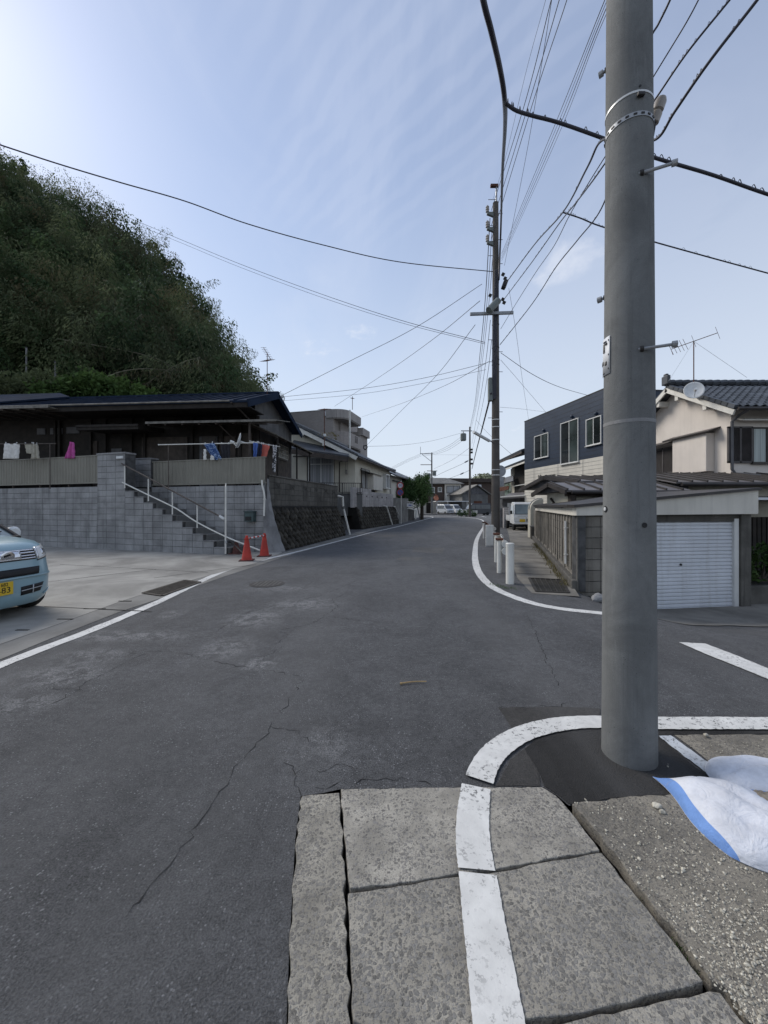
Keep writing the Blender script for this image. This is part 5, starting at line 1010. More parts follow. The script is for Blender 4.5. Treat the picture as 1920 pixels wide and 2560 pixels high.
rw = thing('round_gate_wall', 'small cream wall with rounded top beside the entrance roof', 'wall', (7.3, 18.5, 0)); part('face', M['cream'], rw, lambda mb: mb.extr([(6.98, 0), (7.6, 0), (7.6, 1.86)]+[(7.5-.52*math.sin(R(a)), 1.36+.5*math.cos(R(a))) for a in range(0, 91, 15)], 18.3, 18.65), bevel=.02); part('coping', M['mortar_pale'], rw, lambda mb: mb.tube([(7.6, 18.47, 1.87)]+[(7.5-.53*math.sin(R(a)), 18.47, 1.36+.51*math.cos(R(a))) for a in range(0, 91, 15)], .03, 6))
# navy two storey house
NW = Wall((9.75, 26.65), (10.98, 19.2)); NF = Wall((10.98, 19.2), (14.3, 19.5)); nv = thing('navy_house', 'boxy two storey house with navy upper floor and cream ground floor', 'house', (12, 22.5, 0)); zt = 7.35
foot = [NW.pt(0, 0, 0), NW.pt(NW.len, 0, 0), NF.pt(NF.len, 0, 0), Vector((13.3, 27.3, 0))]; zm = NW.at(1400, 1159)[1]
part('upper_wall', M['navy_siding'], nv, lambda mb: mb.prism([p.xy for p in foot][::1], zm, zt)); cen = sum(foot, Vector())/4
part('lower_wall', M['cream2'], nv, lambda mb: mb.prism([(cen+(p-cen)*.997).xy for p in foot], 0, zm-.002))
part('roof_edge', M['black'], nv, lambda mb: mb.prism([(cen+(p-cen)*1.006).xy for p in foot], zt, zt+.06))
for i in range(17): z = zm+.25*i+.12; part('siding_joint', M['black'], nv, lambda mb: mb.bb(.01, NW.len-.01, -.004, .001, z, z+.012), NW.M) if z < zt-.05 else None
for s in (1.2, 3.8, 6.0): part('siding_joint', M['mortar_pale'], nv, lambda mb: mb.bb(s, s+.02, -.003, .012, .1, zm-.02), NW.M)
for j in range(11): part('siding_joint', M['mortar_pale'], nv, lambda mb: mb.bb(.02, NW.len-.02, -.002, .012, zm-.2-j*.2, zm-.19-j*.2), NW.M)
for (u0, u1, v0, v1, gl) in ((1338, 1371, 1088, 1143, ('glass', 'glass_teal')), (1404, 1446, 1054, 1156, ('glass', 'glass_teal')), (1468, 1503, 1046, 1110, ('glass_teal', 'glass'))):
    a, b = NW.at(u0, (v0+v1)/2), NW.at(u1, (v0+v1)/2); um = (u0+u1)/2; zt_, zb_ = NW.at(um, v0)[1], NW.at(um, v1)[1]; window(NW, a[0], b[0], zb_, zt_, nv, 'alu', 2, 'glass', .05, .06, True, gl)
    hs_ = NW.at(um+6, v0-12); part('vent_hood', M['navy_siding'], nv, lambda mb: mb.lathe([(.09, 0), (.09, .10), (.05, .13)], (hs_[0], -.0, hs_[1]), 10, Matrix.Rotation(R(90), 3, 'X')), NW.M)
a = NW.at(1334, 1194); tx = text('Haustecou', .38, M['dark_metal'], nv, NW.pt(NW.at(1367, 1190)[0], -.03, a[1]-.02), (R(90), 0, math.atan2(NW.e.y, NW.e.x)), 'wall_lettering', .015, 'CENTER', 1.1); tx['label'] = 'dark raised house name on the cream wall'
# pinkish tiled house on the far right
pk = thing('tiled_stucco_house', 'pinkish stucco house with blue grey tiled gable roof', 'house', (14, 15.5, -.5)); px0 = 11.75; yf, yr, yb = 13.0, 15.4, 17.8; zE, zR = 4.72, 6.33
PG = Wall((px0, 17.8), (px0, 13.0)); PF = Wall((px0, 13.0), (21, 13.0))
part('gable_wall', M['pink'], pk, lambda mb: mb.add([(px0, yf, 1.9), (px0, yb, 1.9), (px0, yb, zE+.1), (px0, yr, zR-.12), (px0, yf, zE+.1), (px0+.15, yf, 1.9), (px0+.15, yb, 1.9), (px0+.15, yb, zE+.1), (px0+.15, yr, zR-.12), (px0+.15, yf, zE+.1)], [(0, 4, 3, 2, 1), (5, 6, 7, 8, 9)]))
part('front_wall', M['pink'], pk, lambda mb: mb.bb(px0+.002, 21, yf, yf+.15, 1.9, 4.85)); part('ground_floor', M['cream'], pk, lambda mb: mb.bb(8.9, 21, 11.55, 17.7, -.6, 2.3)); part('rear_wall', M['pink'], pk, lambda mb: mb.bb(px0+.002, 21, yb-.15, yb, 1.9, 4.8))
ov = .42; xr0 = px0-.42; ye = yf-.62; slope = (zR-zE)/(yr-ye)
rf = part('roof', M['tile_blue'], pk, lambda mb: (plate(mb, [(xr0, ye, zE-.02), (21.5, ye, zE-.02), (21.5, yr, zR), (xr0, yr, zR)], .10), plate(mb, [(xr0, yb+.62, zE-.02), (21.5, yb+.62, zE-.02), (21.5, yr, zR), (xr0, yr, zR)], .10)))
tm = MB(); nseg = 8                                            # one pan tile: shallow S curve, overlapping the next course
for k in range(nseg+1):
    x = -.135+.27*k/nseg; zc = .028*math.sin(k/nseg*6.28)+.02; tm.v += [(x, 0, zc+.022), (x, .30, zc)]
tm.f = [(2*k, 2*k+2, 2*k+3, 2*k+1) for k in range(nseg)]
for k in range(nseg): a = 2*k; tm.v += [(tm.v[a][0], 0, tm.v[a][2]-.03), (tm.v[a+2][0], 0, tm.v[a+2][2]-.03)]; n_ = len(tm.v); tm.f.append((n_-2, n_-1, a+2, a))
tme = tm.mesh('roof_tile'); tme.materials.append(M['tile_blue']); tme.polygons.foreach_set('use_smooth', [True]*len(tme.polygons)); tme.set_sharp_from_angle(angle=R(50))
ang = math.atan(slope); cnt = 0; restm = MB()
for j in range(12):
    for i in range(36):
        d = j*.265; x = xr0+.14+i*.27; y = ye-.03+d*math.cos(ang); z = zE+d*math.sin(ang)+.0
        if i < 24: inst(tme, 'roof_tile', rf, (x, y, z), rot=(ang, 0, 0))
        else:
            MM = Matrix.Translation((x, y, z)) @ Matrix.Rotation(ang, 4, 'X'); restm.M = MM; restm.add(tm.v, tm.f)
ro = restm.build('roof_tiles', M['tile_blue'], rf, True); ro['kind'] = 'stuff'
for i in range(34): part('ridge_tile', M['tile_blue'], rf, lambda mb: mb.tube([(xr0-.02+i*.3, yr, zR+.10), (xr0+.27+i*.3, yr, zR+.13)], .13, 8))
part('ridge_end', M['tile_blue'], rf, lambda mb: (mb.box((xr0-.02, yr, zR+.22), (.14, .34, .36)), mb.box((xr0-.02, yr, zR+.42), (.12, .16, .12))), bevel=.03)
for i in range(12): d = i*.265; part('verge_tile', M['tile_blue'], rf, lambda mb: mb.box((xr0, ye+d*math.cos(ang)+.1, zE+d*math.sin(ang)+.06), (.14, .30, .13), Matrix.Rotation(ang, 3, 'X')))
for sgn, y1 in ((1, ye), (-1, yb+.62)): part('barge_board', M['white_trim'], rf, lambda mb: plate(mb, [(xr0-.03, y1, zE-.10), (xr0+.03, y1, zE-.10), (xr0+.03, yr, zR-.08), (xr0-.03, yr, zR-.08)], .17))
for yy in (13.6, 14.9, 15.9, 17.2): part('purlin_end', M['white_trim'], rf, lambda mb: mb.box((px0-.2, yy, zR-.35-abs(yy-yr)*slope), (.42, .16, .2)))
part('eave_gutter', M['batten'], rf, lambda mb: mb.tube([(xr0, ye-.08, zE-.08), (21.5, ye-.08, zE-.10)], .06, 8))
part('downpipe', M['grey_panel'], pk, lambda mb: mb.tube(crom([(xr0+.35, ye-.05, zE-.12), (px0+.0, yf-.25, 4.5), (px0-.04, yf-.08, 4.35)], 3)+[Vector((px0-.04, yf-.08, 2.75)), Vector((px0+.05, yf-.12, 2.6)), Vector((px0+.45, yf-.6, 2.5))], .045, 8))
# shutter box and louvres on the gable, shuttered window on the front
zq0, zq1 = 2.75, 4.12; part('shutter_case', M['pink'], pk, lambda mb: mb.bb(px0-.30, px0-.003, 13.65, 15.25, zq0, zq1), bevel=.015)
part('case_roof', M['batten'], pk, lambda mb: plate(mb, [(px0-.42, 13.4, zq1+.03), (px0, 13.4, zq1+.18), (px0, 15.65, zq1+.18), (px0-.42, 15.65, zq1+.03)], .05))
def louvre_pair(W, s0, s1, z0, z1, parent):
    f = part('louvre_shutter', M['louvre'], parent, lambda mb: [mb.bb(a, b, -.07, -.004, c, d) for a, b, c, d in ((s0, s1, z0, z0+.06), (s0, s1, z1-.06, z1), (s0, s0+.05, z0, z1), (s1-.05, s1, z0, z1), ((s0+s1)/2-.03, (s0+s1)/2+.03, z0, z1))], W.M)
    mb = MB(W.M); n = int((z1-z0-.12)/.035)
    for i in range(n): z = z0+.06+i*.035; mb.add([(s0+.05, -.03, z+.03), (s1-.05, -.03, z+.03), (s1-.05, -.06, z+.006), (s0+.05, -.06, z+.006)], [(3, 2, 1, 0)])
    o = mb.build('louvre_slats', M['louvre'], f, solid=.006); o['kind'] = 'stuff'; part('back', M['dark_metal'], f, lambda mb: mb.bb(s0+.04, s1-.04, -.02, -.004, z0+.05, z1-.05), W.M)
louvre_pair(PG, PG.len-(16.9-13.0), PG.len-(15.3-13.0), 2.85, 3.95, pk); part('louvre_hood', M['batten'], pk, lambda mb: plate(mb, [(px0-.35, 15.3, 4.05), (px0, 15.3, 4.2), (px0, 17.3, 4.2), (px0-.35, 17.3, 4.05)], .04))
a, b = PF.at(1817, 1067), PF.at(1878, 1158); louvre_pair(PF, a[0], b[0], b[1], a[1], pk)
a2, b2_ = PF.at(1881, 1072), PF.at(1914, 1155); window(PF, a2[0], b2_[0], b2_[1], a2[1], pk, 'bronze', 1, 'glass_curtain2', .05, .06); a3, b3 = PF.at(1921, 1072), PF.at(1955, 1155); window(PF, a3[0], b3[0], b3[1], a3[1], pk, 'bronze', 1, 'glass_curtain2', .05, .06)
part('window_hood', M['white_trim'], pk, lambda mb: plate(mb, [(a[0]+.3, -.3, a[1]+.20), (a[0]+4, -.3, a[1]+.20), (a[0]+4, 0, a[1]+.3), (a[0]+.3, 0, a[1]+.3)], .05), PF.M)
part('belt', M['bronze'], pk, lambda mb: mb.bb(.1, 8, -.05, -.003, 2.52, 2.6), PF.M)
# lower batten roof
lr = part('lower_roof', M['batten_roof'], pk, lambda mb: plate(mb, [(8.3, 10.9, 2.20), (21, 10.9, 2.20), (21, 13.05, 2.62), (8.3, 13.05, 2.62)], .05))
for i in range(30): x = 8.32+i*.43; part('batten', M['batten'], lr, lambda mb: plate(mb, [(x-.02, 10.88, 2.245), (x+.02, 10.88, 2.245), (x+.02, 13.0, 2.66), (x-.02, 13.0, 2.66)], .06))
lr2 = part('side_roof', M['batten_roof'], pk, lambda mb: plate(mb, [(8.3, 13.05, 2.62), (px0, 13.05, 2.62), (px0, 17.5, 2.80), (8.3, 17.5, 2.70)], .05))
for i in range(9): x = 8.4+i*.40; part('batten', M['batten'], lr2, lambda mb: plate(mb, [(x-.02, 13.05, 2.665), (x+.02, 13.05, 2.665), (x+.02, 17.4, 2.80), (x-.02, 17.4, 2.80)], .06))
part('eave_gutter', M['batten'], lr, lambda mb: mb.tube([(8.4, 10.84, 2.13), (21, 10.84, 2.10)], .055, 8))
part('eave_wall', M['grey_panel'], pk, lambda mb: mb.bb(8.6, 8.88, 11.2, 13, 1.2, 2.15)); part('flood_lamp', M['old_sheet'], pk, lambda mb: mb.lathe([(.05, 0), (.11, .12), (.11, .2)], (9.55, 10.9, 1.85), 12, Matrix.Rotation(R(120), 3, 'X')))
# aerial and dish on the tiled roof
ya = yagi('tv_aerial', 'aerial with long boom on the tiled roof ridge at right', (px0+.35, 15.0, 6.2), 1.75, Vector((-.25, .1, .9)), [(.0, 1.5, 3, .5, -.0)], 'rust', .018, (1, -.5, .28)); b0 = Vector((px0+.35, 15.0, 6.2)); t0 = b0+Vector((0, 0, 1.75))
part('guy_wires', M['alu'], ya, lambda mb: (mb.tube([t0, b0+Vector((-1.2, -.3, .1))], .006, 4), mb.tube([t0, b0+Vector((1.7, -.4, .2))], .006, 4)))
for k in range(5): q = t0+Vector((1, -.5, .28)).normalized()*(-.75+k*.12); part('element', M['rust'], ya, lambda mb: mb.tube([q-Vector((-.08, .03, .22)), q+Vector((-.08, .03, .22))], .01, 4))
def dish(label, c, r, nrm, arm, mount, group=None):
    t = thing('satellite_dish', label, 'dish', mount, group); n = Vector(nrm).normalized(); rot = n.to_track_quat('Z', 'Y').to_matrix(); c = Vector(c); prof = [(r*k/7, .25*r*(k/7)**2) for k in range(8)]; prof[0] = (.004, 0)
    mb = MB(); seg = 26; vs = []
    for rr, z in prof:
        for k in range(seg): a = 2*math.pi*k/seg; vs.append(rot @ Vector((rr*math.cos(a), rr*math.sin(a)*1.08, z))+c)
    mb.add(vs, [(i*seg+k, i*seg+(k+1) % seg, (i+1)*seg+(k+1) % seg, (i+1)*seg+k) for i in range(7) for k in range(seg)]); mb.build('reflector', M['dish'], t, True, solid=.012)
    low = c+rot @ Vector((0, -r*1.0, .2*r)); f = c+n*r*1.15+Vector((0, 0, arm)); low = c+Vector((0, 0, -r*.95))+n*.1*r
    part('arm', M['dish'], t, lambda mb: mb.tube(crom([c-n*.03, low+n*.05, low.lerp(f, .5), f], 4), .014, 6)); part('receiver', M['dish'], t, lambda mb: mb.tube([f+n*.04, f-n*.09], .045, 8)); part('mount', M['alu'], t, lambda mb: mb.tube([c-n*.02, c-n*.16, Vector(mount)], .025, 7)); return t
q = P(1734, 978, 13.5); dish('white satellite dish on the edge of the tiled roof', q, .30, (-.55, -1, .35), -.12, (px0-.1, 13.9, 5.15), 'satellite dishes')
c_ = P(600, 1103, 13.0); dish('white satellite dish over the laundry on the terrace', c_, .25, (-.9, -.35, .30), -.12, tuple(P(621, 1108, 13.3)), 'satellite dishes')
# old tiled house left of the navy one, its shed and gate
od = thing('old_tiled_house', 'old dark timber house with layered tiled eaves behind the van', 'house', (12, 31, 0)); O1 = Wall((11.2, 34.6), (10.85, 27.9))
part('wall', M['dark_wood'], od, lambda mb: mb.bb(0, O1.len, .3, 4, 0, 5.2), O1.M); part('end_wall', M['cream'], od, lambda mb: mb.bb(-.25, .9, .28, 4, 2.6, 4.9), O1.M)
for k, (z, o) in enumerate(((5.62, -.35), (4.95, -.05))): e_ = part('eave_roof', M['tile_grey'], od, lambda mb: plate(mb, [(-.6, o-.6, z), (O1.len+.2, o-.6, z), (O1.len+.2, 2.2, z+.9), (-.6, 2.2, z+.9)], .16), O1.M); part('fascia', M['white_trim' if k else 'brown_wood'], e_, lambda mb: mb.bb(-.55, O1.len+.2, o-.55, o-.5, z-.28, z-.16), O1.M)
part('balcony', M['alu'], od, lambda mb: mb.bb(1.6, O1.len-.2, -.02, .02, 3.2, 3.26), O1.M); window(O1, O1.len-1.4, O1.len-.1, 2.6, 4.1, od, 'bronze', 2, 'glass_curtain2', .05, .06, True, ('glass', 'glass_curtain2'), None, .29); part('pillar', M['grey_panel'], od, lambda mb: mb.bb(O1.len-1.9, O1.len-1.5, .1, .3, 2.0, 4.6), O1.M)
sd_ = part('shed_roof', M['batten_roof'], od, lambda mb: plate(mb, [P(1250, 1245, 27.4), P(1345, 1238, 26.2), P(1345, 1228, 28.5), P(1275, 1233, 29.5)], .10)); part('shed_fascia', M['white_trim'], sd_, lambda mb: mb.tube([P(1251, 1243, 27.35), P(1343, 1236, 26.15)], .05, 6)); part('shed_wall', M['grey_panel'], od, lambda mb: mb.bb(8.6, 11.0, 27.9, 28.1, 0, 2.1)); part('shed_door', M['sign_white'], od, lambda mb: mb.bb(8.95, 10.3, 27.83, 27.89, .1, 1.75)); part('awning', M['rust'], od, lambda mb: mb.add([P(1247, 1219, 33), P(1272, 1215, 31.5), P(1272, 1224, 31.5), P(1247, 1229, 33)], [(0, 1, 2, 3)]), solid=.05)
part('porch_tiles', M['tile_grey'], od, lambda mb: plate(mb, [P(1260, 1208, 34), P(1283, 1202, 32), P(1283, 1188, 33), P(1262, 1194, 35)], .12)); part('cream_end', M['cream2'], od, lambda mb: mb.bb(P(1244, 0, 35).x, P(1262, 0, 35).x, 35, 35.4, 0, 4.2))
gp_ = thing('gate_post', 'narrow pale brick gate post beside the parked truck', 'post', P(1265, 1315, 26.5)); x0, x1 = P(1260, 0, 26.5).x, P(1271, 0, 26.5).x; part('shaft', M['block_white'], gp_, lambda mb: mb.bb(x0, x1, 26.5, 26.8, 0, 1.42), bevel=.01); part('cap', M['mortar_pale'], gp_, lambda mb: mb.bb(x0-.03, x1+.03, 26.47, 26.83, 1.42, 1.47))
for j in range(9): part('brick_joint', M['mortar'], gp_, lambda mb: mb.bb(x0+.002, x1-.002, 26.496, 26.502, .12+j*.145, .135+j*.145))
dg = thing('gate_door', 'grey panelled gate door beside the brick post', 'gate', P(1256, 1315, 26.9)); xa, xb = P(1250, 0, 26.9).x, P(1259.5, 0, 26.9).x; part('leaf', M['mortar_pale'], dg, lambda mb: mb.bb(xa, xb, 26.9, 26.96, .02, 1.4)); part('frame', M['grey_panel'], dg, lambda mb: (mb.bb(xa+.04, xa+.08, 26.87, 26.898, .1, 1.3), mb.bb(xb-.08, xb-.04, 26.87, 26.898, .1, 1.3)))
lw2 = thing('low_wall', 'low mossy concrete wall ending below the parked truck', 'wall', (6.4, 16.5, 0)); LK = Wall((7.0, 17.9), (5.6, 13.6)); part('face', M['block_dark'], lw2, lambda mb: mb.bb(-1.6, .4, -.16, 0.05, -.05, .55), Wall((7.0, 17.9), (5.6, 13.6)).M, bevel=.02); part('coping', M['mortar'], lw2, lambda mb: mb.bb(-1.6, .4, -.18, .07, .55, .58), LK.M)
# ------------------------------------------------------------------ utility poles
def pole_mat(name, col):
    t = NT(name)
    c = t.mix(t.ramp(t.noise(2.4, 6, .7, .6), .3, .7), sc(col, .78), sc(col, 1.22))
    c = t.mix(t.ramp(t.noise(1., 5, .7, vec=t.map(scale=(22, 22, .7))), .5, .72, 0, .45), c, sc(col, .55))      # rain streaks
    c = t.mix(t.ramp(t.noise(1., 5, .7, vec=t.map(loc=(3, 1, 0), scale=(14, 14, 1.1))), .56, .72, 0, .4), c, sc(col, 1.5))
    c = t.mix(t.ramp(t.noise(300, 3, .8), .38, .66, 0, .5), c, sc(col, .6))
    c = t.mix(t.math('MULTIPLY', t.ramp(t.voro(46), .15, .06), t.ramp(t.noise(7, 2), .5, .6, 0, .85)), c, sc(col, .3))   # pores
    return t.done(c, .85, 0, t.bump(t.noise(170, 4, .75), .6, .004), .2)
M['pole'] = pole_mat('pole_concrete', (.175, .18, .178))
M['pole_old'] = concrete('pole_concrete_old', (.105, .095, .085), .4, .5, .2, .4, 2.0)
M['steel'] = mat('galvanised_steel', (.30, .31, .32), .5, .15, 6, metal=.5)
M['porcelain'] = mat('porcelain', (.33, .30, .27), .35, .15, 8)
M['cable'] = mat('cable', (.045, .045, .058), .55, .1, 2)
M['transformer'] = mat('transformer_grey', (.16, .18, .17), .5, .1, 3)
def pole(name, label, base, h, r0, r1, m='pole', group='utility poles'):
    t = thing(name, label, 'utility pole', base, group); b = Vector(base)
    part('shaft', M[m], t, lambda mb: mb.tube([b+Vector((0, 0, -.3+(h+.3)*i/24)) for i in range(25)], r0, 32, True, r1), smooth='auto'); return t
def stepbolt(t, p, d, ln=.17):
    p = Vector(p); d = Vector(d).normalized(); o = part('step_bolt', M['steel'], t, lambda mb: mb.tube([p-d*.02, p+d*ln], .009, 8)); part('bolt_head', M['steel'], o, lambda mb: mb.tube([p+d*(ln-.012), p+d*ln, p+d*(ln+.012)], .018, 10)); part('socket', M['dark_metal'], o, lambda mb: mb.tube([p-d*.012, p+d*.006], .017, 12))
# near pole
NB0 = G(1572, 1888); PR0, PR1 = .147, .090
np_ = pole('utility_pole', 'thick grey concrete pole standing in fresh asphalt at right', NB0, 9.5, PR0, PR1)
rad = lambda z: PR0+(PR1-PR0)*(z+.3)/9.8
def onpole(u, v):
    """point on the near face of the pole and its outward direction"""
    d = Vector(((u-CX)/FPX, 1, (HZ-v)/FPX)); o = Vector((0, 0, EYE)); c = Vector((NB0.x, NB0.y, 0)); z = EYE+d.z*2.25
    for _ in range(4):
        r = rad(z); a = d.x**2+1; b = -2*(d.x*c.x+c.y); k = c.x**2+c.y**2-r*r; q = b*b-4*a*k; t = (-b-math.sqrt(max(0, q)))/(2*a); z = EYE+d.z*t
    p = o+d*t; n = Vector((p.x-c.x, p.y-c.y, 0)).normalized(); return p, n
pl_ = None
def curved_plate(name, m, parent, u0, u1, v0, v1, off=.004, seg=8):
    (p0, n0), (p1, n1) = onpole(u0, (v0+v1)/2), onpole(u1, (v0+v1)/2); a0, a1 = math.atan2(n0.y, n0.x), math.atan2(n1.y, n1.x); zt, zb = onpole((u0+u1)/2, v0)[0].z, onpole((u0+u1)/2, v1)[0].z
    if a1 < a0-math.pi: a1 += 2*math.pi
    mb = MB(); mb.grid(lambda i, j: (lambda a, z: Vector((NB0.x+(rad(z)+off)*math.cos(a), NB0.y+(rad(z)+off)*math.sin(a), z)))(a0+(a1-a0)*i, zb+(zt-zb)*j), seg, 1); return mb.build(name, M[m], parent, True, solid=.002)
pp_ = curved_plate('id_plate', 'sign_white', np_, 1504, 1526, 846, 938)
for (u, v, w_, h) in ((1523.5, 850, 1.2, 4), (1523.5, 886, 1.2, 4), (1523.5, 921, 1.2, 4), (1512.5, 935, 2, 3), (1516, 843+12, 5, 3), (1518, 848+12, 4, 5), (1513, 857, 2, 3)): curved_plate('plate_print', 'dark_metal', pp_, u-w_/2, u+w_/2, v-h/2, v+h/2, .0075, 2)
for (u, v, w_, h) in ((1513, 872, 3, 22), (1517, 909, 4, 9), (1510, 911, 3, 9)): curved_plate('plate_print', 'old_sheet', pp_, u-w_/2, u+w_/2, v-h/2, v+h/2, .0075, 2)
for (u, v, dx) in ((1606, 872, (.75, -.35, 0)), (1606, 432, (.75, -.35, 0))): p, n = onpole(u, v); stepbolt(np_, p, Vector(dx), .15)
for z in (1.5+(HZ-735)/FPX*2.36, 1.5+(HZ-158)/FPX*2.36): p = Vector((NB0.x-rad(z)*.72, NB0.y+rad(z)*.69, z)); stepbolt(np_, p, (-.72, .69, -.05), .03)
def band(t, c, z, r, m, th=.004, ht=.02, tilt=0): part('band', M[m], t, lambda mb: mb.lathe([(r, -ht/2), (r+th, -ht/2), (r+th, ht/2), (r, ht/2)], (c.x, c.y, z), 32, Matrix.Rotation(tilt, 3, 'X'), True), smooth='auto')
zb1 = onpole(1540, 258)[0].z; band(np_, NB0, zb1, rad(zb1), 'alu', .003, .012); zb2 = zb1-.13; band(np_, NB0, zb2, rad(zb2), 'steel', .004, .026)
for k in range(20): a = k*2*math.pi/20; q = Vector((NB0.x+(rad(zb2)+.005)*math.cos(a), NB0.y+(rad(zb2)+.005)*math.sin(a), zb2)); part('band_slot', M['dark_metal'], np_, lambda mb: mb.box(q, (.004, .018, .009), Matrix.Rotation(a, 3, 'Z')))
p, n = onpole(1600, 240); part('band_clamp', M['dark_metal'], np_, lambda mb: mb.box(p+n*.01, (.04, .02, .02)), bevel=.004); p, n = onpole(1600, 215); part('hole', M['black'], np_, lambda mb: mb.lathe([(.007, 0), (.007, .002)], p+n*.001, 10, n.to_track_quat('Z', 'Y').to_matrix()))
for zz in (onpole(1540, 1055)[0].z,): band(np_, NB0, zz, rad(zz), 'mortar_pale', .0015, .02)
p, n = onpole(1514, 1273); ci = part('cap_socket', M['dish'], np_, lambda mb: mb.lathe([(.012, 0), (.012, .006), (.008, .008)], p, 14, n.to_track_quat('Z', 'Y').to_matrix())); part('cap_ring', M['black'], ci, lambda mb: mb.lathe([(.019, 0), (.019, .002), (.012, .003)], p, 16, n.to_track_quat('Z', 'Y').to_matrix(), True))
p, n = onpole(1611, 1313); part('hole', M['black'], np_, lambda mb: mb.lathe([(.015, 0), (.015, .002)], p+n*.001, 14, n.to_track_quat('Z', 'Y').to_matrix()))
# small insulator fixed to the right side of the near pole
q = P(1641, 285, 2.42); ii = part('insulator', M['porcelain'], np_, lambda mb: mb.lathe([(.012, -.06), (.03, -.05), (.033, 0), (.024, .012), (.033, .02), (.034, .065), (.026, .085), (.008, .09)], q, 16, Euler((R(12), R(14), 0)).to_matrix()), smooth='auto'); part('insulator_pin', M['dark_metal'], np_, lambda mb: mb.tube([q+Vector((-.01, 0, -.05)), q+Vector((-.025, 0, -.14)), Vector((NB0.x+.1, NB0.y+.05, q.z-.15))], .010, 7))
# middle pole with its fittings
P2 = Vector((4.36, 15.0, 0)); p2 = pole('utility_pole', 'tall dark pole carrying many wires beside the guard rail', P2, 13.35, .168, .108, 'pole_old'); z2 = lambda v, y=15.: EYE+(HZ-v)/FPX*y
part('top_pipe', M['steel'], p2, lambda mb: mb.tube([P2+Vector((.03, 0, 13.2)), P2+Vector((.03, 0, 14.0))], .035, 8)); part('top_clamp', M['rust'], p2, lambda mb: mb.box(P2+Vector((-.05, 0, 14.02)), (.3, .1, .1)))
for v in (535, 573, 608):
    z = z2(v); ar = part('bracket', M['transformer'], p2, lambda mb: mb.extr([(P2.x-.34, z-.02), (P2.x-.08, z-.12), (P2.x-.08, z+.06), (P2.x-.34, z+.05)], P2.y-.05, P2.y+.05)); part('insulator', M['porcelain'], ar, lambda mb: mb.lathe([(.03, 0), (.07, .03), (.05, .08), (.075, .12), (.05, .17), (.07, .21), (.03, .28)], (P2.x-.32, P2.y, z+.05), 10))
za = z2(790); part('crossarm', M['steel'], p2, lambda mb: mb.box((P2.x-.21, P2.y-.2, za), (1.66, .09, .10), Matrix.Rotation(R(-2), 3, 'Y')))
c0, c1 = P(1245, 752, 14.7), P(1222, 776, 14.5); part('cylinder', M['transformer'], p2, lambda mb: mb.tube([c0, c0.lerp(c1, .08), c0.lerp(c1, .92), c1], .13, 14), smooth='auto')
part('junction_box', M['transformer'], p2, lambda mb: mb.box(P2+Vector((-.22, -.05, z2(975))), (.16, .2, .9)), bevel=.02); part('junction_box', M['dark_metal'], p2, lambda mb: mb.box(P2+Vector((.32, -.1, z2(715))), (.16, .2, .34), Euler((0, R(20), 0)).to_matrix()), bevel=.03)
for v, dx in ((690, .26), (700, .34), (752, .25), (760, .3), (742, -.24)): part('clamp', M['dark_metal'], p2, lambda mb: mb.box(P2+Vector((dx, -.1, z2(v))), (.12, .1, .1), Euler((.3, .5, 0)).to_matrix()))
for i, v in enumerate((500, 535, 565, 600, 640, 660, 850, 880, 905, 930, 955, 1030, 1045)): z = z2(v); part('step_bolt', M['steel'], p2, lambda mb: mb.tube([P2+Vector((0, -.02, z)), P2+Vector(((.27 if i % 2 else -.30), -.02, z))], .012, 5))
for v in (812, 870, 900, 912, 1050, 1068, 1100, 1175, 1188): z = z2(v); band(p2, P2, z, .168-.06*z/13.4+.003, 'alu' if v > 1000 else 'dark_metal', .006, .03)
for k in range(4): part('riser_cable', M['cable'], p2, lambda mb: mb.tube(crom([P2+Vector((-.13+.03*k, -.15, z2(1000))), P2+Vector((-.17+.05*k, -.19, z2(900))), P2+Vector((-.12+.04*k, -.16, z2(800))), P2+Vector((-.06+.05*k, -.15, z2(680)))], 5), .022, 6))
sp = part('sign_disc', M['steel'], p2, lambda mb: disc(mb, P2+Vector((.27, .3, z2(1176))), .23, (.1, -1, 0), .02)); part('sign_bracket', M['steel'], sp, lambda mb: mb.box(P2+Vector((.1, .2, z2(1173))), (.3, .06, .06))); part('sign_plate', M['steel'], p2, lambda mb: mb.box(P2+Vector((.26, .3, z2(1203))), (.3, .02, .36)))
lm = thing('street_lamp', 'slim tube street lamp on an arm left of the middle pole', 'street lamp', P(1226, 1104, 14.8)); part('tube', M['dish'], lm, lambda mb: mb.tube([P(1184, 1080, 14.2), P(1223, 1102, 14.8)], .06, 8)); part('arm', M['steel'], lm, lambda mb: mb.tube([P(1215, 1096, 14.7), P(1232, 1106, 15)], .025, 6))
# far poles
P3 = Vector((12.3, 55, 0)); p3 = pole('utility_pole', 'slender far pole with a drum transformer at the bend', P3, 12.9, .17, .11, 'pole_old'); c = P3+Vector((-1.0, -.3, 11.4))
part('crossarm', M['steel'], p3, lambda mb: mb.box(P3+Vector((-.5, -.1, 12.3)), (1.6, .1, .12))); tr_ = part('transformer', M['transformer'], p3, lambda mb: mb.lathe([(.35, -.55), (.42, -.45), (.42, .4), (.3, .5)], c, 12)); part('bushing', M['porcelain'], tr_, lambda mb: mb.tube([c+Vector((0, 0, .5)), c+Vector((0, 0, .75))], .07, 7))
for z in (9.6, 9.2, 8.2, 7.6): part('clamp', M['dark_metal'], p3, lambda mb: mb.box(P3+Vector((.2, -.2, z)), (.3, .3, .25)))
P4 = Vector((9.7, 78, 0)); p4 = pole('utility_pole', 'far grey pole with crossarms in front of the brown house', P4, 12.4, .19, .13, 'pole')
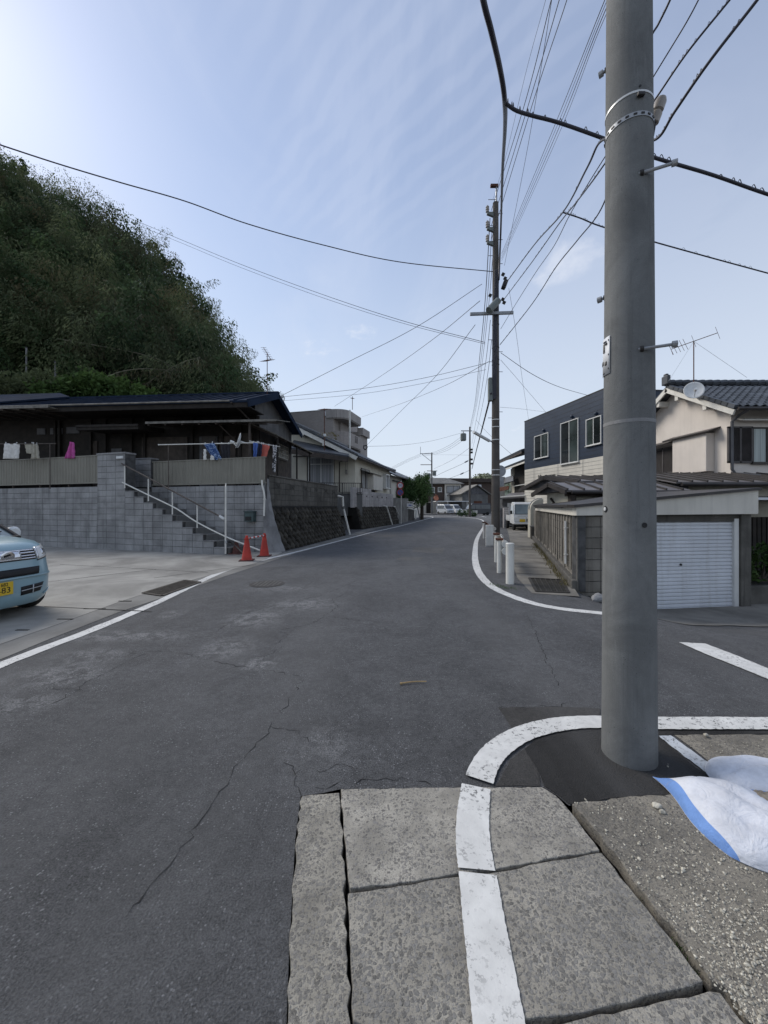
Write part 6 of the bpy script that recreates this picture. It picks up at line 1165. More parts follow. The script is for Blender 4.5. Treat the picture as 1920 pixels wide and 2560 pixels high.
for z, x0, x1 in ((12.2, -2.4, .3), (9.95, -2.3, 0), (8.7, -1.0, 1.1)): part('crossarm', M['rust' if z < 10 else 'steel'], p4, lambda mb: mb.box(P4+Vector(((x0+x1)/2, -.1, z)), (x1-x0, .1, .12)))
part('brace', M['steel'], p4, lambda mb: mb.tube([P4+Vector((-2, -.1, 12.1)), P4+Vector((-.1, -.1, 10.6))], .05, 5)); part('mast', M['steel'], p4, lambda mb: mb.tube([P4+Vector((-2.3, -.1, 12.1)), P4+Vector((-2.3, -.1, 13.6))], .05, 5))
for x in (-.55, .55): part('transformer', M['transformer'], p4, lambda mb: mb.lathe([(.3, -.5), (.36, -.4), (.36, .4), (.25, .5)], P4+Vector((x-.05, -.3, 7.7+(.5 if x > 0 else 0))), 12))
# ------------------------------------------------------------------ overhead wires
def wire(label, pts, r=.012, n=10, name='overhead_wire', lash=0):
    pp = crom([P(*p) for p in pts], n); r *= .84; mb = MB(); mb.tube(pp, r, 6); o = mb.build(name, M['cable'], None, True); tag(o, label, 'wire', 'overhead wires')
    if lash:
        mb = MB(); q = []; rn = random.Random(len(label))
        for i, p in enumerate(pp[:-1]):
            d = pp[i+1]-p
            for k in range(3): q.append(p+d*k/3+Vector((0, 0, r*.7+(lash*rn.uniform(.6, 1.4) if (k == 1 and rn.random() < .42) else 0))))
        mb.tube(crom(q, 3), r*.24, 4); s = mb.build('lashing', M['cable'], o, True); s.location = (0, 0, 0)
    return o
wire('thick bundled cable running overhead from the top of the middle pole', [(1180, -160, 3.6), (1208, 0, 4.2), (1229, 82, 4.5), (1252, 183, 5.0), (1262, 257, 5.4), (1262, 330, 6.8), (1256, 435, 9.5), (1252, 573, 14.4), (1247, 700, 14.7)], .040, 8, lash=.07)
wire('thick sagging cable branching right to behind the near pole', [(1262, 257, 5.4), (1290, 276, 5.45), (1330, 289, 5.45), (1398, 307, 5.5), (1503, 344, 5.5), (1630, 392, 5.6), (1780, 437, 5.8), (1920, 486, 6.0), (2150, 560, 6.3)], .030, 8, lash=.06)
for i, (u, e, lab) in enumerate(((1378, 535, 'leftmost of three power wires rising from the top insulators'), (1398, 573, 'middle one of three power wires rising from the insulators'), (1417, 608, 'rightmost of three power wires rising from the insulators'))):
    wire(lab, [(u+38, -140, 7.2), (u, 0, 8.0), ((u+1228)*.5+8, 262, 10.3), (1228, e-8, 14.9)], .011)
wire('hair thin wire beside the three power wires', [(1380, -70, 7.6), (1364, 0, 8.0), (1315, 180, 9.3), (1262, 400, 12), (1232, 500, 14.9)], .005)
wire('loosely curved thin wire crossing the power wires', [(1385, -50, 7), (1377, 14, 7.4), (1343, 229, 9), (1311, 412, 11.5), (1261, 664, 14.9)], .007)
for i in range(4): wire(['first and leftmost', 'second', 'third', 'fourth and rightmost'][i]+' of four thin parallel wires ending behind the near pole', [(1560+6*i, -115+14*i, 4.6), (1501, 27+14*i, 5.0), (1380+3*i, 330+8*i, 8.5), (1254, 634+6*i, 14.9)], .005 if i % 2 else .007)
wire('twisted service cable, rightmost of those passing behind the near pole', [(1262, 712, 14.8), (1334, 614, 11.0), (1407, 531, 8.0), (1467, 421, 5.9), (1504, 352, 5.2), (1570, 352, 4.8), (1640, 348, 4.5), (1687, 279, 4.2), (1769, 160, 3.8), (1893, 0, 3.5), (1990, -130, 3.3)], .018, lash=.028)
wire('second cable from the right among those passing behind the near pole', [(1258, 751, 14.8), (1330, 655, 11), (1398, 559, 8.4), (1439, 508, 7.0), (1481, 453, 5.9), (1530, 385, 5.2), (1625, 266, 4.7), (1714, 137, 4.2), (1824, 0, 3.9), (1920, -120, 3.7)], .014, lash=.026)
wire('wavy loose cable hanging between the service cables', [(1252, 822, 14.8), (1290, 759, 13), (1340, 680, 11), (1385, 615, 9.2), (1423, 540, 7.6), (1470, 460, 6.4), (1545, 340, 5.3), (1625, 206, 4.7), (1678, 119, 4.5), (1716, 56, 4.3), (1746, 0, 4.2), (1800, -110, 4)], .010)
wire('lowest heavy cable from the middle pole, leftmost above behind the near pole', [(1250, 862, 14.9), (1330, 760, 12), (1389, 669, 10), (1444, 600, 8.5), (1503, 522, 7), (1550, 380, 6), (1590, 230, 5.2), (1623, 105, 4.8), (1646, 60, 4.7), (1675, 0, 4.5), (1720, -110, 4.3)], .015, lash=.02)
wire('short cable from the service cables across behind the near pole to the right', [(1407, 531, 8.0), (1450, 545, 8.0), (1503, 566, 8.0), (1629, 603, 8.1), (1780, 645, 8.3), (1920, 683, 8.5), (2150, 745, 8.8)], .016, lash=.035)
wire('long sagging cable crossing the sky from the middle pole to the upper left', [(1232, 679, 14.9), (1000, 655, 13.5), (810, 613, 12.3), (620, 560, 11.2), (463, 503, 10.3), (300, 456, 9.4), (150, 411, 8.7), (0, 362, 8), (-200, 295, 7.3)], .017)
wire('upper one of two thin wires running from the middle pole to the hill', [(1213, 856, 14.9), (1000, 800, 16.5), (800, 734, 18.5), (600, 660, 20.5), (450, 598, 22), (300, 535, 23.5)], .012)
wire('lower one of two thin wires running from the middle pole to the hill', [(1213, 860, 14.9), (1000, 806, 16.5), (800, 742, 18.5), (600, 668, 20.5), (450, 606, 22), (300, 545, 23.5)], .009)
wire('service wire from the navy gable bracket up to the middle pole', [(706, 988, 17.0), (870, 905, 16.0), (1040, 818, 15), (1205, 710, 14.9)], .011)
wire('service wire from the roof of the flats up to the middle pole', [(836, 1016, 39), (960, 935, 28), (1080, 850, 20), (1200, 752, 14.9)], .014)
wire('steep service wire from the flats bracket to the crossarm', [(918, 1112, 41), (1000, 1030, 30), (1090, 940, 21), (1188, 812, 14.9)], .014)
wire('upper one of two nearly level wires from the navy gable', [(708, 992, 17.0), (900, 972, 16.2), (1060, 945, 15), (1215, 908, 14.9)], .009)
wire('lower one of two nearly level wires from the navy gable', [(708, 1002, 17.0), (900, 985, 16.2), (1060, 958, 15), (1215, 924, 14.9)], .007)
wire('thin wire from behind the flats up to the middle pole', [(905, 1042, 45), (1000, 1010, 32), (1110, 965, 22), (1220, 905, 14.9)], .012)
wire('drooping service wire from the middle pole to the navy house roof', [(1252, 882, 14.9), (1330, 935, 14.6), (1400, 968, 16.5), (1475, 990, 19.5)], .012)
wire('straight thin wire from the middle pole down to the navy parapet', [(1252, 900, 14.9), (1300, 955, 18), (1365, 1031, 24)], .008)
wire('thin wire dropping steeply to the left corner of the navy house', [(1272, 720, 14.9), (1290, 830, 15.5), (1306, 950, 19), (1322, 1052, 26)], .007)
wire('faint level wire behind the middle pole', [(1250, 1018, 15.2), (1300, 1022, 18.5), (1365, 1030, 24)], .006)
for i, (dx, lab) in enumerate(((-2, 'left one of the power wires dropping towards the far pole'), (3, 'middle one of the power wires dropping towards the far pole'), (8, 'right one of the power wires dropping towards the far pole'))): wire(lab, [(1227+dx, 545+28*i, 14.9), (1215+dx, 750, 17), (1200+dx*.8, 900, 23), (1188+dx*.5, 1010, 36), (1175+dx*.4, 1072, 54.5)], .012 if i else .018)
wire('long thin wire hanging close to the middle pole towards the far pole', [(1226, 800, 14.9), (1215, 900, 18), (1200, 1000, 26), (1186, 1075, 42), (1180, 1110, 54.8)], .012)
wire('spare thin wire between the middle pole and the far pole', [(1229, 850, 14.9), (1220, 930, 18), (1205, 1020, 27), (1189, 1090, 43), (1181, 1125, 54.8)], .012)
wire('heavy telephone cable from the middle pole down to the far pole', [(1228, 983, 14.8), (1216, 1030, 18), (1203, 1080, 24), (1190, 1130, 36), (1180, 1172, 54.8)], .045, lash=.03)
wire('wire from the far drum transformer to the left edge of the flats', [(1155, 1082, 54.8), (1080, 1102, 52), (1000, 1113, 48), (915, 1116, 42)], .018)
for i, lab in enumerate(('upper', 'middle', 'lower')): wire(lab+' one of three wires between the two far poles', [(1156, 1090+6*i, 54.8), (1120, 1115+5*i, 63), (1085, 1130+3*i, 72), (1055, 1134+3*i, 77.8)], .020)
for i, lab in enumerate(('upper', 'middle', 'lower')): wire(lab+' one of three wires leaving the far grey pole to the left', [(1053, 1134+3*i, 77.8), (1020, 1148+3*i, 76), (980, 1168+3*i, 74)], .020)
wire('low wire from the far pole down to the far grey pole', [(1176, 1118, 54.8), (1130, 1150, 64), (1085, 1172, 77.8)], .020)
wire('wire with dark sleeves from the far pole to the left', [(1175, 1148, 54.8), (1155, 1160, 58), (1110, 1180, 68), (1080, 1195, 78)], .028)
wire('lowest wire with dark sleeves at the far pole', [(1175, 1175, 54.8), (1150, 1186, 60), (1085, 1210, 84)], .028)
for (u, v, y, lab) in ((1166, 1154, 56.5, 'upper dark cable sleeve near the far pole'), (1155, 1184, 59, 'lower dark cable sleeve near the far pole')):
    t = thing('cable_sleeve', lab, 'sleeve', P(u, v, y)); part('tube', M['cable'], t, lambda mb: mb.tube([P(u-4, v+2, y), P(u+4, v-2, y)], .09, 7)); part('clip', M['steel'], t, lambda mb: mb.tube([P(u-.4, v+.2, y), P(u+.4, v-.2, y)], .11, 7))
wire('wire from the crossarm of the far grey pole to the far pole', [(1085, 1137, 77.8), (1130, 1137, 66), (1172, 1138, 54.9)], .015)
wire('wire from the street lamp arm down to the old tiled house', [(1190, 1050, 40), (1222, 1085, 32), (1280, 1137, 27.5)], .014)
wh = thing('wall_bracket', 'dark hook bracket on the corner of the flats', 'bracket', P(915, 1115, 41.5)); part('hook', M['dark_metal'], wh, lambda mb: mb.tube(crom([P(909, 1120, 41.5), P(913, 1124, 41.5), P(918, 1119, 41.5), P(916, 1114, 41.5), P(909, 1115, 41.5)], 4), .06, 6)); part('plate', M['dark_metal'], wh, lambda mb: mb.box(P(909, 1117, 41.5), (.1, .1, .3)))
# ------------------------------------------------------------------ vehicles
M['car_blue'] = mat('car_blue', (.235, .36, .41), .32, .04, 1.5, spec=.5); M['car_blue'].node_tree.nodes['Principled BSDF'].inputs['Coat Weight'].default_value = .6
M['car_white'] = mat('car_white', (.66, .67, .66), .3, .03, 1.5, spec=.5); M['car_silver'] = mat('car_silver', (.42, .44, .46), .3, .03, 1.5, metal=.3); M['car_dark'] = mat('car_dark', (.022, .024, .032), .3, .1, 2, spec=.5)
M['chrome'] = mat('chrome', (.72, .73, .76), .15, .05, 4, metal=.95); M['tyre'] = mat('tyre', (.014, .014, .014), .85, .2, 6); M['intake'] = mat('intake', (.010, .010, .012), .5, .2, 8)
M['lamp'] = glassy('lamp_lens', (.66, .67, .66), .12); M['plate_yellow'] = mat('plate_yellow', (.62, .42, .035), .5, .06, 5); M['windscreen'] = glassy('windscreen', (.16, .20, .20), .05)
def wheel(t, c, r, w_, side, MM):
    rot = Matrix.Rotation(R(90), 3, 'X'); tt = MB(MM).lathe([(r*.62, -w_/2), (r*.93, -w_/2), (r, -w_*.3), (r, w_*.3), (r*.93, w_/2), (r*.62, w_/2)], c, 26, rot).build('wheel', M['tyre'], t, 'auto')
    MB(MM).lathe([(r*.6, -w_*.36), (r*.6, w_*.36), (r*.5, w_*.42), (r*.1, w_*.4)], c, 20, rot).build('rim', M['car_silver'], tt, 'auto')
# pale blue hatchback, nose towards the road
a_ = R(-11); c_ = Vector((-4.84, 4.98, 0)); CMX = Matrix.Translation(c_) @ Matrix.Rotation(a_, 4, 'Z')
car = thing('parked_car', 'pale blue small hatchback parked nose out at the left edge', 'car', c_+Vector((-1.6, .2, 0)))
LV = [(.17, .655, -.10, -3.33), (.23, .700, -.035, -3.37), (.34, .725, -.004, -3.39), (.48, .735, 0, -3.39), (.60, .7375, -.008, -3.38), (.68, .7375, -.035, -3.37), (.78, .736, -.055, -3.36), (.88, .730, -.09, -3.34), (.95, .718, -.14, -3.32), (1.00, .690, -.22, -3.29), (1.04, .63, -.36, -3.2), (1.075, .54, -.60, -3.0), (1.095, .40, -.90, -2.8)]
def lev(z):
    zs = [l[0] for l in LV]; return [float(np.interp(z, zs, [l[k] for l in LV])) for k in (1, 2, 3)]
NE = 4.6
def xf(y, z):
    W_, F_, B_ = lev(z); a = (F_-B_)/2; q = min(.999, abs(y)/W_); return (F_+B_)/2+a*(1-q**NE)**(1/NE)
mb = MB(CMX); NS = 96
for z, W_, F_, B_ in LV:
    a = (F_-B_)/2; xc = (F_+B_)/2
    for k in range(NS):
        th = 2*math.pi*k/NS; cx, sy = math.cos(th), math.sin(th); mb.v.append(tuple(CMX @ Vector((xc+a*math.copysign(abs(cx)**(2/NE), cx), W_*math.copysign(abs(sy)**(2/NE), sy), z))))
n = len(LV); mb.f = [(i*NS+k, i*NS+(k+1) % NS, (i+1)*NS+(k+1) % NS, (i+1)*NS+k) for i in range(n-1) for k in range(NS)]+[tuple(range(NS-1, -1, -1)), tuple(range((n-1)*NS, n*NS))]
body = mb.build('body', M['car_blue'], car, 'auto')
def skin(name, m, parent, fn, nu=14, nv=5, off=.004, solid=.004):
    """patch lying on the nose: fn(i, j) -> (y, z)"""
    mb = MB(CMX); mb.grid(lambda i, j: (lambda y, z: Vector((xf(y, z)+off, y, z)))(*fn(i, j)), nu, nv); return mb.build(name, M[m], parent, True, solid=solid)
rect = lambda y0, y1, z0, z1: (lambda i, j: (y0+(y1-y0)*i, z0+(z1-z0)*j))
gr = skin('grille', 'intake', body, rect(-.355, .355, .775, .915), 24, 4, .004)
for z in (.79, .825, .862, .897): skin('grille_bar', 'chrome', gr, rect(-.355, .355, z, z+(.014 if z != .862 else .018)), 24, 1, .014, .012)
skin('grille_plate', 'chrome', gr, rect(-.16, .16, .80, .895), 8, 3, .018, .01); mb = MB(CMX); mb.lathe([(.075, 0), (.082, .012), (.06, .016)], (xf(0, .85)+.02, 0, .85), 20, (Matrix.Rotation(R(90), 3, 'Y') @ Matrix.Diagonal((.72, 1, 1)))); em = mb.build('emblem', M['chrome'], gr, 'auto')
part('emblem_mark', M['intake'], em, lambda mb: mb.add([(xf(0, .85)+.038, -.045, .835), (xf(0, .85)+.038, .045, .862), (xf(0, .85)+.038, .02, .878), (xf(0, .85)+.038, -.05, .86)], [(0, 1, 2, 3)]), CMX, solid=.002)
for s in (-1, 1):
    hl = skin('headlight', 'lamp', body, lambda i, j: (s*(.372+.315*i-.02*j), .765+.055*i*(1-j)+(.165+.035*i)*j), 10, 6, .007, .008)
    skin('lamp_bezel', 'intake', hl, lambda i, j: (s*(.362+.335*i), .750+.055*i+.012*j), 10, 1, .005, .006); skin('lamp_bulb', 'chrome', hl, rect(s*.46, s*.55, .825, .90), 4, 3, .0125, .003); skin('lamp_trim', 'chrome', hl, rect(s*.374, s*.390, .775, .93), 2, 3, .0125, .003)
    lo = skin('lower_intake', 'intake', body, lambda i, j: (s*(.12+(.30-.05*(1-j))*i), .315+.115*j+.02*i), 10, 3, .004)
    skin('intake_bar', 'car_silver', lo, lambda i, j: (s*(.12+.28*i), .372+.02*i+.01*j), 8, 1, .012, .006); skin('intake_bar', 'car_silver', lo, rect(s*.26, s*.272, .32, .44), 2, 2, .012, .006); skin('fog_recess', 'car_blue', body, lambda i, j: (s*(.44+.24*i), .27+.02*j+.08*i), 6, 1, .012, .01)
skin('upper_intake', 'intake', body, lambda i, j: (-.38+.76*i+(.03*(1-2*i))*(1-j), .575+.10*j), 24, 3, .004); skin('bumper_crease', 'car_blue', body, rect(-.62, .62, .545, .565), 30, 1, .01, .012)
npz = part('number_plate', M['plate_yellow'], body, lambda mb: mb.bb(.012, .022, -.315, .015, .365, .53), CMX, bevel=.003)
rz_ = a_+R(90); text('682', .062, M['intake'], npz, CMX @ Vector((.0235, -.085, .498)), (R(90), 0, rz_), 'plate_digits', .001, 'CENTER', .9); text('-83', .105, M['intake'], npz, CMX @ Vector((.0235, -.085, .425)), (R(90), 0, rz_), 'plate_digits', .001, 'CENTER', 1.05)
# greenhouse
bz, tz_ = 1.03, 1.45; gb = [(-.80, -.66), (-.80, .66), (-3.25, .67), (-3.25, -.67)]; gt_ = [(-1.52, -.55), (-1.52, .55), (-3.0, .56), (-3.0, -.56)]
def gpt(i, top, k=1.0): q = (gt_ if top else gb)[i]; return Vector((q[0], q[1]*k, tz_ if top else bz))
ws = part('windscreen', M['windscreen'], body, lambda mb: mb.add([gpt(0, 0), gpt(1, 0), gpt(1, 1), gpt(0, 1)], [(0, 1, 2, 3)]), CMX); part('side_glass', M['glass'], body, lambda mb: mb.add([gpt(1, 0), gpt(2, 0), gpt(2, 1), gpt(1, 1)], [(0, 1, 2, 3)]), CMX); part('side_glass', M['glass'], body, lambda mb: mb.add([gpt(3, 0), gpt(0, 0), gpt(0, 1), gpt(3, 1)], [(0, 1, 2, 3)]), CMX); part('rear_glass', M['glass'], body, lambda mb: mb.add([gpt(2, 0), gpt(3, 0), gpt(3, 1), gpt(2, 1)], [(0, 1, 2, 3)]), CMX)
part('roof', M['car_blue'], body, lambda mb: mb.add([gpt(0, 1, 1.02), gpt(1, 1, 1.02), gpt(2, 1, 1.02), gpt(3, 1, 1.02), Vector((-1.75, -.45, 1.5)), Vector((-1.75, .45, 1.5)), Vector((-2.85, .45, 1.5)), Vector((-2.85, -.45, 1.5))], [(0, 1, 5, 4), (1, 2, 6, 5), (2, 3, 7, 6), (3, 0, 4, 7), (4, 5, 6, 7)]), CMX, smooth=True)
for i in range(4): part('pillar', M['car_blue'] if i > 1 else M['intake'], body, lambda mb: mb.tube([gpt(i, 0, 1.01), gpt(i, 1, 1.02)], .03, 8), CMX)
for s in (-1, 1): part('pillar', M['car_blue'], body, lambda mb: mb.tube([(-2.1, s*.665, bz), (-2.15, s*.56, tz_)], .03, 8), CMX); mr = part('mirror', M['car_white'], body, lambda mb: mb.lathe([(.02, -.07), (.09, -.03), (.10, .03), (.07, .06)], (-1.12, s*.80, 1.09), 14, Matrix.Rotation(R(90), 3, 'Y')), CMX, smooth='auto'); part('mirror_arm', M['intake'], mr, lambda mb: mb.tube([(-1.12, s*.66, 1.04), (-1.12, s*.78, 1.07)], .02, 6), CMX)
part('cowl', M['intake'], body, lambda mb: plate(mb, [(-.66, -.58, 1.066), (-.66, .58, 1.066), (-.83, .64, 1.06), (-.83, -.64, 1.06)], .03), CMX)
for y0, y1 in ((-.5, .0), (-.02, .52)): part('wiper', M['intake'], body, lambda mb: mb.tube([(-.76, y0, 1.09), (-.84, (y0+y1)/2, 1.10), (-.93, y1, 1.13)], .010, 6), CMX)
for x in (-.62, -3.0+.22):
    for s in (-1, 1): wheel(car, (x, s*.64, .275), .275, .16, s, CMX)
part('underside', M['intake'], car, lambda mb: mb.bb(-3.1, -.25, -.6, .6, .16, .3), CMX)
# generic vans and the small truck
def van(label, loc, head, m, L_=3.4, W_=1.48, H_=1.88, hood=.32, group='vans parked beyond the bend', glass='glass'):
    MX = Matrix.Translation(Vector(loc)) @ Matrix.Rotation(head, 4, 'Z'); t = thing('parked_van', label, 'van', loc, group); w_ = W_/2
    prof = [(0, .28), (.02, .78), (-.06, .92), (-hood, 1.04), (-hood-.62, H_-.12), (-hood-.85, H_), (-L_+.12, H_), (-L_, H_-.15), (-L_, .3)]; tum = [1, 1, 1, 1, .88, .86, .86, .88, 1]; n = len(prof)
    b = part('body', M[m], t, lambda mb: mb.add([(x, -w_*k, z) for (x, z), k in zip(prof, tum)]+[(x, w_*k, z) for (x, z), k in zip(prof, tum)], [tuple(range(n)), tuple(range(2*n-1, n-1, -1))]+[(j, i, i+n, j+n) for i in range(n) for j in [(i+1) % n]]), MX, bevel=.04)
    part('windscreen', M[glass], b, lambda mb: mb.add([(-hood-.02, -w_*.9, 1.09), (-hood-.02, w_*.9, 1.09), (-hood-.58, w_*.82, H_-.17), (-hood-.58, -w_*.82, H_-.17)], [(0, 1, 2, 3)]), MX, solid=.03)
    for s in (-1, 1):
        for x0, x1 in ((-hood-.5, -hood-1.25), (-hood-1.32, -hood-2.2), (-hood-2.27, -L_+.15)): part('side_window', M['glass'], b, lambda mb: mb.add([(x0, s*w_*.985, 1.08), (x1, s*w_*.985, 1.08), (x1, s*w_*.89, H_-.22), (x0-.15 if x0 > -1 else x0, s*w_*.89, H_-.22)], [(0, 1, 2, 3)]), MX, solid=.03)
        part('headlight', M['lamp'], b, lambda mb: mb.box((.0, s*w_*.74, .80), (.08, .26, .17)), MX, bevel=.03); part('mirror', M[m], b, lambda mb: mb.box((-hood-.4, s*(w_+.08), 1.12), (.08, .12, .16)), MX, bevel=.02)
        for x in (-.62, -L_+.62): wheel(t, (x, s*(w_-.08), .29), .29, .17, s, MX)
    part('grille', M['intake'], b, lambda mb: mb.box((.02, 0, .62), (.03, W_*.5, .12)), MX); part('number_plate', M['sign_white'], b, lambda mb: mb.box((.035, 0, .45), (.02, .33, .16)), MX); return t
van('silver white minivan at the left end of the far parked row', (12.4, 71.5, 0), R(-62), 'car_silver', 3.4, 1.6, 1.86, .35)
van('white minivan in the middle of the far parked row', (14.6, 74.5, 0), R(-62), 'car_white', 3.4, 1.6, 1.88, .35)
van('long dark van parked side on behind the far pole', (13.7, 65.5, 0), R(186), 'car_dark', 4.4, 1.7, 2.0, .4)
th_ = math.atan2(-.99, -.12); TL = Vector((8.78, 23.7, 0)); TMX = Matrix.Translation(TL) @ Matrix.Rotation(th_, 4, 'Z'); tk = thing('kei_truck', 'small white flatbed truck parked beside the navy house', 'truck', TL)
prof = [(0, .38), (.02, .80), (-.02, .98), (-.28, 1.62), (-.42, 1.76), (-1.15, 1.78), (-1.25, 1.6), (-1.25, .42)]; tum = [1, 1, 1, .90, .88, .88, .9, 1]; n = 8; w_ = .735
b = part('cab', M['car_white'], tk, lambda mb: mb.add([(x, -w_*k, z) for (x, z), k in zip(prof, tum)]+[(x, w_*k, z) for (x, z), k in zip(prof, tum)], [tuple(range(n)), tuple(range(2*n-1, n-1, -1))]+[(j, i, i+n, j+n) for i in range(n) for j in [(i+1) % n]]), TMX, bevel=.035)
part('windscreen', M['windscreen'], b, lambda mb: mb.add([(-.035, -w_*.9, 1.03), (-.035, w_*.9, 1.03), (-.27, w_*.83, 1.61), (-.27, -w_*.83, 1.61)], [(0, 1, 2, 3)]), TMX, solid=.025); part('windscreen_trim', M['intake'], b, lambda mb: mb.tube([(-.0, -w_*.9, 1.02), (-.0, w_*.9, 1.02), (-.25, w_*.84, 1.62), (-.25, -w_*.84, 1.62), (-.0, -w_*.9, 1.02)], .012, 6), TMX)
for s in (-1, 1):
    part('headlight', M['lamp'], b, lambda mb: mb.box((.0, s*.56, .83), (.07, .28, .15)), TMX, bevel=.03); part('door_window', M['glass'], b, lambda mb: mb.add([(-.2, s*w_*.985, 1.04), (-1.05, s*w_*.985, 1.04), (-1.05, s*w_*.91, 1.55), (-.36, s*w_*.91, 1.55)], [(0, 1, 2, 3)]), TMX, solid=.03); part('mirror', M['black'], b, lambda mb: mb.box((-.12, s*.87, 1.13), (.06, .13, .22)), TMX, bevel=.02)
    for x in (-.45, -2.55): wheel(tk, (x, s*.64, .27), .27, .15, s, TMX)
    part('bed_side', M['car_white'], tk, lambda mb: mb.bb(-3.3, -1.32, s*.70-.02, s*.70+.02, .62, .92), TMX, bevel=.008)
part('panel_line', M['steel'], b, lambda mb: mb.box((.012, 0, .90), (.02, 1.1, .012)), TMX); part('bumper', M['car_white'], b, lambda mb: mb.box((.03, 0, .46), (.08, 1.45, .12)), TMX, bevel=.03); part('bumper_groove', M['intake'], b, lambda mb: mb.box((.02, 0, .535), (.03, 1.42, .012)), TMX)
for z in (.60, .655, .71): part('grille_slot', M['intake'], b, lambda mb: mb.box((.022, -.0+.25, z), (.02, .52, .03)), TMX)
part('number_plate', M['plate_yellow'], b, lambda mb: mb.box((.045, -.24, .63), (.02, .33, .165)), TMX); part('emblem', M['chrome'], b, lambda mb: mb.box((.03, 0, .80), (.02, .09, .06)), TMX, bevel=.01)
part('wiper', M['intake'], b, lambda mb: mb.tube([(.02, .05, 1.05), (-.06, .45, 1.12)], .012, 5), TMX)
bd = part('bed', M['car_white'], tk, lambda mb: mb.bb(-3.3, -1.3, -.7, .7, .55, .62), TMX); part('tailgate', M['car_white'], bd, lambda mb: mb.bb(-3.32, -3.28, -.7, .7, .62, .92), TMX); part('chassis', M['intake'], tk, lambda mb: mb.bb(-3.1, -.3, -.45, .45, .25, .5), TMX)
# bicycle behind the blue car
bk = thing('bicycle', 'dark bicycle leaning by the block wall behind the car', 'bicycle', (-13.5, 12.9, 0)); BX = Matrix.Translation((-13.5, 12.9, 0)) @ Matrix.Rotation(R(8), 4, 'Z')
for x in (-.52, .52): wb_ = part('wheel', M['tyre'], bk, lambda mb: mb.tube([(x+.32*math.cos(a*.2618), 0, .33+.32*math.sin(a*.2618)) for a in range(25)], .018, 6), BX); part('hub', M['steel'], wb_, lambda mb: [mb.tube([(x, 0, .33), (x+.31*math.cos(a*.785), 0, .33+.31*math.sin(a*.785))], .004, 4) for a in range(8)], BX)
part('frame', M['dark_metal'], bk, lambda mb: (mb.tube([(-.52, 0, .33), (-.05, 0, .3), (.38, 0, .78), (-.16, 0, .72), (-.05, 0, .3)], .02, 6), mb.tube([(-.52, 0, .33), (-.16, 0, .72)], .015, 6), mb.tube([(.52, 0, .33), (.36, 0, .95)], .018, 6)), BX); part('handlebar', M['dark_metal'], bk, lambda mb: mb.tube(crom([(.22, -.28, 1.02), (.38, -.2, 1.05), (.36, 0, .98), (.38, .2, 1.05), (.22, .28, 1.02)], 4), .014, 6), BX); part('saddle', M['black'], bk, lambda mb: mb.box((-.2, 0, .88), (.26, .16, .07)), BX, bevel=.03); part('seat_post', M['steel'], bk, lambda mb: mb.tube([(-.16, 0, .7), (-.19, 0, .86)], .014, 6), BX)
# ------------------------------------------------------------------ guard rail, bollard, cones
bo = thing('bollard', 'thick white steel bollard at the near end of the guard rail', 'bollard', G(1275, 1459)); b0 = G(1275, 1459)
part('tube', M['white_pipe'], bo, lambda mb: mb.lathe([(.078, -.05), (.078, .76)], b0, 20), smooth='auto'); part('cap', M['white_pipe'], bo, lambda mb: mb.lathe([(.08, .76), (.083, .77), (.07, .79), (.02, .795)], b0, 20), smooth='auto')
GR = Wall((2.58, 8.2), (4.12, 14.3)); GR1 = GR; GR2 = Wall((4.08, 14.3), (4.84, 18.3))
def beam(parent, s0, s1, m, GR, z0=.43, off=0.):
    prof = [(-.0, 0), (-.045, .03), (-.06, .075), (-.045, .12), (-.005, .15), (-.045, .18), (-.06, .225), (-.045, .27), (0, .30)]; mb = MB(GR.M); k = len(prof)
    for s in (s0, s1): mb.v += [tuple(GR.M @ Vector((s, off+p[0], z0+p[1]))) for p in prof]
    mb.f = [(i, i+1, k+i+1, k+i) for i in range(k-1)]; return mb.build('beam', M[m], parent, 'auto', solid=.006)
for GR, nm, s0, s1, lab, mm in ((GR1, 'guard_rail', .35, 2.3, 'dented white guard rail end behind the bollard', 'white_pipe'), (GR2, 'guard_rail', .1, 3.9, 'rusty orange guard rail at the foot of the middle pole', 'rust_pale')):
    if 'rust_pale' not in M: M['rust_pale'] = mat('rust_paint', (.26, .13, .085), .8, .3, 7, streak=.5, streakcol=(.45, .40, .35))
    g = thing(nm, lab, 'guard rail', GR.pt((s0+s1)/2, 0, 0), 'guard rails'); bm_ = beam(g, s0, s1, mm, GR)
    for s in (s0+.12, s1-.12): ps = part('post', M['white_pipe'], g, lambda mb: mb.tube([(s, .09, -.05), (s, .09, .74)], .055, 12), GR.M); part('post_cap', M['rust'], ps, lambda mb: mb.box((s, .09, .76), (.17, .17, .05)), GR.M, bevel=.012); part('bracket', M['steel'], ps, lambda mb: mb.box((s, .02, .58), (.07, .09, .12)), GR.M)
    for s in (s0, s1): part('end_sleeve', M['white_pipe' if mm == 'white_pipe' or s == s0 else 'rust'], g, lambda mb: (mb.tube([(s-.02, -.03, .50), (s+.12, -.03, .50)], .075, 10), mb.tube([(s-.02, -.03, .66), (s+.12, -.03, .66)], .075, 10)), GR.M)
wp_ = thing('rail_end_plate', 'flat white end plate standing at the rusty guard rail', 'plate', GR2.pt(0, .1, 0)); part('plate', M['white_pipe'], wp_, lambda mb: mb.box((.0, .14, .42), (.05, .30, .78)), GR.M, bevel=.02); part('foot', M['steel'], wp_, lambda mb: mb.box((0, .14, .0), (.12, .3, .04)), GR.M)
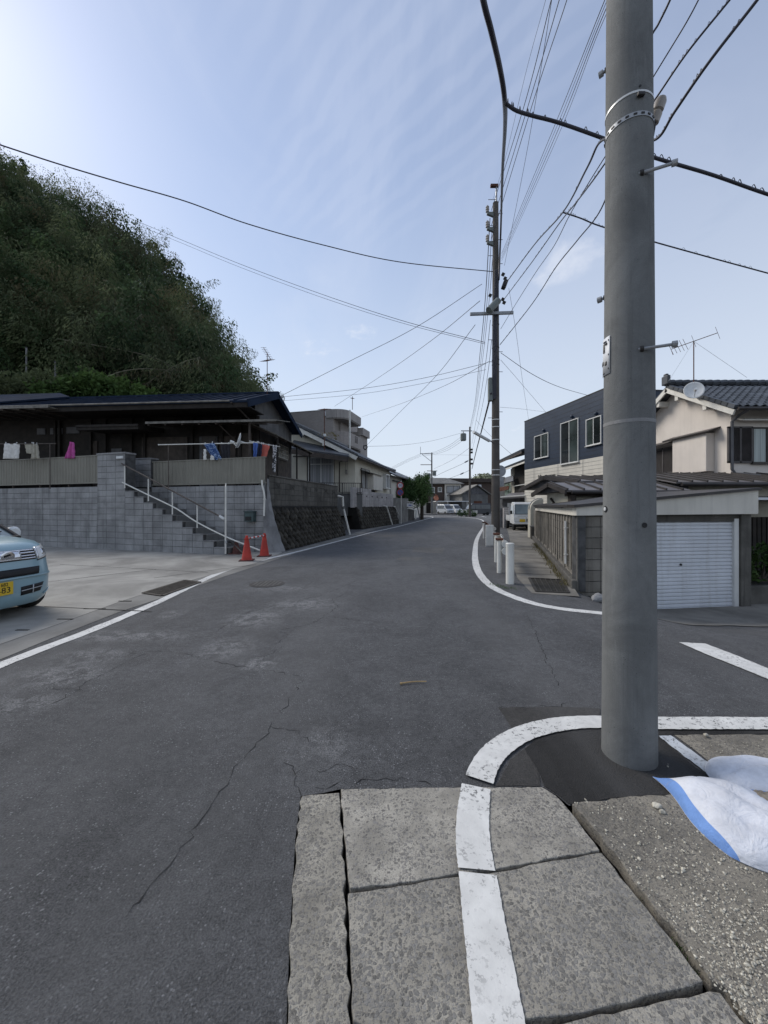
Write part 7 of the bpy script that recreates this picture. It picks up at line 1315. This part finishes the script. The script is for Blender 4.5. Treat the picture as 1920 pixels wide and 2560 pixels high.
fg = thing('guard_rail', 'white guard rail far off at the outside of the bend', 'guard rail', (13, 62.5, 0), 'guard rails'); part('beam', M['white_pipe'], fg, lambda mb: (mb.bb(11.9, 15.2, 62.4, 62.5, .45, .62), mb.bb(11.9, 15.2, 62.4, 62.5, .68, .82)))
for x in (12.0, 13.5, 15.1): part('post', M['white_pipe'], fg, lambda mb: mb.tube([(x, 62.55, 0), (x, 62.55, .85)], .07, 8))
bush('shrub', 'dark low shrub under the far pole', (12.0, 56, 0), [(-.8, 0, .5, .7, .45), (.3, 0, .55, .8, .5), (1.2, .2, .4, .6, .4)], 1400, M['hedge_leaf'], .16, seed=31)
b0 = Vector((9.6, 70, 0)); cm_ = thing('traffic_mirror', 'orange backed traffic mirror on a pale post at the far kerb', 'mirror', b0); part('post', M['mortar_pale'], cm_, lambda mb: mb.tube([b0, b0+Vector((0, 0, 2.9))], .09, 8)); M['mirror_orange'] = mat('mirror_orange', (.42, .16, .09), .5, .1, 4); hd = part('mirror_back', M['mirror_orange'], cm_, lambda mb: mb.lathe([(.1, -.2), (.42, -.1), (.48, 0), (.45, .06)], b0+Vector((-.1, -.1, 3.0)), 16, Euler((R(70), R(40), 0)).to_matrix())); part('hood', M['mirror_orange'], hd, lambda mb: mb.box(b0+Vector((0, -.1, 3.55)), (.5, .3, .06), Matrix.Rotation(R(25), 3, 'Y'))); part('tag', M['sign_white'], cm_, lambda mb: mb.box(b0+Vector((0, -.12, 1.2)), (.22, .04, .6)))
M['cone_red'] = mat('cone_red', (.40, .035, .022), .5, .15, 5); M['cone_old'] = mat('cone_old', (.085, .035, .028), .8, .3, 7); M['cone_base'] = mat('cone_base', (.09, .03, .025), .8, .2, 7)
def cone(label, p, h, m, mb_='cone_base', seed=0):
    t = thing('traffic_cone', label, 'traffic cone', p, 'traffic cones'); p = Vector(p); part('base', M[mb_], t, lambda mb: mb.box(p+Vector((0, 0, .018)), (.38, .38, .036), Matrix.Rotation(seed, 3, 'Z')), bevel=.012)
    k = h/.7; part('cone', M[m], t, lambda mb: mb.lathe([(.145, .036), (.135, .06), (.045*1.0, .64*k), (.035, .69*k), (.012, .70*k)], p, 22), smooth='auto'); return t
q1_, q2_ = G(617, 1402), G(661, 1391); cone('nearer red traffic cone holding the striped bar', q1_, .70, 'cone_red', seed=.2); cone('farther red traffic cone holding the striped bar', q2_, .70, 'cone_red', seed=.1)
q3_ = G(591, 1385); cone('faded brown traffic cone behind the red ones', q3_, .42, 'cone_old', 'cone_old'); 
br_ = thing('cone_bar', 'red and white striped bar laid between the cones', 'bar', q1_+Vector((0, 0, .63))); A_, B_ = q1_+Vector((0, -.02, .61)), q2_+Vector((0, -.02, .63))
for i in range(9): part('stripe', M['sign_white' if i % 2 == 0 else 'cone_red'], br_, lambda mb: mb.tube([A_.lerp(B_, i/9), A_.lerp(B_, (i+1)/9)], .022, 8))
for q in (A_, B_): part('ring', M['cone_red'], br_, lambda mb: mb.lathe([(.05, -.012), (.066, -.012), (.066, .012), (.05, .012)], q, 14, None, True))
ch = thing('chain', 'dark chain hanging from the tall stair post to the cone', 'chain', fp(565, 1355)); mb = MB(); cc = crom([fp(565, 1355), Vector(q3_)+Vector((-.1, -.1, .36)), Vector(q1_)+Vector((-.1, 0, .2))], 12)
part('links', M['dark_metal'], ch, lambda mb: mb.tube(cc, .022, 6)); part('hook', M['steel'], ch, lambda mb: mb.tube([fp(565, 1352), fp(566, 1358)], .03, 6))
# ------------------------------------------------------------------ laundry on the terrace
CL = {'white_cloth': (.62, .61, .58), 'beige_cloth': (.36, .34, .28), 'pink_cloth': (.46, .09, .30), 'navy_cloth': (.022, .025, .05), 'blue_cloth': (.07, .13, .36), 'red_cloth': (.52, .13, .10), 'charcoal_cloth': (.03, .03, .036)}
for k, v in CL.items(): M[k] = mat(k, v, .9, .12, 12, bump=.2, bscale=90)
t_ = NT('print_cloth'); f_ = t_.ramp(t_.noise(16, 2, .5, 1.5), .52, .6); M['print_cloth'] = t_.done(t_.mix(f_, (.03, .07, .2), (.30, .40, .55)), .9); t_ = NT('mono_cloth'); f_ = t_.ramp(t_.noise(9, 3, .6, 2), .47, .53); M['mono_cloth'] = t_.done(t_.mix(f_, (.025, .025, .03), (.6, .6, .6)), .9)
def cloth(label, quad, depth, m, fold=.03, nf=3, name='laundry', peg=True):
    """quad: pixel corners tl, tr, br, bl; hangs at the given distance with folds"""
    ps = [P(u, v, depth) for u, v in quad]; t = thing(name, label, 'laundry', (ps[2]+ps[3])/2, 'laundry on the terrace'); mb = MB()
    mb.grid(lambda i, j: (ps[3].lerp(ps[2], i)).lerp(ps[0].lerp(ps[1], i), j)+Vector((.008*math.sin(j*17), fold*math.sin(i*6.28*nf+j*1.5)*(1.1-j*.6), 0)), 18, 10); mb.build('cloth', M[m], t, True, solid=.008)
    if peg:
        for k in (.15, .85): q = ps[0].lerp(ps[1], k); part('peg', M['dish'], t, lambda mb: mb.box(q+Vector((0, 0, .02)), (.02, .03, .07)))
    return t
def rod(label, a, b, r=.016, m='white_pipe', sup=()):
    t = thing('drying_pole', label, 'pole', a, 'drying poles'); part('rod', M[m], t, lambda mb: mb.tube([a, b], r, 8)); part('end_cap', M['alu'], t, lambda mb: mb.tube([a, a+(Vector(b)-Vector(a)).normalized()*.03], r*1.5, 8))
    for s in sup: part('stand', M['rail_brown'], t, lambda mb: mb.tube([(s.x, s.y, TZ-.06), s], .016, 7))
rod('long pale drying pole above the right fence', P(396, 1112, 13.6), P(640, 1107, 12.9), .018, 'white_pipe', [P(421, 1112, 13.55)]); rod('short drying rack rod with blue and red towels', P(624, 1103, 12.75), P(700, 1117, 13.6), .014); rod('dark drying pole over the left fence', P(-60, 1110, 14.2), P(140, 1109, 14.0), .016, 'rail_brown', [P(125, 1109, 14.0)])
cloth('white trousers hanging over the left fence', [(9, 1109), (48, 1109), (47, 1147), (7, 1147)], 14.1, 'white_cloth', .04, 2); cloth('beige cloth in a loop right of the white trousers', [(60, 1110), (84, 1109), (80, 1135), (66, 1133)], 14.1, 'beige_cloth', .03, 1); cloth('larger beige shirt beside the beige cloth', [(82, 1109), (94, 1111), (99, 1147), (76, 1147)], 14.05, 'beige_cloth', .04, 2)
cloth('pink towel bunched at the left fence', [(174, 1104), (184, 1106), (188, 1146), (160, 1146)], 13.9, 'pink_cloth', .05, 2, peg=False); cloth('blue patterned cloth on the long pole', [(509, 1111), (535, 1107), (556, 1150), (534, 1150)], 13.1, 'print_cloth', .03, 2)
cloth('white sock hanging left of the patterned cloth', [(509, 1123), (515, 1123), (516, 1150), (508, 1150)], 13.05, 'white_cloth', .01, 1, peg=False); cloth('pair of pale socks under the patterned cloth', [(527, 1137), (534, 1140), (536, 1150), (525, 1150)], 13.0, 'white_cloth', .01, 1, peg=False); cloth('charcoal garment right of the patterned cloth', [(550, 1110), (576, 1110), (574, 1150), (553, 1150)], 13.2, 'charcoal_cloth', .03, 3)
cloth('blue striped towel on the rack', [(632, 1107), (645, 1107), (640, 1150), (634, 1150)], 12.8, 'blue_cloth', .03, 2); cloth('navy shirt between the blue and the red towel', [(645, 1107), (656, 1110), (652, 1150), (641, 1150)], 12.9, 'navy_cloth', .03, 2); cloth('red towel on the rack above the wall corner', [(656, 1110), (675, 1114), (661, 1157), (652, 1145)], 13.05, 'red_cloth', .02, 1); cloth('black and white patterned towel at the rack end', [(682, 1116), (692, 1117), (688, 1182), (681, 1180)], 13.35, 'mono_cloth', .02, 1)
# ------------------------------------------------------------------ sandbags, gravel and small litter in the foreground
def bag_mat(name, col):
    t = NT(name); c = t.mix(t.ramp(t.noise(7, 5, .7), .3, .7), sc(col, .84), sc(col, 1.06)); c = t.mix(t.ramp(t.noise(11, 5, .75, .8), .60, .72, 0, .5), c, (.34, .29, .22))   # sand stains
    wv = t.math('MULTIPLY', t.voro(9, 'DISTANCE_TO_EDGE', t.map(scale=(1, 1.6, 1))), 1.0); n1 = t.bump(t.noise(11, 3, .6, 1.0), .6, .02); n2 = t.bump(t.ramp(wv, 0, .10), .12, .006, n1); n3 = t.bump(t.noise(500, 2), .5, .002, n2)
    return t.done(c, .75, 0, n3, .25)
M['bag'] = bag_mat('bag_white', (.62, .64, .69)); M['bag_blue'] = bag_mat('bag_blue', (.16, .29, .60)); SLAB = .018
def sandbag(label, c, rz, hx, hy, h, tip, seed, z0=SLAB):
    t = thing('sandbag', label, 'sandbag', Vector((c[0], c[1], z0)), 'sandbags'); MX = Matrix.Translation((c[0], c[1], z0)) @ Matrix.Rotation(rz, 4, 'Z'); rn = random.Random(seed); ph = [rn.uniform(0, 6) for _ in range(6)]
    def f(a, b, top):
        tk_ = max(0, -a)*max(0, b) if tip else 0; rd = 1-.42*(1-tk_**2)                 # corners are rounded except the raised tip
        px = hx*a*math.sqrt(max(0, 1-(1-rd)*b*b)); py = hy*b*math.sqrt(max(0, 1-(1-rd)*a*a))
        e = max(0, (1-a**4)*(1-b**4)); z = h*e**.6
        z *= 1+.10*math.sin(2.2*a+ph[0]+1.4*b); cr = (a*.75+b*.65); z += (.007*math.sin(11*cr+ph[2])*math.exp(-((a*.6-b+.1)/.5)**2)+.004*math.sin(6*(a-b)+ph[3]))*e-.012*math.exp(-((cr-.25)/.05)**2)*e
        zt = z if top else .004*e
        if tip: zt += tip*tk_**4; px -= .03*tk_**4; py += .0*tk_**4
        return Vector((px, py, max(.002, zt)+(.003 if top else 0)))
    for nm, a0, a1, m, nn in (('bag', -.86, .9, 'bag', 36), ('blue_edge', -1, -.86, 'bag_blue', 7), ('blue_edge', .9, 1, 'bag_blue', 6)):
        mb = MB(MX); mb.grid(lambda i, j: f(a0+(a1-a0)*i, -1+2*j, True), nn, 40); mb.build(nm, M[m], t, True)
    mb = MB(MX); mb.grid(lambda i, j: f(-1+2*(1-i), -1+2*j, False), 20, 20); mb.build('underside', M['bag'], t, True)
sandbag('white sandbag with blue edges lying nearest to the pole', (1.665, 1.785), R(-10), .225, .262, .095, .012, 3); sandbag('second white sandbag half out of frame at the right edge', (2.07, 2.03), R(74), .18, .30, .085, .012, 8)
rg = np.random.default_rng(12)
def stones(name, pts, sizes, m, label, z0):
    V = []; Fc = []; base = np.array([(0, 0, 1), (.9, 0, .3), (.28, .85, .35), (-.72, .53, .3), (-.72, -.53, .35), (.28, -.85, .3), (.7, .5, -.4), (-.3, .8, -.4), (-.9, 0, -.4), (-.3, -.8, -.4), (.7, -.5, -.4)]); fc = [(0, 1, 2), (0, 2, 3), (0, 3, 4), (0, 4, 5), (0, 5, 1), (1, 6, 2), (2, 6, 7), (2, 7, 3), (3, 7, 8), (3, 8, 4), (4, 8, 9), (4, 9, 5), (5, 9, 10), (5, 10, 1), (1, 10, 6)]
    for (x, y), s in zip(pts, sizes):
        k = base*rg.uniform(.6, 1.25, (11, 3))*s*np.array((1, rg.uniform(.6, 1), rg.uniform(.5, .8))); a = rg.uniform(0, 6.28); c, q = math.cos(a), math.sin(a); o = len(V)
        for p in k: V.append((x+p[0]*c-p[1]*q, y+p[0]*q+p[1]*c, z0+p[2]+s*.22))
        Fc += [tuple(i+o for i in f) for f in fc]
    mb = MB(); mb.v = V; mb.f = Fc; o = mb.build(name, M[m]); tag(o, label, 'gravel', None, 'stuff'); return o
pts = []; sz = []
while len(pts) < 1900:
    u, v = rg.uniform(1425, 1960), rg.uniform(2000, 2600); xl = np.interp(v, [2000, 2130, 2355, 2462, 2560], [1430, 1535, 1705, 1785, 1872])
    if u < xl: continue
    d = math.exp(-((u-xl-170)/150)**2)*.8+.22+(.6 if v < 2035 and u < 1560 else 0)
    if v < 2080 and u > 1640: d *= .5
    if rg.random() > d*(.35+.65*(v-1990)/400): continue
    p = G(u, v, SLAB); pts.append((p.x, p.y)); sz.append(float(np.clip(rg.lognormal(-5.75, .45), .0015, .009)))
stones('gravel', pts, sz, 'gravel', 'pale grit and small stones strewn over the shoulder slab', SLAB)
pts = [(p.x, p.y) for p in [G(u, v, .006) for u, v in zip(rg.uniform(1690, 1960, 260), rg.uniform(1850, 1985, 260)) if u > 1700+(v-1850)*1.2]]; stones('loose_grit', pts, list(rg.uniform(.002, .006, len(pts))), 'gravel', 'sparse grit on the worn pad right of the pole', .006)
sp = thing('sand_heap', 'small heap of spilt brown sand between the sandbags', 'sand', (1.88, 1.86, SLAB)); mb = MB(); rn = random.Random(2)
mb.grid(lambda i, j: (lambda a, b: Vector((1.87+.17*a, 1.86+.16*b, SLAB+.001+max(0, .075*(1-(a*a+b*b)**.8)+rn.uniform(-.006, .006)))))(-1+2*i, -1+2*j), 22, 22); mb.build('heap', M['sand'], sp, True)
pts = [(1.87+.13*rg.normal(), 1.86+.12*rg.normal()) for _ in range(220)]; so = stones('crumbs', pts, list(rg.uniform(.003, .008, 220)), 'gravel', 'x', SLAB); del so['label']; del so['category']; so.parent = sp; so.location = -wl(sp)
def lump(label, p, r, m, seed, cat='stone', name='stone_lump', z0=SLAB):
    t = thing(name, label, cat, Vector((p[0], p[1], z0)), 'stone lumps'); rn = random.Random(seed); bm = bmesh.new(); bmesh.ops.create_icosphere(bm, subdivisions=3, radius=r); ph = [rn.uniform(0, 6) for _ in range(3)]
    for v in bm.verts: k = 1+.22*math.sin(v.co.x/r*3+ph[0])*math.sin(v.co.y/r*3+ph[1])+rn.uniform(-.06, .06); v.co = Vector((v.co.x*k*1.3, v.co.y*k, max(-r*.5, v.co.z*k*.75)))+Vector((p[0], p[1], z0+r*.45))
    me = bpy.data.meshes.new('stone'); bm.to_mesh(me); bm.free(); me.materials.append(M[m]); o = bpy.data.objects.new('stone', me); COL.objects.link(o); o.parent = t; o.location = -wl(t)
for (u, v, r, lab) in ((1642, 2018, .016, 'tan mortar lump under the raised corner of the sandbag'), (1656, 2032, .012, 'smaller tan lump beside the sandbag corner'), (1775, 1968, .020, 'tan mortar lump between the two sandbags'), (1755, 1965, .012, 'small tan crumb left of the lump between the bags'), (1765, 1837, .012, 'pale pebble on the dark strip behind the pole')): q = G(u, v, SLAB); lump(lab, q, r, 'gravel' if u != 1775 else 'sand', int(u), z0=.012 if v < 1900 else SLAB)
q = G(1480, 1500); lump('grey concrete lump at the foot of the boundary wall corner', (3.55, 6.35), .10, 'mortar_pale', 4, z0=dip(3.55, 6.35)+.01)
# stick on the road, weeds at the guard rail
a, b = G(1000, 1712), G(1066, 1707); sk = thing('stick', 'thin pale stick lying on the asphalt', 'stick', a); M['straw'] = mat('straw', (.36, .25, .12), .8, .2, 20); part('stalk', M['straw'], sk, lambda mb: mb.tube(crom([a+Vector((0, 0, .012)), a.lerp(b, .5)+Vector((0, .004, .016)), b+Vector((0, 0, .012))], 5), .006, 6, True, .004)); part('node', M['straw'], sk, lambda mb: mb.tube([a+Vector((0, 0, .012)), a+Vector((.02, 0, .012))], .009, 6))
def weeds(name, label, pts, n, h, spread, m, seed):
    rg = np.random.default_rng(seed); C = []; D = []
    for p in pts:
        for _ in range(n): o = rg.normal(size=2)*spread; C.append((p[0]+o[0], p[1]+o[1], h*rg.uniform(.2, .5)+p[2])); D.append((rg.normal()*.5, rg.normal()*.5, 1.0))
    o = leaves(name, np.array(C), h, M[m], None, .14, 0, seed, np.array(D)); tag(o, label, 'weeds', None, 'stuff')
weeds('weeds', 'thin green weeds at the corner behind the white line', [tuple(G(u, v)) for u, v in ((1230, 1462), (1245, 1466), (1262, 1470), (1280, 1472))], 60, .035, .07, 'shrub_leaf', 3)
weeds('wall_weeds', 'dry weeds and moss along the foot of the boundary wall', [tuple(WA.pt(s, -.14, .005)) for s in np.linspace(3, WA.len-.2, 26)], 26, .11, .06, 'dry_leaf', 4)
weeds('joint_moss', 'moss and grass blades in the gap between the slabs', [tuple(G(u, v, -.02)) for u, v in ((1690, 2358), (1700, 2372), (1712, 2388), (1610, 2252), (1745, 2440))], 14, .02, .008, 'shrub_leaf', 5)
